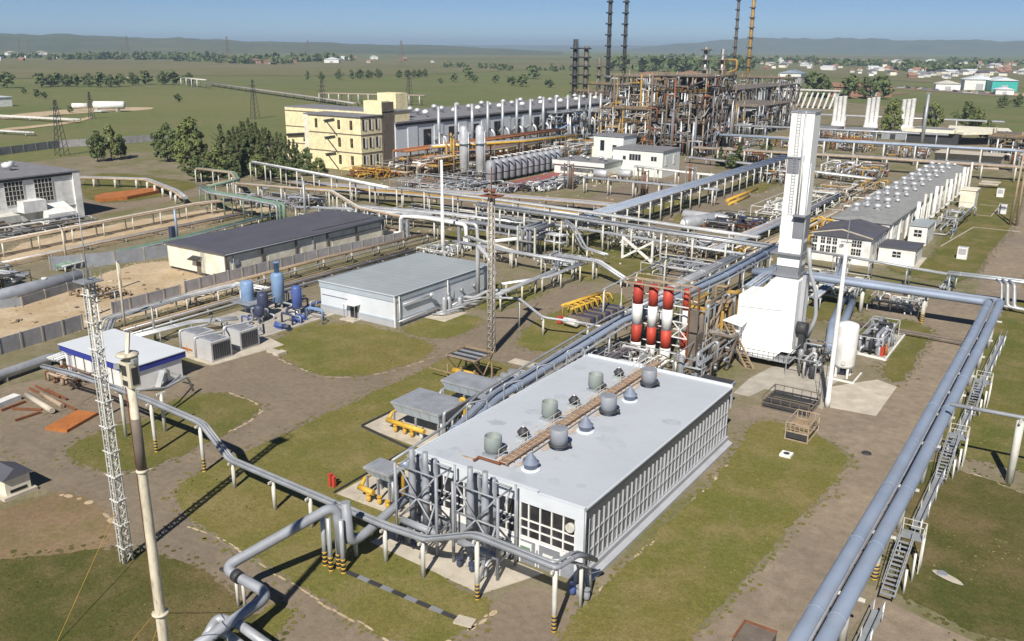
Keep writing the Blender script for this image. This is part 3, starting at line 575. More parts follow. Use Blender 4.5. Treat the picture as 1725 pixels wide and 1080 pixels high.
# ------------------------------------------------------------------ exhaust stack frames at the hall front
def exhaust(x0, label):
    r = thing('exhaust_stack_frame', label, 'exhaust stacks', (x0+2.2, 53.2, 0), 'exhaust stack frames at the hall front')
    for dx, dy, h in ((.9, 53.2, 8.7), (2.5, 53.1, 8.8), (.62, 54.6, 7.4), (2.25, 54.6, 7.5)):
        s = part('exhaust_stack', MB().lathe([(.33,1.6),(.33,4.4),(.37,4.5),(.37,4.62),(.33,4.7),(.33,7.2),(.25,7.5),(.25,h)], x0+dx, dy, 14), M_pipegrey, r)
        part('stack_foot', MB().lathe([(.5,.9),(.5,1.3),(.42,1.6)], x0+dx, dy, 12).box(x0+dx-.25,dy-.25,0,x0+dx+.25,dy+.25,.9), M_pipegrey, s)
    for px, py in ((0, 52.0), (4.6, 51.9), (0, 54.6), (4.6, 54.5)):
        part('post', MB().tube([(x0+px,py,0),(x0+px,py,7.6)], .14 if py < 53 else .11, 8), M_pipegrey, r)
    for z in (2.2, 4.6, 7.2):
        for a, b in (((0,52.4),(4.2,52.3)), ((4.2,52.3),(4.2,54.5)), ((0,54.6),(4.2,54.5)), ((0,52.4),(0,54.6))):
            part('cross_beam', MB().tube([(x0+a[0],a[1],z),(x0+b[0],b[1],z)], .085, 6), M_pipegrey, r)
    for a, b in (((0.1,52.37,7.1),(2.1,52.35,4.6)), ((2.1,52.35,4.6),(4.1,52.3,7.1)), ((.1,52.37,2.2),(2.1,52.35,4.6)), ((2.1,52.35,4.6),(4.1,52.3,2.2)), ((4.2,52.4,4.6),(4.2,54.4,7.2)), ((4.2,54.4,2.2),(4.2,52.4,4.6)), ((3.6,50.7,.1),(4.1,52.3,4.6))):
        part('brace', MB().tube([(x0+a[0],a[1],a[2]),(x0+b[0],b[1],b[2])], .085, 6), M_pipegrey, r)
    for k in range(5):
        xx = x0+.5+k*.9; part('pipe', MB().tube(rounded([(xx,55.2,.9+.2*(k%3)),(xx,52.6-.3*(k%2),.9+.2*(k%3)),(xx,52.3-.3*(k%2),.1)], .3), .11, 7), M_silver if k % 2 else M_lag, r)
    part('silencer', MB().tube([(x0+.3,52.4,1.9),(x0+4.4,52.3,1.9)], .3, 12), M_pipegrey, r)
    for k in range(3): part('valve', MB().lathe([(.1,.1),(.24,.3),(.24,.7),(.1,.9),(.28,.92),(.28,.97)], x0+.9+k*1.3, 51.6, 10), M_navy if k < 2 else M_silver, r)
exhaust(-46.9, 'left frame of four silver exhaust stacks standing before the hall front')
exhaust(-40.6, 'right frame of four silver exhaust stacks standing before the hall front')
# ------------------------------------------------------------------ near pipe bridge
bp = [(-104,52.5,4.2),(-96.5,52.6,4.6),(-86.2,50.9,5.9),(-79.8,50.8,5.95),(-71.8,50.7,5.6),(-70.8,50.6,5.4),(-66.9,50.2,3.2),(-66.2,50.1,3.1),(-45,48.8,3.55),(-40.9,48.8,3.75),(-36.2,48.8,5.75),(-35.4,48.8,5.85),(-28.7,48.8,5.7),(-28.4,51.2,5.6),(-28.6,54.4,3.4)]
nb_ = rack('grey twin pipe bridge with cable tray crossing the near lawn on white posts', bp, [(-.28,0,.15,M_lag),(.28,0,.2,M_pipegrey),(.05,.24,.08,M_galv)], name='pipe_bridge', pmat=M_offwhite, kind='single', bw=.32, w=1.1, hang=.35, cat='pipe bridge', R=.5,
   posts=[(Vector(p), Vector((1,0,0)), st) for p, st in [((-79.8,50.7,5.95),1),((-71.8,50.7,5.5),1),((-66.5,50.2,3.1),0),((-59.9,49.5,3.3),0),((-54.7,49.2,3.35),0),((-45.4,48.8,3.5),0),((-41.3,48.8,3.7),0),((-35.8,48.8,5.8),1),((-28.7,48.8,5.7),1),((-86.0,51.2,5.9),0),((-83.6,54.5,5.0),0),((-93,53.2,4.8),0)]])
part('post', MB().tube([(-28.6,52.6,-.05),(-28.6,52.6,3.9)], .16, 8), M_offwhite, nb_)
for k, (dx, m_) in enumerate(((-.5,M_galv),(-.15,M_lag),(.25,M_pipegrey),(.6,M_galv))): part('drop_pipe', MB().tube(rounded([(-29.2,48.9+.1*k,5.75+.1*(k%2)),(-28.9+dx,50.0,5.6),(-29.2+dx,53.2,3.4),(-29.4+dx,54.4,2.4),(-29.4+dx,54.6,.2)], .5), .11, 7), m_, nb_)
for k in range(10): part('ladder_rung', MB().beam((-29.5,49.9+k*.33,5.7-.24*k),(-28.2,49.9+k*.33,5.7-.24*k),.07,.05), M_galv, nb_)
for k in range(3): part('valve', MB().lathe([(.12,.1),(.28,.3),(.28,.8),(.1,1.0),(.3,1.03),(.3,1.1)], -29.9+k*.65, 53.6, 10), M_pipegrey if k else M_bluedeep, nb_)
tr = MB()
trp = offset_path(bp[2:13], -.02, .1)
for a, b in zip(trp, trp[1:]): tr.beam(a + Vector((0,-.1,-.02)), b + Vector((0,-.1,-.02)), .9, .08)
part('cable_tray', tr, M_galv, nb_)
part('branch_pipe', MB().tube(rounded([(-85.5,51.2,5.6),(-88.3,58.3,3.0),(-90.4,62.8,2.6),(-90.6,63.6,.4)], .6), .16, 8), M_silver, nb_)
part('branch_pipe', MB().tube(rounded([(-86.2,51.2,5.5),(-88.9,58.3,2.6),(-92.4,63.4,2.2),(-94.4,63.4,2.0)], .6), .12, 8), M_lag, nb_)
# ------------------------------------------------------------------ big grey gas pipe with expansion offsets
root = thing('gas_pipe', 'thick grey pipe with zigzag offset crossing the near road', 'pipe', (-48, 42, 0))
P1 = [(-46.65, 29.37, 2.2), (-47.2, 37.89, 2.2), (-51.7, 37.26, 3.2), (-48.04, 45.96, 5.9), (-47.6,45.9,1.6)]
part('pipe', MB().tube(rounded(P1, 1.1, 5), .42, 16), M_pipegrey, root)
part('pipe', MB().tube(rounded([(-47.3,46.3,6.2),(-47.1,46.4,2.4),(-47.1,48.2,2.4),(-47.2,51.5,3.0),(-47.6,55.6,3.0)], .8, 5), .4, 16), M_pipegrey, root)
part('pipe', MB().tube(rounded([(-47.9, 32.4, 1.3), (-48.58, 34.09, 1.9), (-46.81, 34.46, 1.9), (-41.83, 33.9, 1.9)], .6, 5), .36, 14), M_lag, root)
part('pipe', MB().tube(rounded([(-46.81, 30.81, 1.2), (-48.66, 33.34, 1.2), (-47.27, 33.8, 1.2), (-42.85, 33.16, 1.2)], .6, 5), .36, 14), M_lag, root)
for px, py in ((545,957),(558,962),(570,958),(578,966)):
    x, y = {545: (-49.19, 45.44), 558: (-48.21, 45.15), 570: (-48, 45.83), 578: (-47.11, 45.49)}[px]
    o = part('post', MB().tube([(x,y,0),(x,y,5.0)], .2, 10), M_lag, root)
    hp = MB()
    for k in range(7): hp.tube([(x,y,.03+k*.2),(x,y,.03+k*.2+.15)], .215, 10, mi=k % 2)
    part('hazard_band', hp, [M_yellow, M_black], o)
x, y = (-48.07, 47.98); part('post', MB().tube([(x,y,0),(x,y,2.2)], .18, 8), M_offwhite, root); part('cross_beam', MB().beam((x-.5,y,2.1),(x+.9,y,2.1),.2), M_galv, root)
for px in (402, 412):
    x, y = {402: (-50.62, 37.52), 412: (-49.96, 37.61)}[px]; part('post', MB().tube([(x,y,0),(x,y,2.6)], .13, 8), M_offwhite, root)
x, y = (-51.77, 38.83); part('cross_beam', MB().beam((x-.8,y-1.2,2.62),(x+.9,y-1.0,2.62),.22), M_dark, root)
part('pipe_clamp', MB().tube([(-50.49, 37.39, 3), (-49.87, 37.33, 2.95)], .5, 14), M_dark, root)
# ------------------------------------------------------------------ floodlight pole and lattice mast at the left
pole = thing('floodlight_pole', 'tall weathered cream tubular pole with lamp head in the left foreground', 'pole', (-44.0, 26.9, 0))
pm = MB().tube([(-44.0,26.9,0),(-44.0,26.9,8),(-44.0,26.9,18),(-44,26.9,25.2)], .3, 14, rr=[.34,.32,.27,.22])
sh = part('shaft', pm, M_polewhite, pole)
part('rust_sleeve', MB().lathe([(.285,18.2),(.285,19.8),(.275,21.4)], -44, 26.9, 14), M_brown, sh)
part('guy_ring', MB().lathe([(.34,8.3),(.52,8.32),(.52,8.42),(.34,8.44)], -44, 26.9, 14).lathe([(.3,18.0),(.36,18.02),(.36,18.12),(.3,18.15)], -44, 26.9, 12), M_polewhite, pole)
hd = MB().lathe([(.24,25.2),(.62,25.24),(.62,25.34),(.24,25.36)], -44, 26.9, 14).box(-44.5,26.6,23.4,-43.5,27.2,24.9).beam((-44,26.9,25.3),(-44.3,27.3,26.4),.18)
lh = part('lamp_head', hd, M_polewhite, pole); part('lamp_glass', MB().box(-44.25,26.57,24.1,-43.8,26.6,24.7).box(-44.25,26.57,23.5,-43.8,26.6,23.8).box(-43.5,26.7,23.6,-43.47,27.1,24.6), M_dark, lh)
for k in range(6): lh2 = part('floodlight', MB().obox((-44+.62*math.cos(k), 26.9+.62*math.sin(k), 24.9-.1*k), (.3,.3,.26), k), M_galv, lh) if k % 2 == 0 else None
part('ladder', MB().beam((-44.4,26.75,1.5),(-44.35,26.75,24.5),.04).beam((-44.4,27.05,1.5),(-44.35,27.05,24.5),.04), M_rust, pole)
for p, q in (((-43.7,26.8,8.38), (-47.42, 25.8)), ((-43.6,27.1,8.38), (-50.16, 36.92)), ((-44.3,26.9,8.38), (-52.5,28.0))):
    part('guy_wire', MB().tube([p, (q[0], q[1], 0)], .035, 5), M_ochre, pole)
def lattice_mast(root, x, y, h, w0, w1, mat, n, r=.06, rb=.03):
    c = [(-1,-1),(1,-1),(1,1),(-1,1)]
    for sx, sy in c: part('leg', MB().tube([(x+sx*w0,y+sy*w0,0),(x+sx*w1,y+sy*w1,h)], r, 6), mat, root)
    br = MB()
    for k in range(n):
        z0, z1 = h*k/n, h*(k+1)/n; wa = w0+(w1-w0)*k/n; wb = w0+(w1-w0)*(k+1)/n
        for i in range(4):
            a, b = c[i], c[(i+1) % 4]
            br.beam((x+a[0]*wa,y+a[1]*wa,z0),(x+b[0]*wb,y+b[1]*wb,z1), rb*2); br.beam((x+a[0]*wb,y+a[1]*wb,z1),(x+b[0]*wb,y+b[1]*wb,z1), rb*2)
    part('lattice_bracing', br, mat, root)
mast = thing('lattice_mast', 'slender white lattice mast rising beside the tubular pole at left', 'mast', (-63.5,36.4,0))
lattice_mast(mast, -63.5, 36.4, 24.5, .36, .3, M_offwhite, 30, .075, .03)
part('climbing_ladder', MB().beam((-63.75,35.95,0),(-63.7,36.0,24),.05).beam((-63.35,35.95,0),(-63.3,36.0,24),.05), M_white, mast)
tp = MB().box(-64.3,35.6,24.5,-62.7,37.2,24.6)
for a in ((-64.2,35.7),(-62.8,35.7),(-62.8,37.1),(-64.2,37.1)): tp.tube([(a[0],a[1],24.6),(a[0],a[1],25.6)], .04, 5)
tp.beam((-64.2,35.7,25.6),(-62.8,35.7,25.6),.05).beam((-62.8,35.7,25.6),(-62.8,37.1,25.6),.05).beam((-64.2,37.1,25.6),(-62.8,37.1,25.6),.05)
part('top_platform', tp, M_galv, mast); part('lightning_rod', MB().tube([(-63.5,36.4,24.6),(-63.5,36.4,30)], .06, 6, rr=[.07,.03]), M_galv, mast)
rg = MB()
for k in range(11): rg.beam((-64.1,36.0,2.2*k+1.5),(-62.9,36.0,2.2*k+1.5),.07).beam((-63.1,35.9,2.2*k+1.5),(-63.1,36.9,2.2*k+1.5),.07)
part('step_bracket', rg, M_white, mast)
part('guy_wire', MB().tube([(-63.6,36.2,5.0),((-57.71, 26.75, 0)[0],(-57.71, 26.75, 0)[1],0)], .03, 5), M_ochre, mast)
# ------------------------------------------------------------------ coolers left of the hall
def cooler(x0, y0, x1, y1, h, label, yel=True, open_top=False, th=1.3):
    r = thing('air_cooler', label, 'air cooler', ((x0+x1)/2, (y0+y1)/2, 0), 'air coolers beside the hall')
    for x in (x0+.2, (x0+x1)/2, x1-.2):
        for y in (y0+.2, y1-.2): part('leg', MB().box(x-.1,y-.1,0,x+.1,y+.1,h-th), M_galv if not open_top else M_wood, r)
    if open_top:
        for k in range(6): part('tube_bundle', MB().box(x0+.2, y0+.2+k*(y1-y0-.4)/6, h-.3, x1-.2, y0+.1+(k+.75)*(y1-y0-.4)/6, h-.05), M_dark if k % 2 else M_pipegrey, r)
        fr = MB()
        for y in (y0,y1): fr.beam((x0,y,h),(x1,y,h),.16)
        for x in (x0,x1): fr.beam((x,y0,h),(x,y1,h),.16)
        for x in (x0+.2,x1-.2): fr.beam((x,y0,h-.2),(x,(y0+y1)/2,.9),.12).beam((x,y1,h-.2),(x,(y0+y1)/2,.9),.12)
        part('timber_frame', fr, M_wood, r)
        part('header_pipe', MB().tube([(x0+.5,y0+1,1.1),(x1-.4,y0+1,1.1)], .45, 12), M_yellow, r); part('railing', MB().beam((x0-2.5,y0-.4,1.3),(x1,y0-.4,1.3),.12), M_wood, r)
    else:
        b = MB().add([(x0+.5,y0+.35,h-th),(x1-.2,y0+.35,h-th),(x1-.2,y1-.35,h-th),(x0+.5,y1-.35,h-th),(x0,y0,h-.25),(x1,y0,h-.25),(x1,y1,h-.25),(x0,y1,h-.25)],
              [(0,3,2,1),(0,1,5,4),(1,2,6,5),(2,3,7,6),(3,0,4,7)]); part('plenum', b, M_paleblue2, r)
        c = part('casing', MB().box(x0-.06,y0-.06,h-.25,x1+.06,y1+.06,h-.03), M_lag, r)
        lv = MB()
        n = int((x1-x0)/.5)
        for k in range(n): lv.box(x0+.06+k*(x1-x0-.1)/n, y0+.05, h-.03, x0+.02+(k+.86)*(x1-x0-.1)/n, y1-.05, h)
        part('louvre', lv, M_pipegrey, c)
        pn = MB()
        for k in range(1, 5): pn.beam((x0+.4+k*(x1-x0-.6)/5, y0+.33, h-th+.03),(x0+k*(x1-x0)/5, y0-.02, h-.28), .07)
        part('stiffener', pn, M_galv, r)
        ym = M_yellow if yel else M_lag
        part('header_pipe', MB().tube([(x0-.4,y0-.35,1.25),(x1-1.6,y0-.5,1.25)], .28, 12), ym, r)
        part('header_pipe', MB().tube(rounded([(x0-.3,y1,1.9),(x0-.3,y0+.4,1.9),(x0-.2,y0-.2,1.4)], .3), .2, 10), ym, r)
        part('riser', MB().tube(rounded([(x1+.2,y1-.6,.2),(x1+.2,y1-.6,h+.35),(x1-.3,y1-.6,h+.35),(x1-.3,y1-.6,h-.1)], .4), .22, 10), ym, r)
        part('riser', MB().tube(rounded([(x1+.3,y0+.6,.2),(x1+.3,y0+.6,h+.1),(x1+.3,y1+1.5,h+.1)], .4), .2, 10), M_lag, r)
        for k in range(5): part('fan_column', MB().tube([(x1-.1+.05*(k%2), y0+.6+k*(y1-y0-1.2)/4, .1),(x1-.1, y0+.6+k*(y1-y0-1.2)/4, h-th)], .17, 8), M_dark if k % 2 else M_lag, r)
        for k in range(4): part('valve', MB().lathe([(.1,.2),(.22,.35),(.22,.75),(.1,.9),(.26,.93),(.26,1.0)], x0+1+k*1.2, y0-.55+.2*(k%2), 10), ym if k < 3 else M_silver, r)
    return r
cooler(-63.0, 69.6, -56.2, 74.7, 3.5, 'grey air cooler with bright yellow header pipes on the pale pad beside the hall')
cooler(-62.6, 78.2, -56.0, 82.0, 3.5, 'grey air cooler without yellow pipes, between the yellow-piped and the timber-framed cooler', yel=False)
cooler(-67.7, 85.6, -63.0, 89.9, 3.5, 'timber-framed cooler with open dark tube rows at the foot of the mottled mast', open_top=True)
cooler(-54.5, 56.0, -51.3, 58.3, 3.4, 'small grey air cooler with yellow pipes, nearest to the silver exhaust stacks', th=1.0)
sm = thing('equipment_cabinet', 'low pale grey cabinet with flat lid against the hall side wall', 'cabinet', (-53.7,64.3,0)); part('body', MB().box(-55,63.0,.05,-52.4,65.6,1.5), M_paleblue2, sm); part('lid', MB().box(-55.15,62.9,1.5,-52.3,65.7,1.66), M_lag, sm)
vs = thing('separator_skid', 'skid of grey horizontal vessels behind the coolers at the mottled mast', 'skid', (-58,88,0))
for k in range(3):
    v = part('vessel', MB().tube([(-60.2,86+k*1.7,1.5),(-55.2,86+k*1.7,1.5)], .6, 14), M_lag, vs); part('saddle', MB().box(-59.4,85.6+k*1.7,0,-59,86.4+k*1.7,1.1).box(-56.4,85.6+k*1.7,0,-56,86.4+k*1.7,1.1), M_galv, v)
    part('riser', MB().tube(rounded([(-58+k*.5,86+k*1.7,2),(-58+k*.5,86+k*1.7,2.9),(-54.5,86+k*1.7,2.9)], .3), .16, 8), M_pipegrey, vs)
part('platform', MB().box(-61.4,90.8,2.2,-57,92.5,2.3), M_padlight, vs)
# fire hydrant cabinet
hy = thing('hydrant_post', 'small red hydrant post at the pad edge by the near cooler', 'hydrant', (-58.74, 55.85)); hx, hyy = (-58.74, 55.85)
part('body', MB().box(hx-.35,hyy-.2,0,hx-.05,hyy+.2,1.25).box(hx+.1,hyy-.15,0,hx+.4,hyy+.15,1.1), M_red, hy); part('cap', MB().box(hx-.4,hyy-.25,1.25,hx,hyy+.25,1.35).box(hx+.05,hyy-.2,1.1,hx+.45,hyy+.2,1.2), M_red, hy)
# trench covers across the near lawn
tc = MB(); a = Vector((-46.93, 45.72)); b = Vector((-35.03, 45.91)); L = (b-a).length; d = (b-a)/L; n = Vector((-d.y, d.x))
k = 0
while k*1.25 < L - .6:
    p = a + d*(k*1.25); q = a + d*(k*1.25+1.15); w = .2
    tc.add([(*(p-n*w),.05),(*(q-n*w),.05),(*(q+n*w),.05),(*(p+n*w),.05),(*(p-n*w),.14),(*(q-n*w),.14),(*(q+n*w),.14),(*(p+n*w),.14)], [(4,5,6,7),(0,1,5,4),(1,2,6,5),(2,3,7,6),(3,0,4,7)], mi=k % 2); k += 1
solo('cable_trench', tc, [M_dark, M_bandgrey], 'line of dark trench covers running across the near lawn', 'trench cover')
x, y = (-34.87, 45.93); solo('trench_slab', MB().obox((x,y,.0), (1.5,1.0,.2), .2), M_padlight, 'pale concrete slab at the end of the trench covers', 'slab')
# ================================================================== RIGHT SIDE AND CENTRE
# ------------------------------------------------------------------ twin blue-grey duct along the right road
duct = [(-11.0, 30, 5), (-10.85, 60, 5), (-10.7, 80, 5), (-10.9, 127, 5), (-11.2, 149.6, 5), (-27, 149.6, 5), (-40, 149.6, 5), (-49, 149.6, 4.4)]
DP = [(y, -10.8) for y in (38, 48.5, 59.5, 69.8, 79.5, 90.5, 99.3, 107, 114.5, 123, 131, 141.5)]
dr = rack('pair of wide blue-grey ducts running beside the right-hand road and turning left', duct, [(-.72,0,.62,M_bluegrey),(.72,0,.62,M_bluegrey),(0,.5,.1,M_pipegrey)], name='duct_bridge', pmat=M_offwhite, kind='single', bw=.55, w=2.4, hang=.75, cat='duct', R=.9,
  posts=[(Vector((x+.35,y,5)), Vector((0,1,0)), i in (1,3)) for i, (y, x) in enumerate(DP)] + [(Vector((-21.0,149.6,5)), Vector((1,0,0)), True), (Vector((-30.5,149.6,5)), Vector((1,0,0)), False), (Vector((-38,149.6,5)), Vector((1,0,0)), False)])
# access walkway under the duct, with small stairs and platforms
wy = thing('pipe_walkway', 'narrow steel walkway with railings and stairs under the right duct', 'walkway', (-9, 80, 0))
wm = MB()
for y0, y1 in ((38, 64), (78.5, 92), (97.5, 112), (117, 146)): wm.box(-9.35, y0, .95, -8.55, y1, 1.0).tube([(-9.3,y0,1.9),(-9.3,y1,1.9)], .04, 5).tube([(-8.6,y0,1.9),(-8.6,y1,1.9)], .05, 5)
part('deck', wm, M_galv, wy)
for y in list(range(40, 65, 4)) + list(range(79, 93, 4)) + list(range(98, 112, 4)) + list(range(118, 146, 5)):
    part('railing_post', MB().tube([(-9.3,y,0),(-9.3,y,1.9)], .05, 5), M_offwhite, wy); part('railing_post', MB().tube([(-8.6,y,0),(-8.6,y,1.9)], .07, 6), M_white, wy)
for yc, up in ((71, 1), (95, 1), (114.5, 1)):
    p = part('platform', MB().box(-9.4, yc+1.6, 3.0, -7.6, yc+3.0, 3.08), M_galv, wy)
    st = MB()
    for k in range(12): st.box(-9.3, yc-4.6+k*.5, 1.0+k*.17, -8.3, yc-4.35+k*.5, 1.04+k*.17)
    st.beam((-9.32,yc-4.6,.95),(-9.32,yc+1.6,3.05),.08,.2).beam((-8.28,yc-4.6,.95),(-8.28,yc+1.6,3.05),.08,.2).beam((-9.32,yc-4.6,1.95),(-9.32,yc+1.6,4.05),.06).beam((-8.28,yc-4.6,1.95),(-8.28,yc+1.6,4.05),.06)
    part('stair', st, M_pipegrey, wy); ra = MB()
    for z in (3.55, 4.1): ra.beam((-9.4,yc+3.0,z),(-7.6,yc+3.0,z),.05).beam((-7.6,yc+1.6,z),(-7.6,yc+3.0,z),.05)
    for x, y in ((-9.4,yc+3),(-7.6,yc+3),(-7.6,yc+1.6)): ra.beam((x,y,0),(x,y,4.1),.09)
    part('railing', ra, M_offwhite, p)
    for k in range(3): part('post', MB().tube([(-8.0+.2*k, yc-2+k*2.2, 0),(-8.0+.2*k, yc-2+k*2.2, 2.2+.4*k)], .1, 7), M_white, wy)
rack('single grey pipe on a tall white post at the right edge', [(-9.6,95.7,7),(8,96.6,7)], [(0,0,.22,M_lag)], name='overhead_pipe', kind='single', pmat=M_offwhite, bw=.62, w=1.4, hang=.25, cat='pipe', posts=[(Vector((-3.1,95.6,7)),Vector((1,0,0)))])
eb = rack('pale grey pipe bundle with drooping elbows at the right edge above the road', [(-20.6,168,4.5),(-12,168.6,4.5),(8,169.8,4.5)], [(-.7,0,.3,M_lag),(0,0,.22,M_green),(.6,0,.28,M_lag)], name='overhead_pipe', kind='pair', w=2, step=9, hang=.3, cat='pipe', bw=.3)
for k, (dx, r_) in enumerate(((0,.3),(1.0,.3),(-.9,.2))): part('drop_pipe', MB().tube(rounded([(-12+dx,167.6,4.5),(-11+dx,165.6,4.5),(-10.4+dx,164.6,.9),(-7,164.2,.8)], .6), r_, 10), M_lag, eb)
rack('short pale pipes in a row near the pale grey pipe bundle', [(-20.6,176,2.2),(-20.6,166,2.2)], [(-.5,0,.16,M_green),(0,0,.16,M_lag),(.5,0,.16,M_lag)], name='overhead_pipe', kind='pair', w=1.4, step=4, cat='pipe')
sl2 = solo('long_pipe', MB().tube([(-31,141.6,.6),(-18,141.2,.6),(-11.6,140.9,.6)], .22, 8).tube([(-31,140.8,.5),(-18,140.4,.5),(-11.6,140.1,.5)], .18, 8), M_brown, 'pair of brown pipes lying across the right road below the turning duct', 'pipe')
# ------------------------------------------------------------------ white boiler house with tall stack
bo = thing('boiler_house', 'white boiler casing with a very tall square white stack', 'boiler', (-36, 120, 0))
BY0, BY1 = 118.0, 123.5
pf = [(-39.7,1.5),(-39.7,3.3),(-40.5,4.3),(-40.5,8.7),(-38.3,8.9),(-35.9,11.7),(-32.4,11.7),(-32.4,1.5)]
n = len(pf); cs = MB().add([(x,BY0,z) for x, z in pf]+[(x,BY1,z) for x, z in pf], [list(range(n)), list(range(n,2*n))[::-1]]+[[i,n+i,n+(i+1)%n,(i+1)%n] for i in range(n)])
part('casing', cs, M_clean, bo)
part('casing_seam', MB().beam((-40.52,BY0-.01,7.0),(-34.2,BY0-.01,7.35),.05), M_pipegrey, bo)
part('canopy', MB().add([(-39.9,118.0,2.3),(-39.6,116.0,1.5),(-34.3,114.8,1.0),(-33.5,117.0,1.9),(-33.6,118.0,2.3),(-39.9,118.0,2.2),(-39.6,116.0,1.4),(-34.3,114.8,.9),(-33.5,117.0,1.8),(-33.6,118.0,2.2)],[(0,1,2,3,4),(9,8,7,6,5),(0,5,6,1),(1,6,7,2),(2,7,8,3),(3,8,9,4)]), M_clean, bo)
part('canopy', MB().box(-33.4,116.5,2.0,-31.6,118,2.1), M_clean, bo)
part('canopy', MB().add([(-41.8,116,5.2),(-39.0,116,4.75),(-38.9,118,5.1),(-40.7,118,5.7),(-41.8,116,5.1),(-39.0,116,4.65),(-38.9,118,5.0),(-40.7,118,5.6)],[(0,1,2,3),(7,6,5,4),(0,4,5,1),(1,5,6,2),(2,6,7,3),(3,7,4,0)]), M_clean, bo)
part('lean_to', MB().box(-40.4,116.9,2.4,-39.75,117.9,4.8), M_clean, bo)
for x in (-40.2,-37.5,-34.8,-32.7):
    for y in (118.2,123.2): part('column', MB().box(x-.18,y-.18,0,x+.18,y+.18,2.0), M_dark, bo)
part('platform', MB().box(-41,114.6,1.1,-31.6,118,1.2), M_galv, bo)
ra = MB()
for k in range(14): ra.beam((-41+k*.72,114.65,1.2),(-41+k*.72,114.65,2.2),.06)
ra.beam((-41,114.65,2.2),(-31.6,114.65,2.2),.07).beam((-41,114.65,1.7),(-31.6,114.65,1.7),.05).beam((-31.6,114.65,2.2),(-31.6,118,2.2),.07)
part('railing', ra, M_dark, bo)
st = MB()
for s_ in (-38.6,-37.5): st.beam((s_-2.6,116.2-1.2,5.0),(s_+1.8,112.6,.05),.16,.26)
for k in range(15): t=k/14; st.beam((-41.2+4.4*t,115.0-2.4*t,4.95-4.9*t),(-40.1+4.4*t,115.0-2.4*t,4.95-4.9*t),.12,.05)
part('stair', st, M_wood, bo)
SX0, SX1, SY0, SY1 = -36.05, -33.0, 119.5, 122.3
sk = part('stack', MB().box(SX0,SY0,11.7,SX1,SY1,12.1).box(SX0,SY0,13.3,SX1,SY1,17.0).box(SX0,SY0,17.0,SX1,SY1,34.0), M_clean, bo)
part('stack_band', MB().box(SX0-.45,SY0-.5,12.0,SX1+.25,SY1+.3,12.35).box(SX0+.05,SY0+.1,12.3,SX1+.05,SY1-.05,13.4).box(SX0-.9,SY0-.6,15.0,SX1+.3,SY1+.3,15.2).box(SX0+.06,SY0+.06,15.2,SX1+.03,SY1,16.6).box(SX0+1.7,SY0-.9,20.4,SX1+.4,SY0,20.6).box(SX0+1.7,SY0-.05,17.3,SX1+.08,SY1+.05,20.4), M_bandgrey, bo)
cor = MB()
for k in range(14): cor.box(SX0+.02+k*.22,SY0-.06,16.95,SX0+.12+k*.22,SY0+.02,20.3) if k < 8 else cor.box(SX0+.02+k*.22,SY0-.06,15.2,SX0+.12+k*.22,SY0+.02,17.0)
for k in range(8): cor.box(SX0+.02+k*.22,SY0-.07,15.2,SX0+.12+k*.22,SY0+.02,16.95)
part('corrugated_sheet', cor, M_clean, sk)
part('dark_panel', MB().box(SX0+.1,SY0-.08,26.0,SX0+1.7,SY0+.02,28.1).box(SX0+.0,SY0-.2,28.0,SX0+1.8,SY0+.02,28.2), M_bandgrey, sk)
part('duct_pipe', MB().tube([(SX0+1.95,SY0-.25,20.6),(SX0+1.95,SY0-.25,34.2)], .12, 7).tube([(SX0+2.3,SY0-.25,20.6),(SX0+2.3,SY0-.25,28.5)], .1, 7).tube([(SX1+.2,SY0-.1,12),(SX1+.2,SY0-.1,27.5)], .16, 7), M_lag, sk)
lad = MB()
for s_ in (.9, 1.35): lad.beam((SX0+s_,SY0-.2,20.5),(SX0+s_,SY0-.2,34.6),.06)
for k in range(35): lad.beam((SX0+.9,SY0-.2,20.6+k*.4),(SX0+1.35,SY0-.2,20.6+k*.4),.04)
lad.box(SX0-.1,SY0-.1,33.9,SX1+.1,SY1+.1,34.08)
part('ladder', lad, M_pipegrey, sk)
part('side_duct', MB().beam((-32.2,120.2,2.0),(-32.2,120.2,12.2),.5,.5).tube(rounded([(-32.2,120.6,16),(-31.8,121,12.5),(-30.9,121.5,10),(-30.6,122,6),(-31.5,122,3)], 1), .28, 8), M_hallgrey, bo)
part('flue_cap', MB().box(-40.3,118.1,8.7,-38.4,123.3,8.78), M_clean, bo)
part('fan_casing', MB().tube([(-32.4,119.6,4.9),(-31.0,119.6,4.9)], .9, 12).box(-31.9,119,0,-31.2,120.4,4.6), M_dark, bo)
# ------------------------------------------------------------------ striped stacks
ss = thing('striped_stacks', 'row of four red and white banded flue stacks in one frame', 'flue stacks', (-48.6, 108.8, 0))
for i, (x, y, r_) in enumerate(((-51.6,108.6,.72),(-49.3,108.6,.66),(-47.0,108.4,.72),(-44.7,109.2,.42))):
    z = [0, 2.2, 4.8, 7.8, 10.7]
    for k in range(4): part('stack_band', MB().lathe([(r_,z[k]),(r_,z[k+1])], x, y, 20), M_white if k % 2 == 0 else M_red, ss)
    part('stack_collar', MB().lathe([(r_*1.08,10.5),(r_*1.08,10.75),(r_*.9,10.76)], x, y, 20), M_red, ss)
fr = MB()
for x in (-53.2,-43.6): fr.beam((x,107.4,10.9),(x,110.4,10.9),.16)
for y in (107.4,110.4): fr.beam((-53.2,y,10.9),(-43.6,y,10.9),.16,.2).beam((-53.2,y,11.6),(-43.6,y,11.6),.1)
for x in (-53.2,-50.5,-48.1,-45.6,-43.6): fr.beam((x,107.4,10.9),(x,107.4,11.6),.08)
part('top_gallery', fr, M_rustlight, ss)
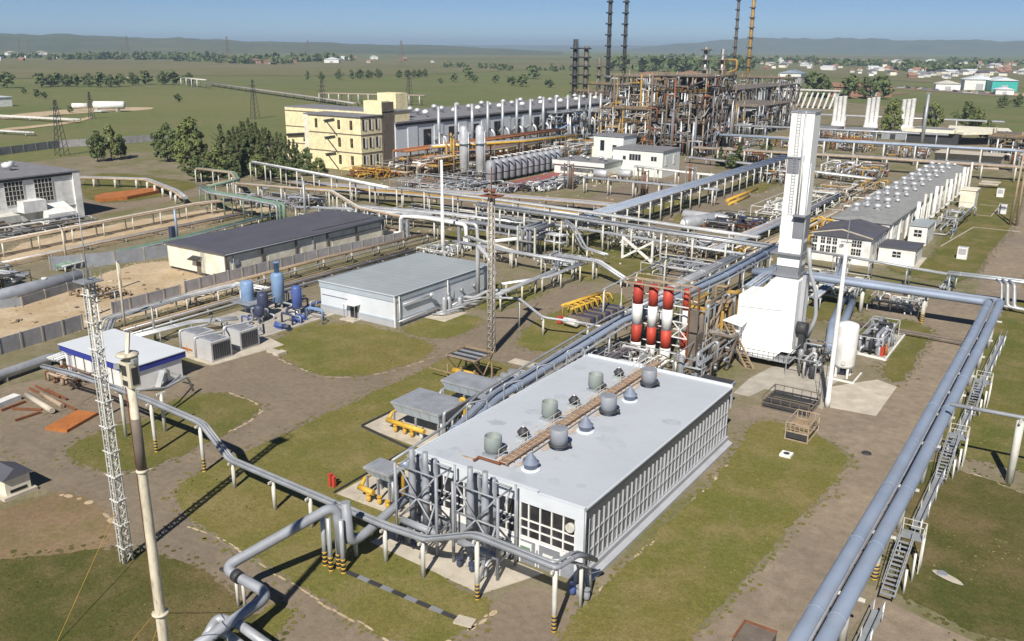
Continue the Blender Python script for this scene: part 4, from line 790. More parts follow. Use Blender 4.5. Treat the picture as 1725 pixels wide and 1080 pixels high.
for x, y in ((-53.2,110.4),(-43.4,110.4),(-43.4,107.2),(-46,110.6),(-50.5,110.6)): part('post', MB().beam((x,y,0),(x,y,10.9),.22), M_rust if x > -46 else M_galv, ss)
br = MB()
for z in (2,4.4,6.6,8.8):
    br.beam((-45.6,107.1,z),(-43.4,107.1,z),.14).beam((-53,110.5,z),(-43.4,110.5,z),.12)
br.beam((-45.6,107.1,4.4),(-43.4,107.1,6.6),.12).beam((-45.6,107.1,6.6),(-43.4,107.1,4.4),.12)
part('bracing', br, M_white, ss)
part('rust_screen', MB().box(-43.6,107.5,5.4,-42.2,107.7,8.4).box(-43.7,107.6,.2,-42.3,110.3,5.0), M_brown, ss)
part('hanging_lamp', MB().lathe([(.05,7.2),(.35,7.0),(.05,7.9),(.04,9.9)], -53.6, 107.4, 10), M_offwhite, ss)
# ------------------------------------------------------------------ machinery cluster generator: frame, vessels, pipes and valves
def skid(label, x0, y0, x1, y1, h, mats, seed, n=14, name='pipe_manifold', cat='pipework', verticals=4, lamps=0, r0=.09, r1=.2, dirs='xy'):
    r = random.Random(seed); root = thing(name, label, cat, ((x0+x1)/2, (y0+y1)/2, 0)); W_, D_ = x1-x0, y1-y0
    for k in range(n):
        rad = r.uniform(r0, r1); z = r.uniform(.35, h); m = r.choice(mats)
        if ('x' in dirs and r.random() < .5) or 'y' not in dirs:
            a, b = sorted((r.uniform(x0, x1), r.uniform(x0, x1))); y = r.uniform(y0, y1)
            if b - a < W_*.3: b = min(x1, a + W_*.4)
            pts = [(a,y,.0),(a,y,z),(b,y,z),(b,y + r.choice((-1,1))*D_*.12,z),(b,y + r.choice((-1,1))*D_*.12,.1)]
        else:
            a, b = sorted((r.uniform(y0, y1), r.uniform(y0, y1))); x = r.uniform(x0, x1)
            if b - a < D_*.3: b = min(y1, a + D_*.4)
            dx = r.choice((-1,1))*W_*.12; pts = [(x,a,.0),(x,a,z),(x,b,z),(x+dx,b,z),(x+dx,b,.1)]
        part('pipe', MB().tube(rounded(pts, .35, 2), rad, 7), m, root)
    for k in range(verticals):
        x, y = r.uniform(x0, x1), r.uniform(y0, y1); hh = r.uniform(.55, 1.0)*h; q = r.uniform(.2, .42)
        part('vessel', MB().lathe([(q*.5,.1),(q,.4),(q,hh-.2),(q*.6,hh),(q*.2,hh+.05)], x, y, 10), r.choice(mats), root)
    for k in range(n//2):
        x, y = r.uniform(x0, x1), r.uniform(y0, y1); z = r.uniform(.3, h*.8); q = r.uniform(.14, .26)
        part('valve', MB().lathe([(q,z-.2),(q,z+.2),(q*.3,z+.22),(q*.3,z+.5),(q*1.3,z+.52),(q*1.3,z+.58)], x, y, 8), r.choice(mats), root)
    fr = MB(); 
    for x in (x0, x1):
        for y in (y0, y1): fr.beam((x,y,0),(x,y,h*.9),.12)
    fr.beam((x0,y0,h*.9),(x1,y0,h*.9),.12).beam((x0,y1,h*.9),(x1,y1,h*.9),.12).beam((x0,y0,h*.9),(x0,y1,h*.9),.12).beam((x1,y0,h*.9),(x1,y1,h*.9),.12)
    part('support_frame', fr, r.choice(mats), root)
    return root
skid('tangle of rust and tan pipework and hoppers behind the striped stacks', -45.5, 110.5, -42.3, 122, 8.5, [M_brown,M_rustlight,M_wood,M_galv,M_ochre], 3, 26, r1=.4)
skid('dark pumps and pipes between the striped stacks and the white boiler', -42.5, 101, -38.6, 115, 4.5, [M_dark,M_galv,M_brown,M_pipegrey], 4, 26, r1=.3)
skid('grey pipework between the boiler and the sloping duct', -46, 124, -39, 137, 5.5, [M_lag,M_offwhite,M_galv,M_silver], 5, 24, r1=.3)
skid('small dark pumps at the right foot of the boiler', -31.5, 113.0, -27.6, 122, 3.0, [M_dark,M_galv,M_brown,M_silver], 6, 16)
skid('rust-stained pipes in front of the striped stacks at the hall end', -53, 99, -44, 106.6, 2.6, [M_galv,M_lag,M_brown,M_silver,M_white], 7, 26)
skid('dark valve clutter on the kerbed slab behind the white tank', -26.4, 128.5, -22.6, 140, 2.8, [M_dark,M_pipegrey,M_galv,M_dark,M_silver], 8, 36, r0=.12, r1=.3, verticals=6)
ac = thing('dark_cooler_unit', 'dark flat-topped cooler box on legs at the far hall corner', 'air cooler', (-35.2, 96, 0)); part('casing', MB().box(-37.3,94.3,3.1,-33.1,98.2,3.5), M_pipegrey, ac); part('tube_bundle', MB().box(-37.1,94.5,3.5,-33.3,98.0,3.62), M_dark, ac); part('plenum', MB().box(-36.9,94.6,2.1,-33.5,97.9,3.1), M_dark, ac)
for x in (-37,-33.4):
    for y in (94.6,97.9): part('leg', MB().box(x-.12,y-.12,0,x+.12,y+.12,2.3), M_lag, ac)
kerb([(-25.6,127.6),(-21.7,126.9),(-21.8,141.5),(-25,141)], .22, .3)
pad([(-26.2,127.4),(-21.7,126.8),(-21.8,141.6),(-26.2,141.2)], .06, mat=M_conc)
fd = thing('fire_extinguisher_stand', 'small red firefighting stand at the kerbed slab corner', 'fire stand', (-22.6,128.6,0)); part('stand', MB().box(-22.8,128.4,0,-22.3,128.8,1.5), M_red, fd); part('cone', MB().lathe([(.3,0),(.05,1.9)], -22.2, 129.4, 8), M_orange, fd)
# white vertical tank and tall white pole
vt = thing('vertical_tank', 'white vertical cylindrical tank on legs beside the tall white pole', 'tank', (-25.1, 117.2, 0))
part('shell', MB().lathe([(.5,1.25),(1.25,1.45),(1.38,1.8),(1.38,7.0),(1.25,7.35),(.5,7.6),(.02,7.65)], -25.1, 117.3, 28), M_white, vt)
for k in range(4): a = PI/4 + k*PI/2; part('leg', MB().box(-25.1+1.05*math.cos(a)-.14,117.3+1.05*math.sin(a)-.14,0,-25.1+1.05*math.cos(a)+.14,117.3+1.05*math.sin(a)+.14,1.7), M_white, vt)
part('manway', MB().tube([(-24.9,115.95,2.3),(-24.9,115.75,2.3)], .3, 12), M_offwhite, vt)
kerb([(-26.5,115.2),(-23.2,115.0),(-23.2,119.5)], .2, .22)
wp = thing('white_pole', 'tall plain white pole beside the white vertical tank', 'pole', (-23.8,105,0)); part('shaft', MB().lathe([(.33,0),(.33,1.2),(.29,1.25),(.27,12),(.2,20.3),(.04,20.4)], -23.8, 105, 14), M_white, wp)
part('antenna', MB().tube([(-23.8,105,20.3),(-23.8,105,24.5)], .05, 5).beam((-24.5,105,20.6),(-23.1,105,20.6),.12).beam((-24.4,104.6,20.1),(-24.4,105.4,20.1),.3), M_galv, wp)
part('cable_frame', MB().beam((-25.5,107,0),(-25.5,107,6.5),.06).beam((-24.6,106.2,0),(-24.6,106.2,6.5),.06).beam((-25.5,107,6.5),(-24.6,106.2,6.5),.06).beam((-25.5,107,3.2),(-24.6,106.2,3.2),.06), M_dark, wp)
pad([(-23.76, 105.06), (-18.2, 105.62), (-18.18, 117.18), (-20.88, 118.42), (-22.95, 115.65), (-25.25, 112.22)], .05); pad([(-34.91, 102.94), (-35.05, 109.01), (-34.07, 115.26), (-28, 120.11), (-24.05, 118.92), (-25.49, 112.57), (-24.04, 103.97), (-27.82, 105.48), (-32.02, 106.71), (-32.87, 102.9)], .03, mat=M_conc)
# crates and frames on the ground
def pallet_frame(label, x0, y0, x1, y1, h, mat, rows, seed):
    r = thing('pallet_rack', label, 'steel frame', ((x0+x1)/2,(y0+y1)/2,0)); f = MB()
    for x in (x0,x1):
        for y in (y0,y1): f.beam((x,y,0),(x,y,h),.14)
    for z in (.1,h*.5,h): f.beam((x0,y0,z),(x1,y0,z),.1).beam((x0,y1,z),(x1,y1,z),.1).beam((x0,y0,z),(x0,y1,z),.1).beam((x1,y0,z),(x1,y1,z),.1)
    for k in range(1, 5): f.beam((x0+(x1-x0)*k/5,y0,h*.5),(x0+(x1-x0)*k/5,y0,h),.07).beam((x0+(x1-x0)*k/5,y1,0),(x0+(x1-x0)*k/5,y1,h),.07)
    part('frame', f, mat, r); t = MB(); q = random.Random(seed)
    for k in range(rows): yy = y0+.2+(y1-y0-.4)*k/(rows-1); t.beam((x0+.1,yy,h*.42+q.uniform(0,.3)),(x1-.1,yy,h*.42+q.uniform(0,.3)),.14,.1)
    part('slat', t, M_wood if mat is M_rustlight else M_dark, r); part('side_panel', MB().box(x0+.1,y0-.03,.3,x1-.1,y0+.03,h*.48), M_dark, r)
pallet_frame('tan slatted steel frame with dark front panel beside the lawn', -25.2, 92.9, -22.7, 97.2, 2.1, M_rustlight, 9, 1)
pallet_frame('long dark low frame of rusty slats behind the tan slatted frame', -30.4, 100.4, -24.8, 105.2, 1.5, M_brown, 14, 2)
mh = thing('manhole', 'white square concrete manhole on the lawn by the slatted frame', 'manhole', (-23.7,88.7,0)); part('collar', MB().box(-24.3,88.1,0,-23.1,89.3,.3), M_white, mh); part('lid', MB().lathe([(.34,.3),(.34,.33)], -23.7, 88.7, 14), M_dark, mh)
solo('manhole_cover', MB().lathe([(.55,0),(.5,.1),(.36,.1),(.34,.14)], -16.7, 94.3, 16), M_dark, 'dark round manhole cover in the right road', 'manhole')
mh = thing('manhole', 'oval pale manhole on the right lawn', 'manhole', (-5.4,73.6,0)); part('collar', MB().add([(-5.4+1.3*math.cos(t*PI/9)*(.9 if t<9 else 1)-.2*math.sin(t*PI/9), 73.4+.55*math.sin(t*PI/9)-.35*math.cos(t*PI/9), .12) for t in range(18)], [list(range(18))]), M_padlight, mh); part('lid', MB().lathe([(.42,.1),(.4,.2)], -5.9, 73.7, 14), M_pipegrey, mh)
cb = thing('steel_bin', 'brown open steel bin cut by the bottom edge', 'bin', (-15.51, 55.78)); bx, by = (-15.51, 55.78); part('body', MB().box(bx-1.3,by-1.6,0,bx+1.1,by+.8,1.2), M_brown, cb); part('rim', MB().beam((bx-1.3,by+.8,1.25),(bx+1.1,by+.8,1.25),.14).beam((bx-1.3,by-1.6,1.25),(bx-1.3,by+.8,1.25),.14), M_rust, cb)
# ------------------------------------------------------------------ long right hall with rows of round roof vents
lb = thing('long_hall', 'long low grey-roofed hall with two rows of round roof vents', 'industrial hall', (-42.5, 255, 0))
part('wall', MB().box(-48.6,199.2,0,-36.9,312,6.6), M_offwhite, lb)
part('roof', MB().add([(-49.1,198.9,6.6),(-42.8,198.9,7.5),(-36.4,198.9,6.6),(-49.1,312.3,6.6),(-42.8,312.3,7.5),(-36.4,312.3,6.6),(-36.4,198.9,6.3),(-36.4,312.3,6.3),(-49.1,198.9,6.3),(-49.1,312.3,6.3)],[(0,1,4,3),(1,2,5,4),(2,6,7,5),(0,8,6,2,1),(8,0,3,9)]), M_roofash, lb)
for i in range(16):
    y = 203+i*6.9; w = part('window', MB().box(-36.9,y,2.2,-36.82,y+3.6,5.2), M_glass2, lb)
    fr = MB()
    for k in range(5): fr.box(-36.83,y+k*.9-.05,2.2,-36.76,y+k*.9+.05,5.2)
    fr.box(-36.83,y,3.6,-36.76,y+3.6,3.72); part('window_frame', fr, M_white, w)
for i in range(13): part('pilaster', MB().box(-36.9,201+i*8.6-.25,0,-36.5,201+i*8.6+.25,6.3), M_white, lb)
for row, x in ((0,-46.3),(1,-42.0)):
    for i in range(10):
        y = 209 + i*10.4 + (1 if row else 0)
        v = part('roof_vent', MB().lathe([(.5,6.9),(.55,7.7),(.6,7.9),(.82,8.05),(.85,8.35),(.7,8.6),(.25,8.75)], x, y, 14), M_silver, lb)
        part('vent_base', MB().box(x-.8,y-.8,6.7,x+.8,y+.8,7.35), M_lag, v)
        part('small_vent', MB().lathe([(.35,6.8),(.4,7.5),(.6,7.6),(.55,7.9),(.2,8.05)], x+1.4, y+4.2, 12), M_silver, lb)
for i in range(12):
    y = 222+i*7.6; part('side_stack', MB().tube(rounded([(-36.6,y,1.2),(-35.4,y,1.2),(-35.4,y,8.2+.8*(i%2))], .4), .32 if i % 3 else .42, 10), M_offwhite if i % 3 else M_white, lb)
an = thing('white_annex', 'white gabled annex with dark sheet roof joined to the near end of the long hall', 'annex', (-43, 191, 0))
part('wall', MB().box(-48.6,184.4,0,-37.2,198.6,5.6), M_white, an)
part('roof', MB().add([(-49,184,5.6),(-43,184,6.9),(-36.8,184,5.6),(-49,199,5.6),(-43,199,6.9),(-36.8,199,5.6),(-36.8,184,5.4),(-36.8,199,5.4),(-49,184,5.4),(-49,199,5.4)],[(0,1,4,3),(1,2,5,4),(2,6,7,5),(0,8,6,2,1),(8,0,3,9),(3,4,5,7,9)]), M_roofdark, an)
for k in range(5): part('roof_sheet', MB().add([(-48.6+k*.9,186+k*.8,5.72+k*.19),(-48.2+k*.9,186+k*.8,5.81+k*.19),(-48.2+k*.9,190+k,5.81+k*.19),(-48.6+k*.9,190+k,5.72+k*.19)],[(0,1,2,3)]), M_brown, an)
for x in (-48.2,-46.6,-45.4,-44.2,-40.4,-39.4):
    for z in (2.0, 3.7):
        w = part('window', MB().box(x-.42,184.32,z,x+.42,184.42,z+1.25), M_glass, an); part('window_frame', MB().box(x-.03,184.28,z,x+.03,184.33,z+1.25).box(x-.42,184.28,z+.6,x+.42,184.33,z+.66), M_white, w)
for y in (187,190.5,194):
    w = part('window', MB().box(-37.2,y,2.0,-37.12,y+1.6,4.4), M_glass2, an); part('window_frame', MB().box(-37.13,y+.75,2,-37.08,y+.85,4.4), M_white, w)
part('gable_trim', MB().beam((-49,183.98,5.7),(-43,183.98,6.98),.12,.25).beam((-43,183.98,6.98),(-36.8,183.98,5.7),.12,.25), M_padlight, an)
def booth(label, x0, y0, x1, y1, h, roofm=None, win=True, wallm=None):
    r = thing('small_outbuilding', label, 'outbuilding', ((x0+x1)/2,(y0+y1)/2,0)); part('wall', MB().box(x0,y0,0,x1,y1,h), wallm or M_white, r); part('roof', MB().box(x0-.25,y0-.25,h,x1+.25,y1+.25,h+.18), roofm or M_roofdark, r)
    if win:
        w = part('window', MB().box((x0+x1)/2-.8,y0-.06,h*.45,(x0+x1)/2+.8,y0+.02,h*.8), M_glass, r); part('window_frame', MB().box((x0+x1)/2-.05,y0-.1,h*.45,(x0+x1)/2+.05,y0-.05,h*.8).box((x0+x1)/2-.8,y0-.1,h*.6,(x0+x1)/2+.8,y0-.05,h*.64), M_white, w)
        part('door', MB().box(x1-.02,y0+1,0,x1+.05,y0+2,2), M_pipegrey, r)
    return r
booth('small white dark-roofed building standing in front of the long hall annex', -36.6, 189.6, -29.6, 197.6, 3.3)
pad([(-37,188),(-28.5,187.5),(-28.8,199.5),(-36.5,199.5)], .1)
booth('small white building with an arched front beside the long hall', -35.2, 212.5, -31.4, 222, 4.2, M_roofgrey)
booth('cream kiosk beside the far part of the long hall', -33.2, 271.5, -29.4, 277.5, 5.0, M_cream, False, M_cream)
for lab, x, y in (('nearer of two small white boxes standing on the right lawn', -22.7, 203.3), ('farther of two small white boxes standing on the right lawn', -22.1, 268.5), ('small white shed standing in the road edge lawn by the far kiosk', -26.0, 300)):
    r = thing('utility_box', lab, 'utility box', (x,y,0)); part('body', MB().box(x-.95,y-.8,.05,x+.95,y+.8,2.5), M_white, r); part('hatch', MB().box(x-.7,y-.86,1.1,x+.7,y-.8,2.3).box(x-.7,y-.6,2.5,x+.7,y+.6,2.56), M_hallgrey, r)
for k in range(2): part('panel', MB().box(-34,317+k*6,1.0,-28.5,319.5+k*6,1.3), M_padlight, thing('low_rack', ('nearer' if k == 0 else 'farther') + ' of two pale flat-topped racks beside the far end of the long hall', 'rack', (-31,318+k*6,0)))
tw = thing('twin_pole_mast', 'rusty twin-legged power pole at the right edge', 'power pole', (-17.8,251.3,0))
for x in (-18.5,-17.1): part('leg', MB().tube([(x,251.3,0),(x+.3*(1 if x<-18 else -1),251.3,19.5)], .26, 8, rr=[.34,.2]), M_rustlight, tw)
part('crossarm', MB().beam((-20,251.3,18.6),(-15.6,251.3,18.6),.2).beam((-18.5,251.3,6),(-17.1,251.3,12),.1).beam((-17.1,251.3,6),(-18.5,251.3,12),.1), M_rust, tw)
skid('small grey pipes and valves between the long hall and the white outbuilding', -34.5, 226, -28, 262, 3.4, [M_galv,M_lag,M_offwhite], 9, 16, r1=.28)
kerb([(-29,262),(-24,262),(-24,281),(-29,281)], .3, .1, mat=M_conc); kerb([(-28.4,214),(-25.6,243),(-15.4,243)], .35, .1, mat=M_conc); 
# ------------------------------------------------------------------ pipe racks of the centre
def many(n, w, r0, r1, mats, seed, dz=0):
    r = random.Random(seed); return [(-w/2 + w*(k+.5)/n, dz + (r.uniform(0,.1)), r.uniform(r0, r1), r.choice(mats)) for k in range(n)]
BG = [M_bluegrey, M_bluegrey, M_lag, M_pipegrey]; GR = [M_lag, M_galv, M_pipegrey, M_silver]; TN = [M_rustlight, M_lag, M_offwhite, M_galv, M_ochre]; WH = [M_offwhite, M_white, M_silver, M_lag]
rack('wide blue-grey pipe rack on close rows of pale posts running far into the plant', [(-94,165.5,6),(-94,313,6)], many(7,4.6,.2,.42,BG,1) + many(4,4,.12,.2,GR,2,-1.6), step=6.2, w=4.8, pmat=M_offwhite, tiers=(0,1.5), bw=.3)
cr = rack('two-level grey pipe rack crossing the plant centre with a white cross brace', [(-122,167.2,6.2),(-94,165.5,6.2),(-74,163.5,6.2),(-50.5,161.8,6.2)], [(-.6,.1,.4,M_lag),(.5,.1,.28,M_galv),(.0,-1.9,.22,M_lag),(.7,-1.9,.2,M_galv),(-.8,-2.0,.18,M_galv),(0,.75,.1,M_galv)], step=7.0, w=2.2, pmat=M_offwhite, tiers=(0,2.0), bw=.34)
part('brace', MB().beam((-81,161.9,.2),(-74,161.3,4.4),.42).beam((-81,161.9,4.4),(-74,161.3,.2),.42).beam((-81,161.9,0),(-81,161.9,4.6),.4).beam((-74,161.3,0),(-74,161.3,4.6),.4), M_white, cr)
rack('thick twin pipes running along the hall side up to the plant centre', [(-50.6,166,6.0),(-50.6,137,6.0),(-52.6,119,5.4),(-54.3,108,4.9),(-54.3,92,4.2),(-53.6,76,4.0),(-51.2,66,3.9),(-50.6,57.5,3.8)], [(-.75,0,.42,M_bluegrey),(.35,0,.40,M_bluegrey),(-1.4,-.5,.2,M_lag),(1.0,-.3,.18,M_lag),(1.5,.3,.14,M_galv),(-.2,.6,.1,M_galv)], step=7, w=3.0, pmat=M_galv, bw=.3, hang=.5)
rack('row of low silver pipes beside the hall side wall', [(-51.0,104,2.4),(-50.8,80,2.4),(-50.2,64,2.4)], many(4,1.8,.12,.22,[M_silver,M_lag,M_galv],5), step=5, w=2, bw=.2)
for i in range(4):
    y = 66+i*6.6; lp = thing('pipe_loop', 'small grey inverted-U vent loop beside the hall eave, ' + nth(i, 4) + ' of four', 'pipe loop', (-49,y,0), 'vent loops at the hall eave')
    part('pipe', MB().tube(rounded([(-49.6,y,.1),(-49.6,y,7.6),(-48.7,y+2.2,7.6),(-48.7,y+2.2,5.2)], .3), .09, 7), M_lag, lp); part('valve', MB().lathe([(.2,4.6),(.2,5.0),(.08,5.05),(.24,5.2)], -49.6, y, 8), M_silver, lp)
# behind the grey building
rack('double pipe run on white posts behind the mottled mast', [(-80,141,3.3),(-93,141.5,3.3),(-110,142.5,3.3)], [(-.4,0,.3,M_lag),(.4,0,.24,M_lag)], step=7, w=1.4, pmat=M_offwhite, bw=.3)
rack('grey pipe pair with sloping end left of the striped stacks', [(-85.73, 142.66, 3.6), (-76.58, 143.2, 3.6), (-69.23, 140.61, 1.6)], [(-.4,0,.3,M_silver),(.4,0,.3,M_lag)], step=8, w=1.6, pmat=M_offwhite, bw=.32)
rack('grey pipe pair running from the mottled mast to the plant centre', [(-80.17, 114.8, 2.8), (-81.11, 134.88, 2.8), (-83.59, 140.22, 3.2)], [(-.3,0,.22,M_lag),(.3,0,.22,M_galv)], step=7, w=1.2, pmat=M_offwhite, bw=.26)
rack('thin pipe on posts sloping down toward the striped stacks', [(-77.5,107.5,4.6),(-72.5,110.2,4.7),(-67.2,108.8,2.9),(-61.6,110.6,2.6),(-55.5,110.8,2.6)], [(0,0,.15,M_lag),(.3,0,.1,M_galv)], w=.9, pmat=M_offwhite, kind='single', bw=.3, posts=[(Vector((-72.5,110.2,4.7)),Vector((1,0,0))),(Vector((-67.2,108.8,2.9)),Vector((1,0,0))),(Vector((-60.5,110.6,2.6)),Vector((1,0,0)))])
rack('thin dark pipe strung diagonally above the striped stacks', [(-63.49, 120.46, 5.2), (-62.96, 145.15, 6)], [(0,0,.12,M_pipegrey)], step=11, w=.6, kind='single', pmat=M_offwhite, bw=.26)
rack('lower two-level pipes between the mottled mast and the central crossing', [(-118,158,4.2),(-97,157,4.2),(-92,156.5,4.2)], many(5,2.4,.12,.26,GR,8) + many(3,2,.1,.2,GR,9,-1.5), step=6, w=2.6, pmat=M_offwhite, tiers=(0,1.5), bw=.26)
rack('curved white insulated pipe beside the mottled mast', [(-97,157,3.6),(-99,151,3.8),(-103,147,3.4),(-107,147,2.4)], [(0,0,.4,M_white),(.9,-.2,.16,M_lag)], step=6, w=1.4, pmat=M_offwhite)
cv = thing('vertical_pipe', 'tall silver vertical pipe at the far corner of the flat grey-blue building', 'pipe', (-93.6,123.5,0)); vx, vy = (-86.22, 118.12); part('riser', MB().tube(rounded([(vx,vy,.3),(vx,vy,9.9),(vx+3.5,vy-1.8,8.6),(vx+5.4,vy-2.4,6.0)], .8), .36, 12), M_silver, cv)
part('manifold', MB().tube(rounded([(vx-5,vy-2,.9),(vx,vy-1.2,.9),(vx+2.5,vy-.5,2.4),(vx+6,vy+2,2.6)], .6), .3, 10).tube(rounded([(vx-3,vy-3,.4),(vx-3,vy-3,2.6),(vx-2,vy-4.5,2.6),(vx-2,vy-4.5,.3)], .3), .32, 10), M_lag, cv); part('post', MB().tube([(vx+2.8,vy-1,0),(vx+2.8,vy-1,2.2)], .18, 8).tube([(vx+5,vy-2.2,0),(vx+5,vy-2.2,5.6)], .2, 8), M_offwhite, cv)
ym = thing('yellow_manifold', 'yellow header pipes above dark finned cooler bank in the centre lawn', 'manifold', (-63.46, 118.84)); mx, my = (-63.46, 118.84)
for k in range(8):
    t = k/7; a = Vector((mx-4.5+1.2*t, my-3+10*t, 0)); part('riser', MB().tube(rounded([(a.x,a.y,.4),(a.x,a.y,2.7),(a.x+1.6,a.y+.4,3.1),(a.x+2.4,a.y+.5,1.6)], .4), .14, 7), M_yellow if k % 3 else M_ochre, ym)
for dx, z in ((-.2,2.9),(.8,3.2),(1.5,2.6)): part('header_pipe', MB().tube([(mx-4.5+dx,my-3,z),(mx-3.3+dx,my+7,z)], .2, 9), M_yellow, ym)
for k in range(10): part('fin_bank', MB().box(mx-3.6+.12*k,my-3+k,.3,mx+.4+.12*k,my-2.35+k,1.5), M_navy if k % 2 else M_brown, ym)
part('end_vessel', MB().tube([(mx-3.5,my-4.2,1.0),(mx-1,my-4.6,1.0)], .55, 12), M_white, ym); part('red_valve', MB().box(mx-5,my-4,.2,mx-4.2,my-3,1.2), M_red, ym)
skid('grey pump manifold on the lawn beside the thick twin pipes', -57.5, 100, -54, 106, 2.2, [M_lag,M_silver,M_galv], 14, 14)
mm = thing('lattice_mast', 'rust-mottled slim lattice mast in the scene centre', 'mast', (-68.9,97.6,0)); 
part('shaft', MB().tube([(-68.9,97.6,0),(-68.9,97.6,22.5)], .28, 8, rr=[.30,.22]), M_mast, mm); lattice_mast(mm, -68.9, 97.6, 22.5, .4, .3, M_mast, 22, .075, .035)
part('lamp_bracket', MB().box(-70.2,96.6,22.5,-67.6,98.8,22.65).beam((-70.2,96.6,23.4),(-67.6,96.6,23.4),.06).beam((-68.9,97.6,22.6),(-68.9,97.6,26.5),.12).tube([(-69.4,97.0,23.1),(-69.4,97.0,23.6)],.3,8).tube([(-68.2,97.0,23.1),(-68.2,97.0,23.6)],.3,8), M_rust, mm)
# ------------------------------------------------------------------ middle right yard between the racks
tk = thing('horizontal_tank', 'pale grey horizontal tank with white end cap in the plant centre', 'tank', (-80,186,0)); tx, ty = (-81.52, 194.02)
part('shell', MB().tube([(tx,ty,2.1),(tx+.15,ty+.2,2.1),(tx+4,ty+12.5,2.1),(tx+4.1,ty+12.9,2.1)], 1.5, 20, rr=[1.1,1.5,1.5,1.1]), M_lag, tk); part('end_cap', MB().tube([(tx-.12,ty-.4,2.1),(tx,ty,2.1)], 1.1, 16, rr=[.6,1.1]), M_white, tk)
for t in (.2,.8): part('saddle', MB().obox((tx+4*t,ty+12.5*t,0),(2.4,.6,1.1),-.3), M_conc, tk)
tk = thing('horizontal_tank', 'white horizontal tank behind the pale grey one in the plant centre', 'tank', (-84,196,0)); tx, ty = (-86.08, 205.24)
part('shell', MB().tube([(tx,ty,2.2),(tx+.2,ty-.1,2.2),(tx+11.4,ty-1.2,2.2),(tx+11.7,ty-1.2,2.2)], 1.3, 20, rr=[.9,1.3,1.3,.9]), M_silver, tk); part('end_cap', MB().tube([(tx+11.7,ty-1.2,2.2),(tx+12.0,ty-1.2,2.2)], .9, 16, rr=[.9,.5]), M_white, tk)
for t in (2,9): part('saddle', MB().box(tx+t,ty-.9,0,tx+t+.6,ty+.7,1.2), M_conc, tk)
for i, (px, py, n_) in enumerate(((1185,398,5),(1215,402,4),(1250,375,4))):
    pass
rack('row of low silver pipes running from the tanks to the stack, left bundle', [(-66,171,1.8),(-64,205,2.2),(-63,260,2.4)], many(5,3.2,.2,.4,[M_lag,M_bluegrey,M_silver,M_rustlight],21), step=7, w=3.4, pmat=M_offwhite, bw=.24)
rack('row of low tan pipes running from the boiler toward the far plant, right bundle', [(-58,170,1.7),(-57,215,2.0),(-56,275,2.4)], many(5,3.4,.15,.32,TN,22), step=7, w=3.4, pmat=M_offwhite, bw=.24)
skid('yellow valve station beside the two-level pipe rack', -62.5, 166, -57, 178, 3.2, [M_yellow,M_yellow,M_ochre,M_white], 23, 20, r1=.28)
skid('dark brown pump group behind the two horizontal tanks', -80, 199, -66, 214, 3.0, [M_brown,M_dark,M_navy,M_rust,M_silver], 24, 34, r1=.3)
skid('rows of white valve stubs left of the tall stack', -75, 222, -62, 258, 3.6, [M_white,M_silver,M_offwhite,M_lag], 25, 44, r1=.25, verticals=16)
skid('yellow pipework right of the tall stack', -58, 196, -51, 222, 3.0, [M_yellow,M_ochre,M_rustlight,M_galv], 26, 26, r1=.28)
skid('brown steel clutter between the stack and the long hall', -58, 228, -51, 268, 3.8, [M_brown,M_wood,M_galv,M_offwhite], 27, 36, r1=.3)
solo('ochre_pipe_pile', MB().tube([(-88.89, 242.1, 0.4), (-89.54, 268.88, 0.4)], .5, 8).tube([(-86.29, 236.66, 0.4), (-86.73, 254.08, 0.4)], .4, 8), M_yellow, 'yellow-ochre pipes lying on bare ground left of the tall stack', 'pipe pile')
skid('low grey pipework on the grass right of the boiler', -45.5, 152, -33, 166, 2.8, [M_lag,M_galv,M_offwhite,M_pipegrey], 28, 34, r1=.3)
skid('silver pipes and valves under the turning duct', -30, 152, -22, 160, 2.2, [M_silver,M_galv,M_offwhite], 29, 18)
rack('pale pipe bundle sloping beside the boiler to the long hall', [(-37.5,146.5,2.2),(-37,160,3.0),(-40,176,3.2)], many(3,1.6,.2,.34,[M_lag,M_bluegrey],30), step=7, w=2, bw=.24)
rack('grey pipe run in front of the long hall annex', [(-49,176,3.6),(-38,174.6,3.6),(-21,171.8,3.4)], many(3,1.4,.14,.26,GR,31), step=7, w=1.8, bw=.26)
solo('duct_pair', MB().tube(rounded([(-27.3,125,.9),(-30.2,137,1.1),(-31.6,148,2.0)],1), .62, 12).tube(rounded([(-28.9,124.6,.9),(-31.6,136,1.1),(-33.2,148,2.0)],1), .62, 12), M_bluegrey, 'two short blue-grey pipes sloping down behind the white tank', 'pipe')

# more pipework of the crowded centre
pt = thing('pipe_tower', 'cluster of dark vertical risers under the central pipe crossing', 'pipe tower', (-97,160,0))
for k, (dx, dy, r_) in enumerate(((0,0,.3),(1.0,.3,.22),(1.9,.1,.34),(2.8,.5,.2),(.6,1.2,.26),(2.2,1.5,.3))): part('riser', MB().tube(rounded([(-98.5+dx,150.5+dy,.2),(-98.5+dx,150.5+dy,6.2-.3*(k%3)),(-98.5+dx,158+dy,6.2-.3*(k%3))], .5), r_, 8), (M_galv,M_lag,M_bandgrey)[k % 3], pt)
for x in (-99.2,-95): part('post', MB().beam((x,150,0),(x,150,6.6),.34), M_offwhite, pt)
[part('cross_beam', MB().beam((-99.4,150,zz),(-94.8,150,zz),.28), M_galv, pt) for zz in (6.5,3.6)]
rack('pipe pair stepping down from the central crossing toward the lawn', [(-96,163,6.2),(-92,160,5.8),(-86.5,155.5,2.6),(-80,153,2.5)], [(-.4,0,.24,M_lag),(.4,0,.2,M_galv)], step=7, w=1.4, pmat=M_offwhite, bw=.28)
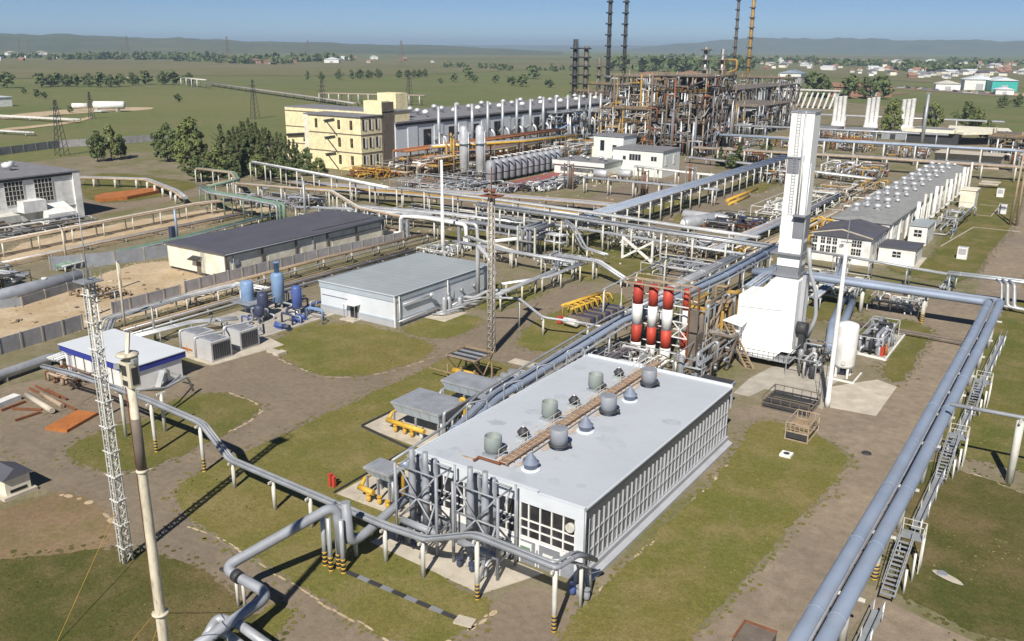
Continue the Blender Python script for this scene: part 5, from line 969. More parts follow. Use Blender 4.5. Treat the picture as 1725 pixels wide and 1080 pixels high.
rack('upper pipe run parallel to the two-level central rack', [(-150,171,7.2),(-122,171,7.2),(-94,169.5,7.2),(-72,167.5,7.0),(-54,166,7.0)], [(-.5,0,.34,M_lag),(.3,0,.2,M_offwhite),(.9,0,.16,M_galv)], step=9, w=2, pmat=M_offwhite, bw=.3)
rack('low pipe pair beside the crossing on short white posts', [(-112,149,3.0),(-101,145,3.0),(-94,141.5,3.2)], [(-.4,0,.28,M_offwhite),(.4,0,.22,M_lag)], step=6, w=1.4, pmat=M_offwhite, bw=.28)
rack('thin pipes on posts between the mottled mast and the flat-roofed building', [(-84,122,2.6),(-80,131,2.6),(-79,141,3.2)], many(3,1.4,.1,.2,GR,160), step=6, w=1.6, pmat=M_offwhite, bw=.24)
rack('grey pipe bundle alongside the twin pipes toward the striped stacks', [(-57,118,3.2),(-57.5,140,3.6),(-56,160,4.4)], many(4,2.2,.12,.28,GR,161), step=7, w=2.4, pmat=M_offwhite, bw=.28)
rack('second grey pipe bundle between the twin pipes and the boiler', [(-45.5,138,4.6),(-46.5,162,4.6)], many(4,2.4,.16,.3,BG,162), step=7, w=2.6, pmat=M_offwhite, bw=.28)
skid('grey valve platform on the lawn under the central crossing', -92, 146, -84, 152, 2.0, [M_lag,M_silver,M_galv], 163, 20, r1=.22)
skid('pipes and small tanks on the near side of the two-level rack', -72, 152, -58, 161, 2.6, [M_lag,M_galv,M_bandgrey,M_offwhite], 164, 30, r1=.26)
skid('tan pipework and valves on the far side of the two-level rack', -78, 170, -66, 182, 2.8, [M_rustlight,M_lag,M_brown,M_offwhite,M_galv], 165, 34, r1=.26)
skid('grey pipework behind the two-level rack beside the blue-grey rack', -90, 172, -83, 184, 2.4, [M_galv,M_lag,M_offwhite], 166, 24, r1=.24)
skid('rusty pipework and valves strung along the left bundle of low pipes', -72, 258, -58, 292, 3.4, [M_brown,M_rustlight,M_galv,M_ochre,M_offwhite], 167, 40, r1=.3)
for k, (px_, lab) in enumerate((((-88,148),'left of two lamp posts by the central crossing'),((-66,150),'right of two lamp posts by the central crossing'))):
    p = thing('lamp_post', lab, 'lamp post', (*px_,0)); part('shaft', MB().tube([(*px_,0),(*px_,7.6)], .12, 7, rr=[.14,.08]), M_offwhite, p); part('lamp_shade', MB().lathe([(.05,7.9),(.4,7.5),(.35,7.45)], *px_, 10), M_white, p)
# ================================================================== LEFT HALF
# ------------------------------------------------------------------ low white building with blue trim
b = thing('site_cabin', 'white flat-roofed cabin with blue roof band beside the pipe bridge', 'cabin', (-104,63,0))
part('wall', MB().box(-111.6,59.4,.1,-96.7,66.6,3.1), M_white, b); part('roof', MB().box(-112.4,59.0,3.5,-96.3,67.2,3.6), M_rooflight, b); part('roof_band', MB().box(-112.3,59.1,2.7,-96.4,67.1,3.5), M_bluetrim, b)
for x in (-109.3,-107.2,-105.3,-103.0,-101.0,-98.9): part('panel_joint', MB().box(x-.07,59.34,.1,x+.07,59.4,2.85), M_dark, b)
for x, z0, z1 in ((-110.6,.1,2.3),(-105.0,1.2,2.4),(-103.6,.1,2.3)):
    w = part('door' if z0 < .5 else 'window', MB().box(x-.45,59.33,z0,x+.45,59.42,z1), M_hallgrey, b); part('frame', MB().box(x-.55,59.3,z1,x+.55,59.36,z1+.1).box(x-.04,59.3,z0,x+.04,59.34,z1), M_bluetrim, w)
part('side_wall_panel', MB().box(-96.7,59.5,.1,-96.62,66.5,2.8), M_clean, b); part('steps', MB().beam((-96.4,63.5,1.9),(-95.4,61.8,.1),.7,.1).beam((-96.5,64.1,2.0),(-96.5,64.1,0),.1), M_galv, b)
part('foundation', MB().box(-111.8,59.2,0,-96.5,66.8,.12), M_conc, b)
# rusty materials beside it
pp = thing('pipe_pile', 'two pale pipe lengths and rusty rods lying on the ground left of the cabin', 'pipe pile', (-98,51,0))
part('pipe', MB().tube([(-105.94, 50.9, 0.5), (-98.57, 49.94, 0.5)], .34, 10), M_padlight, pp); part('pipe', MB().tube([(-105.09, 52.28, 0.4), (-99.22, 51.54, 0.4)], .28, 10), M_rustlight, pp)
for a, c in (((55,655,.3),(130,690,.3)),((82,655,.3),(110,668,.3)),((10,690,.2),(70,690,.2)),((25,708,.2),(65,694,.2)),((30,685,.2),(60,700,.2)),((0,690,.2),(40,672,.2))): pass
for a, c in (((-108.29, 52.52, 0.3),(-97.1, 51.98, 0.3)),((-106.21, 53.5, 0.3),(-101.18, 53.19, 0.3)),((-103.89, 47.96, 0.2),(-100.66, 49.78, 0.2)),((-100.11, 46.32, 0.2),(-100.08, 49.31, 0.2)),((-104.38, 46.96, 0.2),(-104.8, 50.02, 0.2)),((-108.22, 53.26, 0.4),(-102.37, 52.99, 0.4))): part('rod', MB().beam(a, c, .22), M_rust, pp)
rx, ry = (-94.52, 49.96); solo('rusty_plate', MB().obox((rx,ry,.02),(2.9,5.2,.35),.35), M_orange, 'bright rust-orange steel plate lying on the ground', 'steel plate')
skid('dark rusty scrap frames stacked against the cabin front', -110, 55.6, -104, 58.6, 1.3, [M_rust,M_brown,M_rustlight,M_brown], 41, 18, name='scrap_pile', cat='scrap pile')
hut = thing('small_hut', 'tiny cream hut with dark pitched roof at the left edge', 'hut', (-83,37.5,0)); part('wall', MB().box(-85.2,36.2,.35,-82.4,38.6,2.1), M_cream, hut)
part('roof', MB().add([(-85.5,35.9,2.05),(-82.1,35.9,2.05),(-82.1,38.9,2.05),(-85.5,38.9,2.05),(-85.3,37.2,2.9),(-82.3,37.2,2.9)],[(0,1,5,4),(2,3,4,5),(1,2,5),(3,0,4),(0,3,2,1)]), M_roofdark, hut); part('base', MB().box(-85.6,35.8,0,-82.0,39.0,.35), M_padlight, hut); part('vent_slot', MB().box(-82.4,36.6,.5,-82.36,38.2,.8), M_black, hut)
# ------------------------------------------------------------------ dry cooler boxes and blue vessels
for lab, x0, y0 in (('left of three pale grey cube coolers by the cabin', -105.8, 73.0), ('front of three pale grey cube coolers by the cabin', -101.4, 72.2), ('right of three pale grey cube coolers, next to the blue vessels', -102.0, 77.6)):
    r = thing('dry_cooler', lab, 'cooler', (x0+1.6,y0+1.8,0), 'pale cube coolers')
    part('casing', MB().box(x0,y0,.15,x0+3.5,y0+3.4,2.85), M_cooler, r); part('fan_deck', MB().box(x0+.45,y0+.45,2.85,x0+3.05,y0+2.95,2.97), M_pipegrey, r)
    lv = MB()
    for k in range(8): lv.box(x0+3.5, y0+.25+k*.37, .4, x0+3.56, y0+.5+k*.37, 2.6)
    part('louvre', lv, M_dark, r); part('fan_grille', MB().lathe([(1.0,2.97),(1.0,3.03)], x0+1.75, y0+1.7, 14), M_bandgrey, r)
    part('pipe', MB().tube(rounded([(x0+.2,y0-.15,.2),(x0+.2,y0-.15,3.1),(x0+1.2,y0+4.2,3.1),(x0-3,y0+8,2.6)],.5), .14, 8), M_silver, r)
pad([(-106.8,71.6),(-97.0,71.4),(-95.6,83),(-100,84),(-107,80)], .1)
bs = thing('blue_vessel_skid', 'skid of blue vertical vessels, pumps and piping on a kerbed slab', 'skid', (-107,91,0))
for x, y, r_, h, m, neck in ((-112.4,90.8,1.05,5.6,M_bluetank,0),(-110.6,95.6,1.05,6.2,M_bluetank,1.6),(-105.6,95.0,.82,4.9,M_bluedeep,0),(-108.6,90.6,.9,4.3,M_navy,0),(-107.0,88.4,.8,3.0,M_navy,0)):
    v = part('vessel', MB().lathe([(r_*.5,1.0),(r_,1.3),(r_,h-.5),(r_*.8,h-.15),(r_*.3,h)], x, y, 18), m, bs); part('vessel_leg', MB().box(x-r_*.8,y-.1,0,x-r_*.5,y+.1,1.5).box(x+r_*.5,y-.1,0,x+r_*.8,y+.1,1.5), M_galv, v)
    if neck: part('vessel_neck', MB().lathe([(.42,h-.2),(.42,h+neck),(.5,h+neck+.02),(.5,h+neck+.12)], x, y, 12), M_bluetank, v)
r = random.Random(5)
for k in range(26):
    x, y = r.uniform(-113,-101.5), r.uniform(86,97.5); z = r.uniform(.6,2.6); m = r.choice([M_navy,M_bluedeep,M_bluetank,M_lag,M_silver,M_navy]); L = r.uniform(1,4)
    part('pipe', MB().tube(rounded([(x,y,.1),(x,y,z),(x+(L if k%2 else 0),y+(0 if k%2 else L),z),(x+(L if k%2 else 0),y+(0 if k%2 else L),.1)],.3,2), r.uniform(.08,.2), 7), m, bs)
for k in range(9): x, y = r.uniform(-108,-101), r.uniform(84.5,95); part('pump', MB().tube([(x,y,.6),(x+1.2,y+.2,.6)], .35, 10).box(x-.2,y-.3,0,x+1.4,y+.4,.3), r.choice([M_navy,M_bluedeep,M_silver]), bs)
part('gallery', MB().box(-114,88.6,2.2,-109.5,92.4,2.28).beam((-114,88.6,3.2),(-109.5,88.6,3.2),.06).beam((-109.5,88.6,3.2),(-109.5,92.4,3.2),.06), M_galv, bs)
part('slab', MB().box(-114.5,83.8,0,-100.9,98.4,.14), M_conc, bs)
kerb([(-100.6,82.4),(-100.4,98)], .35, .3, mat=M_padlight); kx, ky = (-93.52, 79.96); solo('concrete_block', MB().box(kx-1.8,ky-.5,0,kx+.5,ky+.5,.35).box(kx-.1,ky-.8,0,kx+1,ky+.8,.4), M_padlight, 'pale concrete block at the lawn corner by the cube coolers', 'block')
rv = (-104.4, 73.22); solo('red_valve', MB().tube([(rv[0]-1,rv[1],.5),(rv[0]+1.2,rv[1],.5)], .3, 8).tube([(rv[0],rv[1],.1),(rv[0],rv[1],1.1)], .25, 8), M_orange, 'orange-red valve lying by the left cube cooler', 'valve')
# ------------------------------------------------------------------ flat grey-blue building
b = thing('flat_roofed_building', 'flat-roofed pale blue building with grey bands and a small door canopy', 'building', (-96,111,0))
part('wall', MB().box(-104,98.8,0,-88,124.2,4.9), M_paleblue, b); rb_ = MB().box(-104.2,98.6,4.95,-87.8,124.5,5.1)
for k in range(16): rb_.box(-104,100+k*1.55,5.1,-88,100.05+k*1.55,5.107, mi=1)
part('roof', rb_, [M_roofgrey, M_roofmid], b)
part('wall_band', MB().box(-104.12,98.68,4.1,-87.88,124.3,4.95).box(-104.06,98.74,.95,-87.94,124.24,1.2), M_paleblue2, b); part('plinth', MB().box(-104.1,98.7,-.05,-87.9,124.26,.9), M_hallgrey, b)
part('corner_strip', MB().box(-88.06,98.64,0,-87.86,98.9,4.95), M_white, b); part('roof_edge', MB().beam((-104.2,98.6,5.14),(-87.8,98.6,5.14),.12,.1).beam((-87.8,98.6,5.14),(-87.8,124.5,5.14),.12,.1), M_paleblue, b)
d = part('door', MB().box(-97.3,98.6,0,-95.9,98.75,2.1), M_glass, b); part('canopy', MB().box(-97.9,97.4,2.5,-95.2,98.7,2.62), M_white, d); part('canopy_post', MB().beam((-97.7,97.6,0),(-97.7,97.6,2.5),.08).beam((-95.4,97.6,0),(-95.4,97.6,2.5),.08), M_galv, d); part('door_step', MB().box(-98,96.8,0,-95,98.7,.16), M_padlight, d)
part('wall_pipe', MB().tube([(-87.7,100.5,3.4),(-87.7,107,3.4)], .14, 8).tube([(-87.6,99.2,.9),(-87.6,109,1.1)], .12, 8).tube([(-87.6,107,3.2),(-87.2,107,3.8)],.3,10), M_silver, b)
for k in range(3): part('wall_vent', MB().tube([(-87.95,112+k*3.6,2.4),(-87.5,112+k*3.6,2.4)], .3, 10), M_galv, b)
for y in (99.6,111.8,123.8): part('downpipe', MB().tube([(-87.75,y,4.9),(-87.75,y,.1)], .08, 6), M_white, b)
part('cable_conduit', MB().tube([(-103.6,98.66,3.0),(-97.9,98.66,3.0)], .04, 5), M_galv, b)
sp = thing('pipe_station', 'grey pipes and vertical vessels against the side of the flat-roofed building', 'pipework', (-86,110,0))
for dy, h in ((0,2.8),(1.2,2.6),(4.2,1.8)): part('vessel', MB().lathe([(.3,.1),(.42,.4),(.42,h),(.2,h+.3)], -86, 108.6+dy, 10), M_lag, sp)
for k in range(6): part('pipe', MB().tube(rounded([(-87.2,107+k,.3),(-85.4-.3*k,107.5+k,.5+.2*(k%3)),(-84.8,110+k*1.5,.6+.25*(k%3)),(-84.6,112+k*1.5,.2)], .4, 2), .16, 7), M_silver if k % 2 else M_lag, sp)
part('slab', MB().box(-87.6,105.5,0,-83.5,111.5,.1), M_padlight, sp)
# ------------------------------------------------------------------ cream warehouse with dark roof
b = thing('cream_warehouse', 'long cream panelled warehouse with dark flat roof', 'warehouse', (-141,124,0))
part('wall', MB().box(-149.2,102.4,.5,-132.2,145.6,5.0), M_cream, b); part('roof', MB().add([(-149.7,101.9,5.0),(-131.7,101.9,5.0),(-131.7,146.1,5.0),(-149.7,146.1,5.0),(-149.7,101.9,5.2),(-131.7,101.9,5.2),(-131.7,146.1,5.2),(-149.7,146.1,5.2),(-140.7,101.9,5.55),(-140.7,146.1,5.55)],[(0,3,2,1),(0,1,5,8,4),(2,3,7,9,6),(1,2,6,5),(3,0,4,7),(4,8,9,7),(8,5,6,9)]), M_roofdark, b)
part('eave_band', MB().box(-132.2,102.5,4.45,-132.1,145.5,4.95), M_pipegrey, b); part('plinth', MB().box(-149.0,102.6,0,-132.4,145.4,.5), M_dark, b)
for k in range(6): part('side_post', MB().box(-132.2,102.45+k*8.6-.22,.3,-131.98,102.45+k*8.6+.22,4.9), M_brown, b)
for k in range(4): part('panel', MB().box(-132.2,103.3+k*8.6+.6,.9,-132.14,103.3+k*8.6+7.4,4.0), M_cream, b)
part('corner_post', MB().box(-132.5,102.28,.2,-132.08,102.45,5.0), M_offwhite, b); part('end_joint', MB().box(-138.0,102.34,.5,-137.9,102.4,5.0).box(-149.2,102.33,.5,-149.0,102.4,5.0), M_offwhite, b)
d = part('door', MB().box(-140.6,102.28,.2,-139.4,102.41,2.5), M_brown, b); part('door_canopy', MB().add([(-141.6,101.0,3.1),(-138.9,101.0,3.1),(-138.9,102.4,3.6),(-141.6,102.4,3.6),(-141.6,101.0,3.0),(-138.9,101.0,3.0),(-138.9,102.4,3.5),(-141.6,102.4,3.5)],[(0,1,2,3),(7,6,5,4),(0,4,5,1),(1,5,6,2),(2,6,7,3),(3,7,4,0)]), M_dark, d)
la = MB()
for x in (-138.8,-138.2): la.beam((x,102.1,.3),(x,102.1,5.2),.06)
for k in range(14): la.beam((-138.8,102.1,.5+k*.35),(-138.2,102.1,.5+k*.35),.04)
part('ladder', la, M_galv, b); part('wall_box', MB().box(-132.2,104.3,2.6,-131.9,105.2,3.6), M_pipegrey, b)
part('roof_pipe', MB().beam((-132.0,129,3.4),(-132.0,145,3.4),.12).beam((-134,126,5.34),(-134,144,5.34),.1), M_dark, b)
for y in (104,124,144.6): part('downpipe', MB().tube([(-131.9,y,5.0),(-131.9,y,.2)], .08, 6), M_pipegrey, b)
part('gutter', MB().tube([(-131.65,102,4.98),(-131.65,146,4.98)], .11, 6), M_bandgrey, b)
# concrete panel fences
def fence(label, pts, h=2.4, step=3.0, mat=None):
    r = thing('concrete_fence', label, 'fence', (pts[0][0],pts[0][1],0)); mb = MB(); 
    for a, c in zip(pts, pts[1:]):
        a = Vector((*a[:2],0)); c = Vector((*c[:2],0)); L = (c-a).length; d = (c-a)/L; n = max(1, int(L/step))
        mb.beam(a+Vector((0,0,h/2)), c+Vector((0,0,h/2)), .12, h)
        po = MB()
        for k in range(n+1): p = a + d*(L*k/n); po.obox((p.x,p.y,0),(.26,.26,h+.12), math.atan2(d.y,d.x))
        part('fence_posts' if False else 'post_row', po, M_conc, r)['kind'] = 'stuff'
    part('panel', mb, mat or M_fence, r); return r
fence('grey concrete panel fence at the left edge below the sandy yard', [(-124.6,40),(-124.8,57.3),(-126.2,70.5)])
fence('short grey concrete fence piece beside the sandy yard', [(-128.6,77),(-129.0,90)])
fence('long lilac-grey concrete fence under the cream warehouse', [(-130.4,92),(-130.2,120),(-127.9,147.3)])
# blue-grey sheet fence and long grey tank behind the sandy yard
fence('blue-grey sheet fence running behind the sandy yard to the warehouse', [(-166,88),(-160.5,98),(-157.2,109)], 2.6, 4, M_pipegrey)
fence('low blue-grey sheet fence before the long grey tank at left', [(-150.5,62),(-146.4,72),(-149.8,86)], 1.5, 4, M_pipegrey)
tk = thing('horizontal_tank', 'long grey horizontal tank with white hatch behind the sandy yard at left', 'tank', (-151,78,0)); part('shell', MB().tube([(-150.4,69,1.2),(-150.4,69.4,1.2),(-152.6,86,1.2),(-152.7,86.4,1.2)], 1.25, 20, rr=[.8,1.25,1.25,.8]), M_pipegrey, tk); part('hatch', MB().lathe([(.5,2.3),(.45,2.6)], -151.6, 79, 12), M_white, tk)
for t in (.2,.8): part('saddle', MB().obox((-150.4-2.2*t,69+17*t,0),(3.0,.8,.9),.1), M_conc, tk)
skid('dark pump tangle at the far left edge beyond the sandy yard', -172, 64, -158, 80, 3.2, [M_pipegrey,M_dark,M_lag,M_brown,M_silver], 43, 34, r1=.35)
rack('three grey pipes sloping down to the long grey tank at left', [(-176,70,3.4),(-165,74,3.2),(-157,79,2.2)], many(3,1.8,.2,.34,[M_lag,M_pipegrey],44), step=6, w=2, bw=.24)
for i, (a, t, lab, m) in enumerate((((195,488),(195,450),'short cream post standing in the sandy yard',M_cream),((158,532),(150,455),'dark lattice post at the sandy yard edge',M_brown),((196,528),(192,490),'thin grey post at the sandy yard edge',M_galv))):
    pass
for (x, y), h, lab, m, r_ in (((-143.5, 88.2),4.6,'short cream post standing in the sandy yard',M_cream,.28),((-131.69, 75.54),7.5,'dark lattice post at the sandy yard edge',M_brown,.3),((-131.02, 79.29),3.2,'thin grey post beside the dark lattice post',M_galv,.14),((-170.73, 93.95),6.5,'weathered cream post by the long grey tank',M_polewhite,.24),((-119.71, 73.43),11,'tall cream pole between the fence and the cabin',M_polewhite,.2),((-112.38, 73.42),5.2,'short grey post behind the cabin',M_galv,.2)):
    p = thing('post', lab, 'post', (x,y,0)); part('shaft', MB().tube([(x,y,0),(x,y,h)], r_, 8, rr=[r_,r_*.75]), m, p); part('head', MB().box(x-.3,y-.12,h,x+.3,y+.12,h+.2), M_galv, p)
# pipe runs left
rack('bundle of long silver pipes running past the cabin to the cream warehouse', [(-113.6,58.5,1.2),(-114.2,66,1.6),(-121.4,72,2.2),(-122.6,87,2.2),(-119.6,94.5,3.0),(-112.5,94.6,3.2)], many(5,2.6,.12,.26,[M_lag,M_silver,M_galv,M_offwhite],45), step=6, w=2.6, pmat=M_offwhite, bw=.24)
rack('tan pipe pair on posts between the long fence and the flat-roofed building', [(-123.6,88,2.2),(-124.2,120,2.2),(-122.6,150,2.2)], [(-.5,0,.16,M_rustlight),(.3,0,.2,M_wood),(1.2,-.6,.14,M_galv)], step=7.5, w=1.6, pmat=M_conc, bw=.4)
rack('low tan pipes lying left of the flat-roofed building', [(-118,72,1.0),(-118.6,100,1.0),(-118.2,140,1.0)], [(-.8,0,.2,M_wood),(0,0,.16,M_lag),(.8,0,.2,M_brown),(1.6,-.3,.16,M_lag)], step=7, w=2.4, bw=.2)
rack('grey pipes running from the cabin to the pale cube coolers', [(-112.5,68,1.6),(-111,79,1.8),(-108,85,1.4)], many(3,1.4,.12,.2,[M_silver,M_lag],46), step=5, w=1.6, bw=.2)
ip = thing('insulated_pipe', 'thick silver insulated pipe low on the ground at the left edge', 'pipe', (-114.4,55,0)); part('pipe', MB().tube(rounded([(-112.6,46,.2),(-112.6,48.5,.9),(-114.0,51.5,1.0),(-115.2,59.4,1.0),(-115.4,61,.4)],.6), .62, 14), M_lag, ip); part('support', MB().box(-114.7,52.2,0,-113.6,52.6,.6).box(-115.6,57.8,0,-114.6,58.2,.6), M_conc, ip)
solo('white_block', MB().obox(((-106.17, 48.06)[0],(-106.17, 48.06)[1],0),(1.2,4.2,.7),.2), M_white, 'long white block lying on the ground at the left edge', 'block')
rack('sunlit tan pipe rack running beside the dirt strip at left', [(-184.5,80,3),(-188.9,120,3),(-191.0,141,3),(-187.4,158,3)], [(-1.0,0,.3,M_rustlight),(-.3,.1,.24,M_offwhite),(.4,0,.3,M_wood),(1.1,0,.2,M_rustlight)], step=8, w=2.6, pmat=M_offwhite, bw=.3)
rack('low green pipes running past the sheet fence', [(-163,88,1.1),(-165.0,100,1.1),(-166.0,116,1.1),(-172.4,152,1.2)], [(-.7,0,.4,M_green),(.2,0,.28,M_green),(.9,.1,.18,M_lag)], step=6, w=2.2, pmat=M_offwhite, bw=.24)
rack('low tan pipes behind the green pipes at left', [(-176,84,.8),(-178.5,110,.8),(-181,150,.8)], many(4,2.8,.12,.24,TN,48), step=9, w=3, bw=.2)
rack('green pipe bridge with a drooping end behind the cream warehouse', [(-203,152,4.9),(-193,147,5),(-178,146.2,5),(-166,144.6,5.1),(-163.8,144.2,5.0),(-163.6,144.0,.4)], [(-.8,0,.44,M_green),(.2,.1,.34,M_green),(.9,0,.26,M_lag)], step=8, w=2.4, pmat=M_green, bw=.34, first=2)
rack('upper green pipe bridge before the conifers', [(-233,173,5.2),(-217,173.4,5.2),(-206,166,5.0),(-202.4,153,4.9)], [(-.7,0,.4,M_green),(.2,0,.36,M_rustlight)], step=8, w=2, pmat=M_offwhite, bw=.3)
rack('silver diagonal pipe pair rising out of the conifers', [(-226,188.5,6.2),(-189,181.4,6.2),(-157,175,6.0)], [(-.35,0,.42,M_white),(.5,0,.24,M_lag)], step=9, w=1.8, pmat=M_offwhite, bw=.36)
rack('twin yellowish pipes dropping in level behind the cream warehouse', [(-200,160.8,5),(-167.5,165,5.4),(-147,153.2,4.9),(-130,151.8,4.5),(-119,153.4,4.5)], [(-.4,0,.26,M_offwhite),(.35,0,.26,M_rustlight)], step=8, w=1.5, pmat=M_offwhite, bw=.34)
wl = thing('expansion_loop', 'white pipe expansion loop with tall legs behind the cream warehouse', 'pipe loop', (-122,152,0))
part('pipe', MB().tube(rounded([(-139,147.8,1.0),(-131.4,150.4,1.0),(-131.4,150.6,5.0),(-126,152.0,5.0),(-113.4,151.0,5.0),(-113.2,151.0,1.0),(-111,149,.8)],1.0), .42, 12), M_white, wl)
part('pipe', MB().tube(rounded([(-139,149.0,.7),(-132.4,151.6,.7),(-130.4,152.2,5.0),(-124,153.3,5.0),(-111.6,152.6,5.0),(-111.2,152.4,1.2),(-108,150.5,.8)],1.0), .38, 12), M_silver, wl)
for x, y in ((-130.2,149.6),(-128.8,149.8),(-115.6,151.6),(-114.4,153.0)): part('post', MB().box(x-.3,y-.3,0,x+.3,y+.3,4.6), M_pipegrey, wl)
wm = thing('white_pole', 'tall white pole behind the flat-roofed building', 'pole', (-114.2,144,0)); part('shaft', MB().lathe([(.42,0),(.42,5),(.36,5.1),(.36,12),(.27,12.1),(.25,19.5)], -114.2, 144, 12), M_white, wm); part('antenna', MB().tube([(-114.2,144,19.5),(-114.2,144,21)], .06, 5), M_galv, wm)
skid('white pipe fittings at the foot of the tall white pole', -118, 140, -110.5, 149, 1.6, [M_silver,M_white,M_lag,M_galv], 50, 20, r1=.26)
rack('many thin pipes crossing in front of the dark tank row', [(-190,176,3.0),(-160,185,3.0),(-128,188,3.0),(-98,186,3.0)], many(6,4,.12,.3,GR+TN,51), step=8, w=4.2, pmat=M_offwhite, bw=.26)
rack('second band of thin grey pipes behind the expansion loop', [(-158,160,3.4),(-128,166,3.4),(-98,168,3.6)], many(5,3,.12,.3,GR,52) , step=7, w=3.2, pmat=M_offwhite, bw=.28)
rack('lilac-grey pipe band curving past the yellow building', [(-205,186,2.0),(-176,191,2.2),(-150,200,2.2),(-115,206,2.2),(-98,206,2.4)], many(6,4.2,.15,.34,[M_bluegrey,M_lag,M_pipegrey,M_rustlight],53), step=8, w=4.2, bw=.24)
rack('grey pipes on tall posts beside the warehouse far end', [(-165,150,3.6),(-150,157,3.6),(-131,161,3.6)], many(4,2.2,.14,.28,GR,54), step=6, w=2.4, pmat=M_offwhite, bw=.26)
skid('pale valve clutter behind the warehouse roof', -164, 150, -148, 166, 2.4, [M_silver,M_white,M_lag,M_galv,M_brown], 55, 36, r1=.24)
skid('grey tubes and drums left of the green pipe bridge end', -200, 158, -176, 172, 2.6, [M_pipegrey,M_lag,M_galv,M_brown], 56, 36, r1=.3)
skid('small valves on the grass strip behind the expansion loop', -152, 168, -104, 180, 2.0, [M_lag,M_galv,M_offwhite,M_rustlight], 57, 40, r1=.2)
vp = thing('post', 'tall grey post rising behind the dark warehouse roof', 'post', (-160.6,149,0)); part('shaft', MB().tube([(-160.6,149,0),(-160.6,149,10.5)], .34, 8), M_galv, vp); part('crossarm', MB().beam((-161.6,149,9.8),(-159.6,149,9.8),.18), M_galv, vp)
lp = thing('post', 'lilac steel post in the dirt strip at left', 'post', (-169.4,119,0)); part('shaft', MB().tube([(-169.4,119,0),(-169.4,119,7.0)], .28, 8), M_bluegrey, lp); part('base_box', MB().box(-171.5,118.4,0,-170.4,119.6,3.0), M_navy, lp)
# ------------------------------------------------------------------ big white building at the left edge
b = thing('workshop', 'tall white industrial building with gridded windows at the left edge', 'building', (-228,103,0))
part('wall', MB().box(-243,70,0,-213.4,123.3,11.3), M_white, b); part('roof', MB().box(-243.5,69.5,11.3,-212.8,123.8,11.6), M_roofmid, b); part('cornice', MB().box(-213.4,70,10.7,-213.0,123.5,11.3), M_dark, b)
part('base_band', MB().box(-213.4,70,3.0,-213.2,123.35,3.3), M_pipegrey, b)
for y in (74.5,81,87.5,94,100.8,107.3,114.4):
    w = part('window', MB().box(-213.42,y-2.2,5.1,-213.3,y+2.2,10.6), M_glass, b); fr = MB()
    for k in range(6): fr.box(-213.3,y-2.26+k*.88,5.0,-213.22,y-2.14+k*.88,10.7)
    for k in range(6): fr.box(-213.3,y-2.2,5.05+k*1.1,-213.22,y+2.2,5.15+k*1.1)
    part('window_frame', fr, M_offwhite, w)
part('corner_pier', MB().box(-213.5,121.8,0,-212.9,123.6,11.2), M_white, b); part('wall_box', MB().box(-213.4,107.5,3.3,-210.5,113,6.0), M_white, b); part('shed', MB().add([(-213.4,112,0),(-208.5,112,0),(-208.5,119,0),(-213.4,119,0),(-213.4,112,4.4),(-208.5,112,2.6),(-208.5,119,2.6),(-213.4,119,4.4)],[(0,1,5,4),(1,2,6,5),(2,3,7,6),(4,5,6,7)]), M_white, b)
for y in (113.5,116.5): part('opening', MB().box(-208.5,y,.3,-208.44,y+1.2,1.9), M_dark, b)
part('low_wing', MB().box(-213.4,84,0,-209.5,106,3.4), M_offwhite, b); part('wing_opening', MB().box(-209.5,99,.2,-209.42,102,2.6), M_brown, b)
for y, z in ((108,12.9),(113,12.9)): v = part('roof_vent', MB().lathe([(.8,11.6),(.8,12.3),(1.3,12.4),(1.3,13.2),(.6,13.6)], -226, y, 12), M_white, b)
for y in (103,110,117): part('roof_vent', MB().lathe([(.6,11.6),(.6,12.4),(1.0,12.6),(.4,13.1)], -232, y, 12), M_silver, b)
skid('pipes and drums at the foot of the white industrial building', -208, 86, -198, 118, 2.2, [M_offwhite,M_lag,M_galv,M_dark,M_brown], 61, 40, r1=.34)
solo('orange_sheet_pile', MB().prism([(-234.43, 139.66), (-237.09, 144.04), (-234.83, 159.24), (-229.1, 156.61), (-226.34, 144.41), (-229.17, 137.44)], 0, 1.0), M_orange, 'long orange-brown pile on the lawn beside the white industrial building', 'pile')
rack('pale pipeline on squat supports bordering the far lawn', [(-262,150,2.6),(-240,160,2.7),(-215,152,2.6),(-204,146.5,2.6)], [(-.6,0,.5,M_lag),(.5,0,.34,M_rustlight)], step=7, w=2.2, pmat=M_offwhite, bw=.6)
fence('grey concrete fence beyond the white industrial building', [(-330,100),(-345,140),(-357,176),(-365,205),(-358,226),(-356,250)], 3.0, 6)
# ------------------------------------------------------------------ yellow control building and compressor house
b = thing('yellow_building', 'three-storey pale yellow building with flat roofs and windows', 'building', (-228,231,0))
part('wall', MB().box(-241,226,0,-214,236.6,18.3), M_yellowwall, b); part('wall', MB().box(-263,237,0,-214.2,252,19.2), M_yellowwall, b)
part('roof', MB().box(-241.3,225.7,18.3,-213.7,236.9,18.7), M_roofmid, b); part('roof', MB().box(-263.3,237.1,19.2,-213.9,252.4,19.6), M_roofmid, b)
part('stair_tower', MB().box(-222.5,236.9,18.3,-214.1,241,23.2), M_yellowwall, b); part('stair_tower', MB().box(-230,252.4,0,-221,259,25), M_yellowwall, b); part('stair_tower', MB().box(-216.5,237,0,-213.9,243,22.8), M_brown, b)
bd = MB()
for z in (6.2,12.4,18.1): bd.box(-241.1,225.9,z-.2,-213.9,226.05,z+.15).box(-214.02,226,z-.2,-213.86,236.6,z+.15).box(-263.1,236.9,z-.2,-241.1,237.05,z+.15)
part('string_course', bd, M_brown, b)
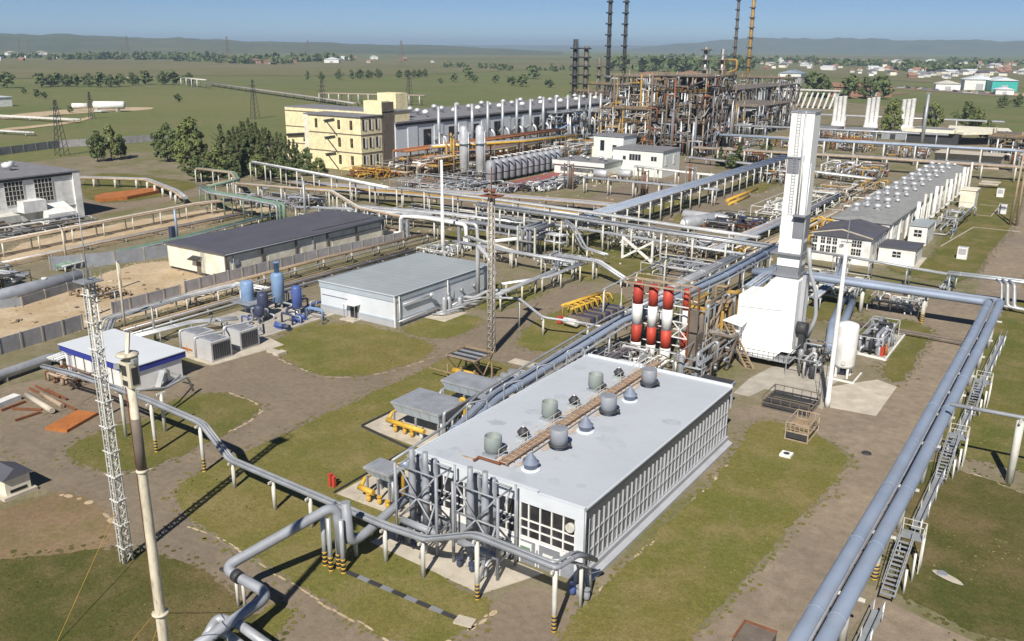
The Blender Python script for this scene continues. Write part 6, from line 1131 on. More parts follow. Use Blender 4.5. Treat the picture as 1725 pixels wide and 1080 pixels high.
for z in (2.2,8.2,14.2):
    for y in (227.6,230.9,234.2):
        w = part('window', MB().box(-214.02,y-.75,z-.3,-213.9,y+.75,z+3.2), M_glass, b); part('window_frame', MB().box(-213.92,y+.3,z-.3,-213.8,y+.95,z+3.2), M_white, w)
    for x in (-235.2,-224.2,-218.4):
        if z < 10 and x < -233: continue
        w = part('window', MB().box(x-.6,225.88,z-.2,x+.6,226.02,z+2.9), M_glass, b); part('window_frame', MB().box(x-.04,225.82,z-.2,x+.04,225.9,z+2.9).box(x-.6,225.82,z+1.3,x+.6,225.9,z+1.4), M_ochre, w)
fe = MB()
for k in range(3): fe.beam((-225,225.6,.3+k*5.8),(-230,225.6,5+k*5.8),.25).beam((-231,225.5,5+k*5.8),(-226,225.5,5.8+k*5.8),.4)
part('fire_escape', fe, M_dark, b); part('pilaster', MB().box(-241.15,225.8,0,-239,226.1,18.4), M_cream, b)
part('outside_duct', MB().tube([(-262,236.5,9),(-252,236.4,10),(-249,233,8)], .5, 8), M_dark, b)
b = thing('compressor_house', 'very long grey-roofed compressor house behind the dark tank row with vertical pipes along it', 'industrial hall', (-232,320,0))
part('wall', MB().box(-250,243.2,0,-213.4,420,15.2), M_paleblue, b); part('roof', MB().box(-250.6,243,15.2,-212.7,420.5,15.8), M_roofmid, b); part('cornice', MB().box(-213.4,243,14.2,-213.0,420,15.2), M_dark, b)
for k in range(22):
    y = 251+k*7.6; part('window', MB().box(-213.42,y,4.5,-213.3,y+4.4,12.2), M_glass, b) if k % 2 else part('bay', MB().box(-213.42,y-1.4,.2,-213.1,y+4,13.6), M_paleblue, b)
for k in range(14):
    y = 262+k*10.4; part('riser', MB().tube(rounded([(-208.8,y,3),(-208.8,y,20.5+.5*(k%2))], .3), .62, 9), M_lag, b)
    part('elbow', MB().tube(rounded([(-213,y+3,7.5),(-210.4,y+3,10.2),(-208,y+3.4,8.8),(-207.6,y+3.6,2)],1.4), .5, 9), M_silver, b)
for k in range(30):
    y = 252+k*5.5; part('roof_vent', MB().lathe([(.7,15.8),(.7,17.0),(1.3,17.2),(1.2,18.0),(.3,18.5)], -219-9*(k%3)-rnd.uniform(0,2), y, 9), M_silver if k % 3 else M_white, b)
# ------------------------------------------------------------------ silver columns, dark tank row, orange pipework, red deck
for i, (x, y, h, r_, lab) in enumerate(((-180.5,239.7,16.6,1.5,'left of two tall silver vertical columns near the yellow building'),(-175.3,241.8,16.9,1.5,'right of two tall silver vertical columns near the yellow building'))):
    c = thing('process_column', lab, 'column', (x,y,0)); part('shell', MB().lathe([(r_*.8,0),(r_*.8,2),(r_,2.4),(r_,h-1),(r_*.7,h-.2),(.1,h)], x, y, 18), M_silver, c); part('platform', MB().lathe([(r_,h-6),(r_*1.5,h-5.98),(r_*1.5,h-5.8),(r_,h-5.78)], x, y, 12), M_galv, c); part('side_pipe', MB().tube([(x+r_+.4,y,0),(x+r_+.4,y,h-2)], .22, 7), M_lag, c)
yc = thing('pipe_tower', 'slim yellow pipe tower left of the two silver columns', 'pipe tower', (-186,239,0))
for k in range(5): part('pipe', MB().tube([(-189.5+k*1.5,238+.5*(k%2),0),(-189.5+k*1.5,238+.5*(k%2),14-1.7*(k%3))], .38, 8), M_ochre if k > 1 else M_lag, yc)
part('crossbeam', MB().beam((-190,238,8),(-183,238,8),.3).beam((-190,238,13),(-183,238,13),.3), M_brown, yc)
for i in range(12):
    y = 231+i*3.7; t = thing('dark_tank', 'grey vertical tank in the close row before the compressor house, ' + nth(i, 12) + ' of twelve', 'tank', (-163.4,y,0), 'row of grey vertical tanks')
    part('shell', MB().lathe([(1.3,.6),(1.65,1.2),(1.65,6.4),(1.2,7.1),(.2,7.4)], -163.4, y, 14), M_pipegrey, t); part('skirt', MB().lathe([(1.4,0),(1.4,3.0),(1.7,3.02),(1.7,3.3)], -163.4, y, 14), M_dark, t); part('nozzle', MB().tube(rounded([(-163.4,y,7.2),(-163.4,y,8.3),(-160.5,y,8.3)], .4), .22, 7), M_silver, t)
solo('red_deck', MB().box(-158.5,222,0,-149.5,262,.5), M_deckred, 'dull red paved deck before the row of grey tanks', 'deck')
rack('orange and brown elevated pipe rack behind the silver columns, lower level', [(-186,228,6.5),(-186,300,6.5)], many(8,7,.2,.5,[M_orange,M_brown,M_rust,M_ochre,M_lag],71) + many(5,6,.2,.4,[M_orange,M_brown,M_ochre],72,-2.5), step=8, w=7.4, pmat=M_brown, tiers=(0,2.5), bw=.4)
rack('orange and brown elevated pipe rack near the compressor house, upper level', [(-197,226,8.2),(-197,330,8.2)], many(7,6,.2,.5,[M_brown,M_orange,M_lag,M_rust],73) + many(5,6,.2,.4,[M_brown,M_ochre],74,-2.6), step=9, w=6.4, pmat=M_brown, tiers=(0,2.6), bw=.4)
rack('single thick brown header above the orange racks', [(-190,234,9.5),(-176,268,9.5),(-172,300,9.5)], [(0,0,.7,M_lag),(1.2,0,.4,M_yellow)], step=12, w=2.6, pmat=M_brown, bw=.4)
skid('orange pipe tangle at the foot of the yellow building', -212, 214, -196, 225, 3.0, [M_orange,M_ochre,M_rust,M_brown,M_yellow], 75, 34, r1=.3)
skid('pale pink-white clad machines beside the silver columns', -206, 224, -188, 250, 4.6, [M_white,M_offwhite,M_brick,M_brown,M_rustlight], 76, 30, r1=.5)
skid('grey valves and drums in front of the red deck, left', -158, 206, -147, 222, 2.8, [M_pipegrey,M_dark,M_silver,M_lag,M_galv], 77, 40, r1=.3, verticals=14)
skid('grey valves and drums in front of the red deck, right', -148.6, 222, -139, 250, 2.8, [M_pipegrey,M_dark,M_silver,M_lag,M_galv,M_white], 78, 56, r1=.3, verticals=22)
skid('rusty small pumps left of the red deck', -182, 204, -160, 222, 3.0, [M_rust,M_brown,M_lag,M_galv,M_silver], 79, 56, r1=.28, verticals=14)
skid('brown pipework in front of the silver columns', -178, 224, -166, 236, 3.4, [M_galv,M_brown,M_lag,M_dark], 80, 30, r1=.3)
skid('yellow-tan exchangers beside the small mint building', -142, 252, -132, 262, 3.2, [M_ochre,M_wood,M_rustlight,M_white], 81, 20, r1=.4, verticals=10)
for i, (x, y) in enumerate(((-135.5,253),(-129.5,258))):
    t = thing('horizontal_drum', ('left' if i == 0 else 'right') + ' of two short white horizontal drums before the small mint building', 'drum', (x,y,0)); part('shell', MB().tube([(x-2.4,y,3),(x-2.2,y,3),(x+2.2,y,3),(x+2.4,y,3)], 1.3, 14, rr=[.8,1.3,1.3,.8]), M_silver, t); part('saddle', MB().box(x-1.5,y-.7,0,x-1,y+.7,2).box(x+1,y-.7,0,x+1.5,y+.7,2), M_conc, t)
# ------------------------------------------------------------------ mint buildings
b = thing('mint_building', 'mint-white two-part building with grey roof below the rusty process towers', 'building', (-134,283,0))
part('wall', MB().box(-143,275,0,-124.3,289,8.5), M_mint, b); part('wall', MB().box(-155,283,0,-143.2,293,11.6), M_mint, b); part('roof', MB().box(-143.1,274.7,8.5,-124,289.3,8.9), M_roofmid, b); part('roof', MB().box(-155.3,282.7,11.6,-142.9,293.3,12.0), M_roofmid, b)
for x, z0, z1, w_ in ((-134.5,5.2,7.2,4.4),(-127.5,5.4,6.8,2.2),(-138.5,5.2,6.4,1.2)):
    w = part('window', MB().box(x-w_/2,274.9,z0,x+w_/2,275.05,z1), M_glass, b); fr = MB()
    for k in range(int(w_)+1): fr.box(x-w_/2+k*w_/int(w_)-.06,274.84,z0,x-w_/2+k*w_/int(w_)+.06,274.92,z1)
    part('window_frame', fr, M_white, w)
for x, z0, z1 in ((-151.5,6.6,10.2),(-146.6,6.6,8.8),(-146.6,3,5)): part('window', MB().box(x-.8,282.9,z0,x+.8,283.05,z1), M_glass, b)
for y in (278,284.5): part('window', MB().box(-124.34,y-1.1,3.8,-124.2,y+1.1,7.0), M_white, b)
b = thing('low_mint_building', 'long low mint-white building beside the two-part mint building', 'building', (-150,270,0)); part('wall', MB().box(-158.5,262,0,-139.5,276,4.4), M_mint, b); part('roof', MB().box(-159,261.5,4.4,-139,276.5,4.9), M_roofmid, b)
part('fascia', MB().box(-159.05,261.4,3.6,-138.95,261.5,4.95), M_white, b); part('window', MB().box(-156,261.9,1.4,-142,262.05,2.8), M_glass2, b)
for k in range(5): part('roof_vent', MB().lathe([(.5,4.9),(.5,5.6),(.9,5.7),(.4,6.2)], -155+k*3.4, 267+3*(k%2), 9), M_silver, b)
booth('small cream shed behind the mint building', -165, 300, -150, 309, 6.0, M_roofmid, False, M_cream)

r = random.Random(91); db = MB(); ypoly = [(-132.23, 61.08), (-147.77, 69.05), (-150.07, 76.27), (-150.65, 88.21), (-155.58, 97.51), (-153.72, 106.21), (-146.47, 102.29), (-130.92, 100.77), (-126.21, 90.99), (-122.39, 77.05), (-127.12, 68.18)]
for k in range(240):
    x, y = r.uniform(-160,-118), r.uniform(56,112)
    if not inside((x,y), ypoly): continue
    q = r.uniform(.1,.5); db.obox((x,y,0), (q*r.uniform(.5,3), q, q*.5), r.uniform(0,3), mi=r.choice((0,1,2)))
struct('yard_rubble', db, [M_brown, M_padlight, M_wood], 'stuff')
skid('heap of dark scrap and timber at the edge of the sandy yard', -146, 80, -138, 86, .9, [M_brown,M_wood,M_dark,M_rustlight], 92, 20, name='scrap_pile', cat='scrap pile')
db = MB()
for k in range(700):
    x, y = r.uniform(-205,-40), r.uniform(150,300); q = r.uniform(.15,.6)
    db.obox((x,y,.0), (q*r.uniform(.5,3), q, q*.6), r.uniform(0,3), mi=r.choice((0,1,2,3)))
struct('yard_rubble', db, [M_brown, M_padlight, M_galv, M_rustlight], 'stuff')
# ================================================================== FAR PLANT, TREES, COUNTRYSIDE
# ------------------------------------------------------------------ rusty process towers
def process_tower(label, x0, y0, x1, y1, levels, mats, seed, nv=6, name='process_tower', col=None, clad=0.0):
    r = random.Random(seed); root = thing(name, label, 'process tower', ((x0+x1)/2,(y0+y1)/2,0)); col = col or M_brown; h = levels[-1]
    nx = max(2, int((x1-x0)/5.5)); ny = max(2, int((y1-y0)/8))
    for i in range(nx+1):
        for j in range(ny+1):
            if 0 < i < nx and 0 < j < ny: continue
            x = x0+(x1-x0)*i/nx; y = y0+(y1-y0)*j/ny; part('column', MB().beam((x,y,0),(x,y,h+r.choice((0,0,1.2,2.5))),.5), r.choice((col,col,M_galv,M_rustlight)), root)
    for z in levels:
        d = MB().box(x0-.6,y0-.6,z-.16,x1+.6,y1+.6,z); [d.beam((x0-.6,yy,z-.3),(x1+.6,yy,z-.3),.25,.4,mi=1) for yy in (y0,y1)]; d.beam((x1,y0,z-.3),(x1,y1,z-.3),.25,.4,mi=1); 
        p = part('deck', d, [col, r.choice((M_galv,M_rustlight,M_ochre,col))], root); ra = MB()
        for zz in (.6,1.15): ra.beam((x0-.6,y0-.6,z+zz),(x1+.6,y0-.6,z+zz),.12).beam((x1+.6,y0-.6,z+zz),(x1+.6,y1+.6,z+zz),.12)
        for k in range(12): ra.beam((x0+(x1-x0)*k/11,y0-.6,z),(x0+(x1-x0)*k/11,y0-.6,z+1.15),.1)
        part('railing', ra, r.choice((M_rustlight,M_galv,M_ochre)), p)
    lv = [0]+list(levels)
    for k in range(max(8, int((x1-x0)/1.5))):
        x = r.uniform(x0,x1); zt = r.uniform(.35,1.05)*h; part('riser', MB().tube([(x,y0-r.uniform(.3,1.6),0),(x,y0-.8,zt)], r.uniform(.16,.5), 7), r.choice(mats+[M_silver,M_lag,M_ochre]), root)
        y = r.uniform(y0,y1); zt = r.uniform(.35,1.05)*h; part('riser', MB().tube([(x1+r.uniform(.3,1.6),y,0),(x1+.9,y,zt)], r.uniform(.16,.45), 7), r.choice(mats+[M_silver,M_lag]), root)
    for a, c in zip(lv, lv[1:]):
        for k in range(nv):
            x, y = r.uniform(x0+1,x1-1), r.uniform(y0+.5,y1-1); q = r.uniform(.4,1.3); m = r.choice(mats)
            if r.random() < .6: part('vessel', MB().lathe([(q*.6,a),(q,a+.5),(q,c-1.2),(q*.4,c-.6)], x, y, 9), m, root)
            else: part('vessel', MB().tube([(x-2,y,a+1.2),(x+2,y,a+1.2)], min(1.0,q), 9), m, root)
        for k in range(nv):
            x = r.uniform(x0,x1); z = r.uniform(a+1,c-.5); part('pipe', MB().tube(rounded([(x,y0-r.uniform(.5,1.4),a+.2),(x,y0-1,z),(x+r.uniform(-6,6),y0-1,z),(x+r.uniform(-6,6),y0+2,c)], .6, 2), r.uniform(.15,.4), 6), r.choice(mats), root)
            y = r.uniform(y0,y1); part('pipe', MB().tube(rounded([(x1+r.uniform(.5,1.2),y,a+.2),(x1+1,y,z),(x1+1,y+r.uniform(-6,6),z),(x1-2,y,c)], .6, 2), r.uniform(.15,.4), 6), r.choice(mats), root)
        part('brace', MB().beam((x0,y0,a),(x0+(x1-x0)/nx,y0,c),.3), col, root); part('brace', MB().beam((x1,y0,a),(x1,y0+(y1-y0)/ny,c),.3), col, root)
        if r.random() < clad: part('cladding', MB().box(x0+.2,y0-.25,a+.4,x0+(x1-x0)*r.uniform(.4,.9),y0-.1,c-1.0), r.choice((M_brown,M_pipegrey,M_pipegrey)), root)
    return root
DK = [M_brown,M_dark,M_galv,M_lag,M_pipegrey,M_galv,M_brown]; MX = [M_galv,M_lag,M_ochre,M_ochre,M_brown,M_silver,M_rustlight]
process_tower('tallest dark brown process tower in front, beside the mint building', -160, 340, -137, 372, (7,13,19,25,31), [M_brown,M_dark,M_brown,M_galv,M_rust,M_bandgrey,M_brown], 101, 14)
process_tower('grey and ochre open process tower left of the tallest brown one', -185, 344, -163, 362, (6,11.5,17), MX, 102, 7)
process_tower('yellow-railed process tower behind the open grey one', -206, 392, -176, 420, (6,12,18,24,28.5), MX, 103, 8)
process_tower('low grey process frame right of the compressor house', -221, 340, -205, 366, (5,9.5,14), [M_galv,M_lag,M_dark,M_silver,M_bluetank], 104, 7, col=M_galv)
process_tower('pale blue-grey pipe frame behind the low grey process frame', -226, 384, -196, 398, (6,12), [M_bluetank,M_silver,M_lag,M_galv], 105, 8, col=M_galv)
process_tower('far process frame between the two dark columns', -300, 520, -262, 545, (7,14), DK, 106, 7)
process_tower('brown process frame below the dark column pair', -262, 470, -226, 500, (8,15,21), DK, 107, 7)
process_tower('long dark cooler gallery stretching right behind the brown tower', -206, 500, -184, 620, (9,19), DK, 108, 26, clad=.5)
process_tower('second dark cooler gallery behind the long one', -176, 440, -150, 500, (7,14), DK+[M_galv], 109, 16)
process_tower('brown tower under the two yellow stacks', -252, 690, -214, 730, (10,20), DK, 110, 8)
process_tower('dark pipe frame at the right edge', -42, 402, -8, 432, (4.5,9), [M_brown,M_ochre,M_dark,M_lag,M_silver], 111, 10)
def stack_tower(label, x, y, h, r0, mat, mat2, collars=True, step=4.2, cat='flare stack', n=3, w=1.2):
    root = thing('flare_stack', label, cat, (x,y,0)); part('pipe', MB().tube([(x,y,0),(x,y,h*.4),(x,y,h)], r0, 10, rr=[r0,r0,r0*.85]), mat, root); lt = MB()
    for k in range(n):
        a = 2*PI*k/n+.5; lt.beam((x+w*1.3*math.cos(a),y+w*1.3*math.sin(a),0),(x+w*math.cos(a),y+w*math.sin(a),h),.26)
    z = 0; kk = 0
    while z < h-step:
        for k in range(n):
            a = 2*PI*(k+kk)/n+.5; b = 2*PI*(k+1+kk)/n+.5; lt.beam((x+w*1.2*math.cos(a),y+w*1.2*math.sin(a),z),(x+w*1.2*math.cos(b),y+w*1.2*math.sin(b),z+step),.16)
        z += step; kk += 1
    part('lattice_bracing', lt, mat2, root)
    if collars:
        z = step*2
        while z < h-1: part('platform', MB().lathe([(w*.7,z),(w*1.9,z+.05),(w*1.9,z+.9),(w*1.75,z+.95),(w*1.75,z+.1)], x+.4*math.sin(z), y, 8), mat2, root); z += step*1.6
    return root
stack_tower('left of two very tall dark lattice stacks reaching the top edge', -284, 534, 92, 1.15, M_dark, M_dark)
stack_tower('right of two very tall dark lattice stacks reaching the top edge', -276, 541, 92, 1.0, M_dark, M_dark)
stack_tower('dark braced left stack of the tall pair at right of the sky', -303, 814, 118, 1.1, M_brown, M_dark, step=5)
stack_tower('yellow-painted right stack of the tall pair at right of the sky', -275, 774, 112, 1.5, M_ochre, M_brown, step=5, w=1.5)
stack_tower('leftmost and lower dark column with a pointed tip', -348, 602, 47, 2.0, M_dark, M_dark, cat='column', w=2.3, step=4)
stack_tower('twin-pipe dark column right of the leftmost pointed one', -341, 606, 42, 1.8, M_brown, M_dark, cat='column', w=2.0, step=4)
stack_tower('short brown column close beside the twin-pipe dark one', -332, 610, 34, 1.4, M_brown, M_brown, cat='column', w=1.7, step=4)
stack_tower('left of two grey-brown columns over the brown towers', -234, 576, 42, 1.3, M_galv, M_brown, cat='column', w=2.0, step=4)
stack_tower('right of two grey-brown columns over the brown towers', -225, 583, 41, 1.2, M_lag, M_brown, cat='column', w=1.9, step=4)
yp = thing('yellow_pipe_loop', 'yellow pipe loop standing at the foot of the yellow stack', 'pipe loop', (-262,760,0)); part('pipe', MB().tube(rounded([(-276,774,9),(-262,770,9),(-240,760,9)],1), 1.0, 9), M_yellow, yp); part('pipe', MB().tube(rounded([(-284,742,6),(-284,742,32),(-272,738,32),(-272,738,24),(-280,740,22),(-280,740,6)],2), .9, 9), M_ochre, yp)
for i, (px, lab) in enumerate((((-124.8,496.9),'left'),((-108.2,497.2),'middle'),((-90.5,494.8),'right'))):
    x, y = px; t = thing('triple_stack', 'white stack of three joined tubes with flared base, ' + lab + ' one of three in a row', 'stack', (x,y,0), 'white triple stacks')
    for k in range(3): part('tube', MB().lathe([(1.9,0),(1.75,1.5),(1.2,4.2),(1.05,5),(1.05,17.2+.3*k),(1.15,17.4+.3*k)], x-2.2+k*2.15, y+.5*k, 14), M_white, t)
    part('base', MB().box(x-4.2,y-2,0,x+4,y+3,.5), M_conc, t)
    q = thing('equipment_house', 'low grey equipment house below the ' + lab + ' white triple stack', 'outbuilding', (x+1,y-22,0)); part('wall', MB().box(x-5,y-30,0,x+7,y-14,3.2), M_pipegrey, q); part('roof', MB().box(x-5.3,y-30.3,3.2,x+7.3,y-13.7,3.6), M_roofmid, q); part('door', MB().box(x-1,y-30.1,0,x+1.4,y-29.98,2.6), M_dark, q)
wc = thing('white_column_row', 'long row of slanted white stilts carrying a pale beam', 'stilts', (-207,678,0))
for k in range(15): part('stilt', MB().beam((-232+k*4,672,0),(-229.5+k*4,676,12.4),.9,.9), M_white, wc)
part('beam', MB().box(-234,674,12.3,-170,680,13.2), M_offwhite, wc)
fr_ = solo('grey_tower_block', MB().box(-85,506,0,-79,512,13.2).box(-85.2,505.8,13.2,-78.8,512.2,13.7), M_dark, 'plain dark grey tower block behind the right white triple stack', 'tower')
rp = thing('pole', 'tall leaning grey pole right of the white triple stacks', 'pole', (-69,417,0)); part('shaft', MB().tube([(-69,417,0),(-69,417.5,24)], .7, 8, rr=[.85,.6]), M_galv, rp); part('cap', MB().box(-69.8,416.8,24,-68.2,418.2,24.4), M_galv, rp)
b = thing('canopy_building', 'low building with tan canopy roof right of the triple stacks', 'building', (-64,464,0)); part('roof', MB().prism([(-84,452),(-62,452),(-58,466),(-80,468)], 5.2, 6.6), M_cream, b); part('roof', MB().prism([(-66,460),(-58,452),(-40,470),(-44,492),(-70,492)], 5.0, 6.0), M_cream, b); part('wall', MB().box(-82,454,0,-60,464,5.2), M_dark, b); part('roof_deck', MB().box(-80,453.5,6.6,-63,464,6.75), M_roofmid, b)
b = thing('pink_building', 'pale pink long building under the far right pipe rack', 'building', (-44,374,0)); part('wall', MB().box(-56,370,0,-34,384,4.2), M_padlight, b); part('roof', MB().box(-56.4,369.6,4.2,-33.6,384.4,4.6), M_padlight, b); part('window_band', MB().box(-55,369.9,1.6,-36,370.02,2.6), M_white, b)
rack('long grey main pipe rack crossing the far plant to the right edge', [(-150,356,7.4),(-75,364,7.4),(-30,366,7.6),(20,368,7.8)], many(6,4.6,.2,.6,[M_lag,M_galv,M_bluegrey,M_silver],121), step=11, w=5, pmat=M_offwhite, bw=.55)
rack('second tan-grey pipe rack just this side of the long main one', [(-136,328,4.8),(-75,336,4.8),(-20,340,4.8)], many(5,4,.2,.45,[M_rustlight,M_lag,M_galv],122), step=10, w=4.4, pmat=M_offwhite, bw=.5)
rack('grey far pipe rack below the cooler galleries', [(-160,410,7),(-90,420,7),(-60,424,7)], many(5,4,.2,.5,[M_lag,M_galv,M_silver],123), step=12, w=4.6, pmat=M_galv, bw=.5)
rack('far pipe rack behind the white triple stacks', [(-170,520,6),(-110,528,6),(-50,534,6)], many(4,4,.3,.5,GR,124), step=14, w=4.6, pmat=M_offwhite, bw=.5)
rack('grey pipe band beside the small conifers right of the brown tower', [(-134,318,2.2),(-100,312,2.2),(-62,300,2.2)], many(4,2.6,.2,.4,GR,125), step=9, w=3, bw=.3)
rack('pale pipes crossing before the mint building', [(-130,232,4.6),(-100,233,4.6),(-88,233,4.6)], many(3,1.6,.2,.36,WH,126), step=8, w=2, pmat=M_offwhite, bw=.4)
rack('white pipe pair crossing between the mint building and the blue rack', [(-128,262,5),(-108,258,5),(-97,257,5)], many(2,1.2,.3,.4,WH,127), step=8, w=1.8, pmat=M_offwhite, bw=.4)
for i, (x, y) in enumerate(((-112,236),(-104,252),(-137,236))):
    p = thing('pipe_tower', ('rusty brown vertical pipe tower before the mint building', 'slim grey pipe tower beside the blue rack', 'brown vertical steel frame before the low mint building')[i], 'pipe tower', (x,y,0)); 
    for k in range(3): part('pipe', MB().tube([(x+k*.8-.8,y,0),(x+k*.8-.8,y,8.5-k)], .34, 7), (M_brown,M_rust,M_galv)[(k+i) % 3], p)
    part('frame', MB().beam((x-1.6,y-1,0),(x-1.6,y-1,8),.25).beam((x+1.6,y-1,0),(x+1.6,y-1,8),.25).beam((x-1.6,y-1,7.6),(x+1.6,y-1,7.6),.2), M_brown if i != 1 else M_galv, p)
for k, (a, lab) in enumerate((((-126,392,-108,404),'grey machinery behind the long main pipe rack, left'),((-104,396,-86,410),'grey machinery behind the long main pipe rack, middle'),((-80,386,-62,402),'brown machinery behind the long main pipe rack, right'),((-150,376,-132,398),'brown machinery right of the tallest brown tower'),((-128,440,-100,456),'brown pumps before the far triple stacks'),((-30,380,-8,396),'brown and ochre pipework by the dark pipe frame'),((-130,334,-112,344),'silver pumps behind the small conifers'),((-100,282,-86,300),'small pipework right of the blue rack'),((-196,300,-176,336),'grey valves right of the compressor house'),((-172,312,-152,330),'ochre and brown pipework behind the cream shed'),((-84,306,-64,330),'brown pipework between the stack and the second rack'),((-200,262,-186,286),'brown machines below the compressor house wall'))):
    skid(lab, *a, 4.5, [M_galv,M_lag,M_brown,M_silver,M_offwhite,M_ochre,M_rust], 130+k, 34, r0=.15, r1=.4, verticals=12)
# ------------------------------------------------------------------ trees
def leaf_crown(kind, n, seed, size):
    r = random.Random(seed); mb = MB(); cl = []
    if kind == 'round':
        for k in range(26):
            a = r.uniform(0, 2*PI); zz = r.uniform(.2, .98); rad = .42*math.sin(PI*min(1, .12+zz*.86))**.7*r.uniform(.3, 1.05); cl.append((Vector((rad*math.cos(a), rad*math.sin(a), zz)), r.uniform(.08, .17)))
    elif kind == 'tall':
        for k in range(24):
            a = r.uniform(0, 2*PI); zz = r.uniform(.1, .99); rad = .2*math.sin(PI*min(1, .1+zz*.86))**.6*r.uniform(.2, 1.1); cl.append((Vector((rad*math.cos(a), rad*math.sin(a), zz)), r.uniform(.06, .12)))
    else:
        for k in range(46):
            zz = r.uniform(.06, 1)**1.15; a = r.uniform(0, 2*PI); rad = .19*(1.02-zz)*r.uniform(.4, 1.05); cl.append((Vector((rad*math.cos(a), rad*math.sin(a), zz - .03)), (.022+.065*(1-zz))))
    for i in range(n):
        c, q = r.choice(cl); d = Vector((r.gauss(0,1), r.gauss(0,1), r.gauss(0,.8))).normalized()*q*r.uniform(.35, 1.0); p = c + d
        nrm = (d.normalized() + Vector((r.uniform(-.6,.6), r.uniform(-.6,.6), r.uniform(-.2,.8)))).normalized()
        u = nrm.cross(Vector((r.uniform(-1,1), r.uniform(-1,1), r.uniform(-1,1)))).normalized(); v = nrm.cross(u); s = size*r.uniform(.6, 1.4)
        mb.add([p-u*s*.5-v*s*.5, p+u*s*.5-v*s*.5, p+u*s*.5+v*s*.5, p-u*s*.5+v*s*.5], [(0,1,2,3)])
    return mb
def trunk(r0, h, seed):
    r = random.Random(seed); mb = MB().tube([(0,0,-.02),(.01,0,h*.5),(0,.01,h)], r0, 7, rr=[r0,r0*.7,r0*.25])
    for k in range(6):
        a = r.uniform(0,2*PI); z = h*r.uniform(.35,.8); mb.tube([(0,0,z),(.2*math.cos(a),.2*math.sin(a),z+.16)], r0*.3, 4, rr=[r0*.35,r0*.1])
    return mb
PROTO = {}
for key, kind, n, size, leaf in (('round','round',2600,.042,M_leaf),('round2','round',2200,.045,M_scrub),('tall','tall',1100,.055,M_leaf),('conifer','cone',2800,.032,M_conifer),('conifer2','cone',2400,.034,M_conifer),('far','round',420,.11,M_scrub),('far2','tall',320,.10,M_scrub)):
    PROTO[key] = (leaf_crown(kind, n, hash(kind) % 7 + len(key)*13 if False else len(key)*13+n, size).mesh('crown', leaf), trunk(.022, .62 if kind != 'cone' else .95, n).mesh('trunk', M_bark))
def tree(key, x, y, h, wide, label, group, name='tree', cat='tree'):
    t = thing(name, label, cat, (x,y,0), group); t.scale = (h*wide, h*wide, h); t.rotation_euler = (0,0,rnd.uniform(0,6.28))
    for nm, me in zip(('crown','trunk'), PROTO[key]):
        o = bpy.data.objects.new(nm, me); COL.objects.link(o); o.parent = t; OFF[o.name] = Vector((0,0,0))
    return t
def tree_row(spec, what, group, name='tree', cat='tree'):
    n = len(spec)
    for i, (key, (x, y), h, wide) in enumerate(spec): tree(key, x, y, h, wide, what + ', ' + lth(i, n) + ' of its ' + str(n), group, name, cat)
tree_row([('round2',(-310.79, 188.26),10.77,.85),('round',(-310.05, 193.28),12.17,.75),('round2',(-313.79, 199.63),8.5,.8)], 'dark bushy tree left of the conifers', 'bushy trees left of the conifers')
tree_row([('round2',(-290.68, 203.66),13.38,.9),('round',(-259.85, 190.61),16.84,.85),('conifer',(-248.03, 188.71),10.88,1.1),('conifer',(-248.76, 195.33),16.92,1.0),('conifer2',(-237.43, 189.79),15.61,1.1),('round',(-241.09, 187.03),9.57,1.0)], 'green tree left of the conifers', 'left trees of the conifer group')
tree_row([('conifer',(-255.05, 205.75),15,.8),('conifer2',(-250.31, 205.44),17,.75),('conifer',(-250.8, 208.99),18,.75),('conifer2',(-247.62, 209.44),16.5,.8),('conifer',(-244.63, 209.76),15,.8),('conifer2',(-241.66, 210.08),14,.85),('conifer',(-240.88, 212.6),13.5,.85),('conifer2',(-237.44, 213.28),12,.9),('conifer',(-236.48, 215.95),11,.9)], 'conifer at the back of the dark group', 'back conifers before the yellow building', 'conifer', 'conifer')
tree_row([('conifer2',(-246.51, 200.72),15.52,.8),('conifer',(-240.18, 198.2),17.95,.8),('conifer',(-245.01, 205.62),16.86,.8),('conifer2',(-234.22, 199.14),15.52,.8),('conifer',(-241.47, 208.31),15.29,.8),('conifer2',(-229.72, 200.78),13.37,.95),('conifer',(-235.16, 209.32),13.59,.8),('conifer2',(-230.87, 208.87),11.52,.95),('conifer',(-231, 212.48),10.04,.95),('round2',(-222.2, 208.22),9.01,.95)], 'dark conifer before the yellow building', 'conifers before the yellow building', 'conifer')
tree_row([('round',(-228.02, 193.51),7.62,1.3),('round2',(-220.7, 195.71),7.20,1.3),('round',(-214.74, 206.89),6.18,1.1),('round2',(-239.88, 178.03),8.21,1.2)], 'low bush at the foot of the conifers', 'bushes under the conifers', 'bush', 'bush')
tree_row([('conifer2',(-120.07, 316.73),7.37,1.4),('conifer',(-113.53, 317.51),9.44,1.5),('round2',(-114.61, 312.57),5,1.2),('round2',(-117.66, 360.66),5.5,1.2)], 'small conifer or bush right of the brown tower', 'small trees right of the brown tower')
tree_row([('round',(-93.4, 473.01),17.12,.8),('round',(-79.68, 507.47),14.93,.8),('round2',(-69.98, 550.06),14.58,1.0),('round',(-63.6, 537.24),12.35,.9),('round2',(-53.23, 493.7),9,1.0),('round2',(-74.97, 773.99),9.54,1.1),('round2',(-66.99, 798.6),9.75,1.1)], 'green tree beyond the white triple stacks', 'trees beyond the white triple stacks')
hd = [('far' if k % 3 else 'round2', (-230.45, 826.47, 0)[:2] if False else (-252+k*11+rnd.uniform(-3,3), 820+rnd.uniform(-12,24)), rnd.uniform(14,21), rnd.uniform(.8,1.2)) for k in range(8)]
tree_row(hd, 'tree in the clump right of the barn', 'trees right of the blue barn')
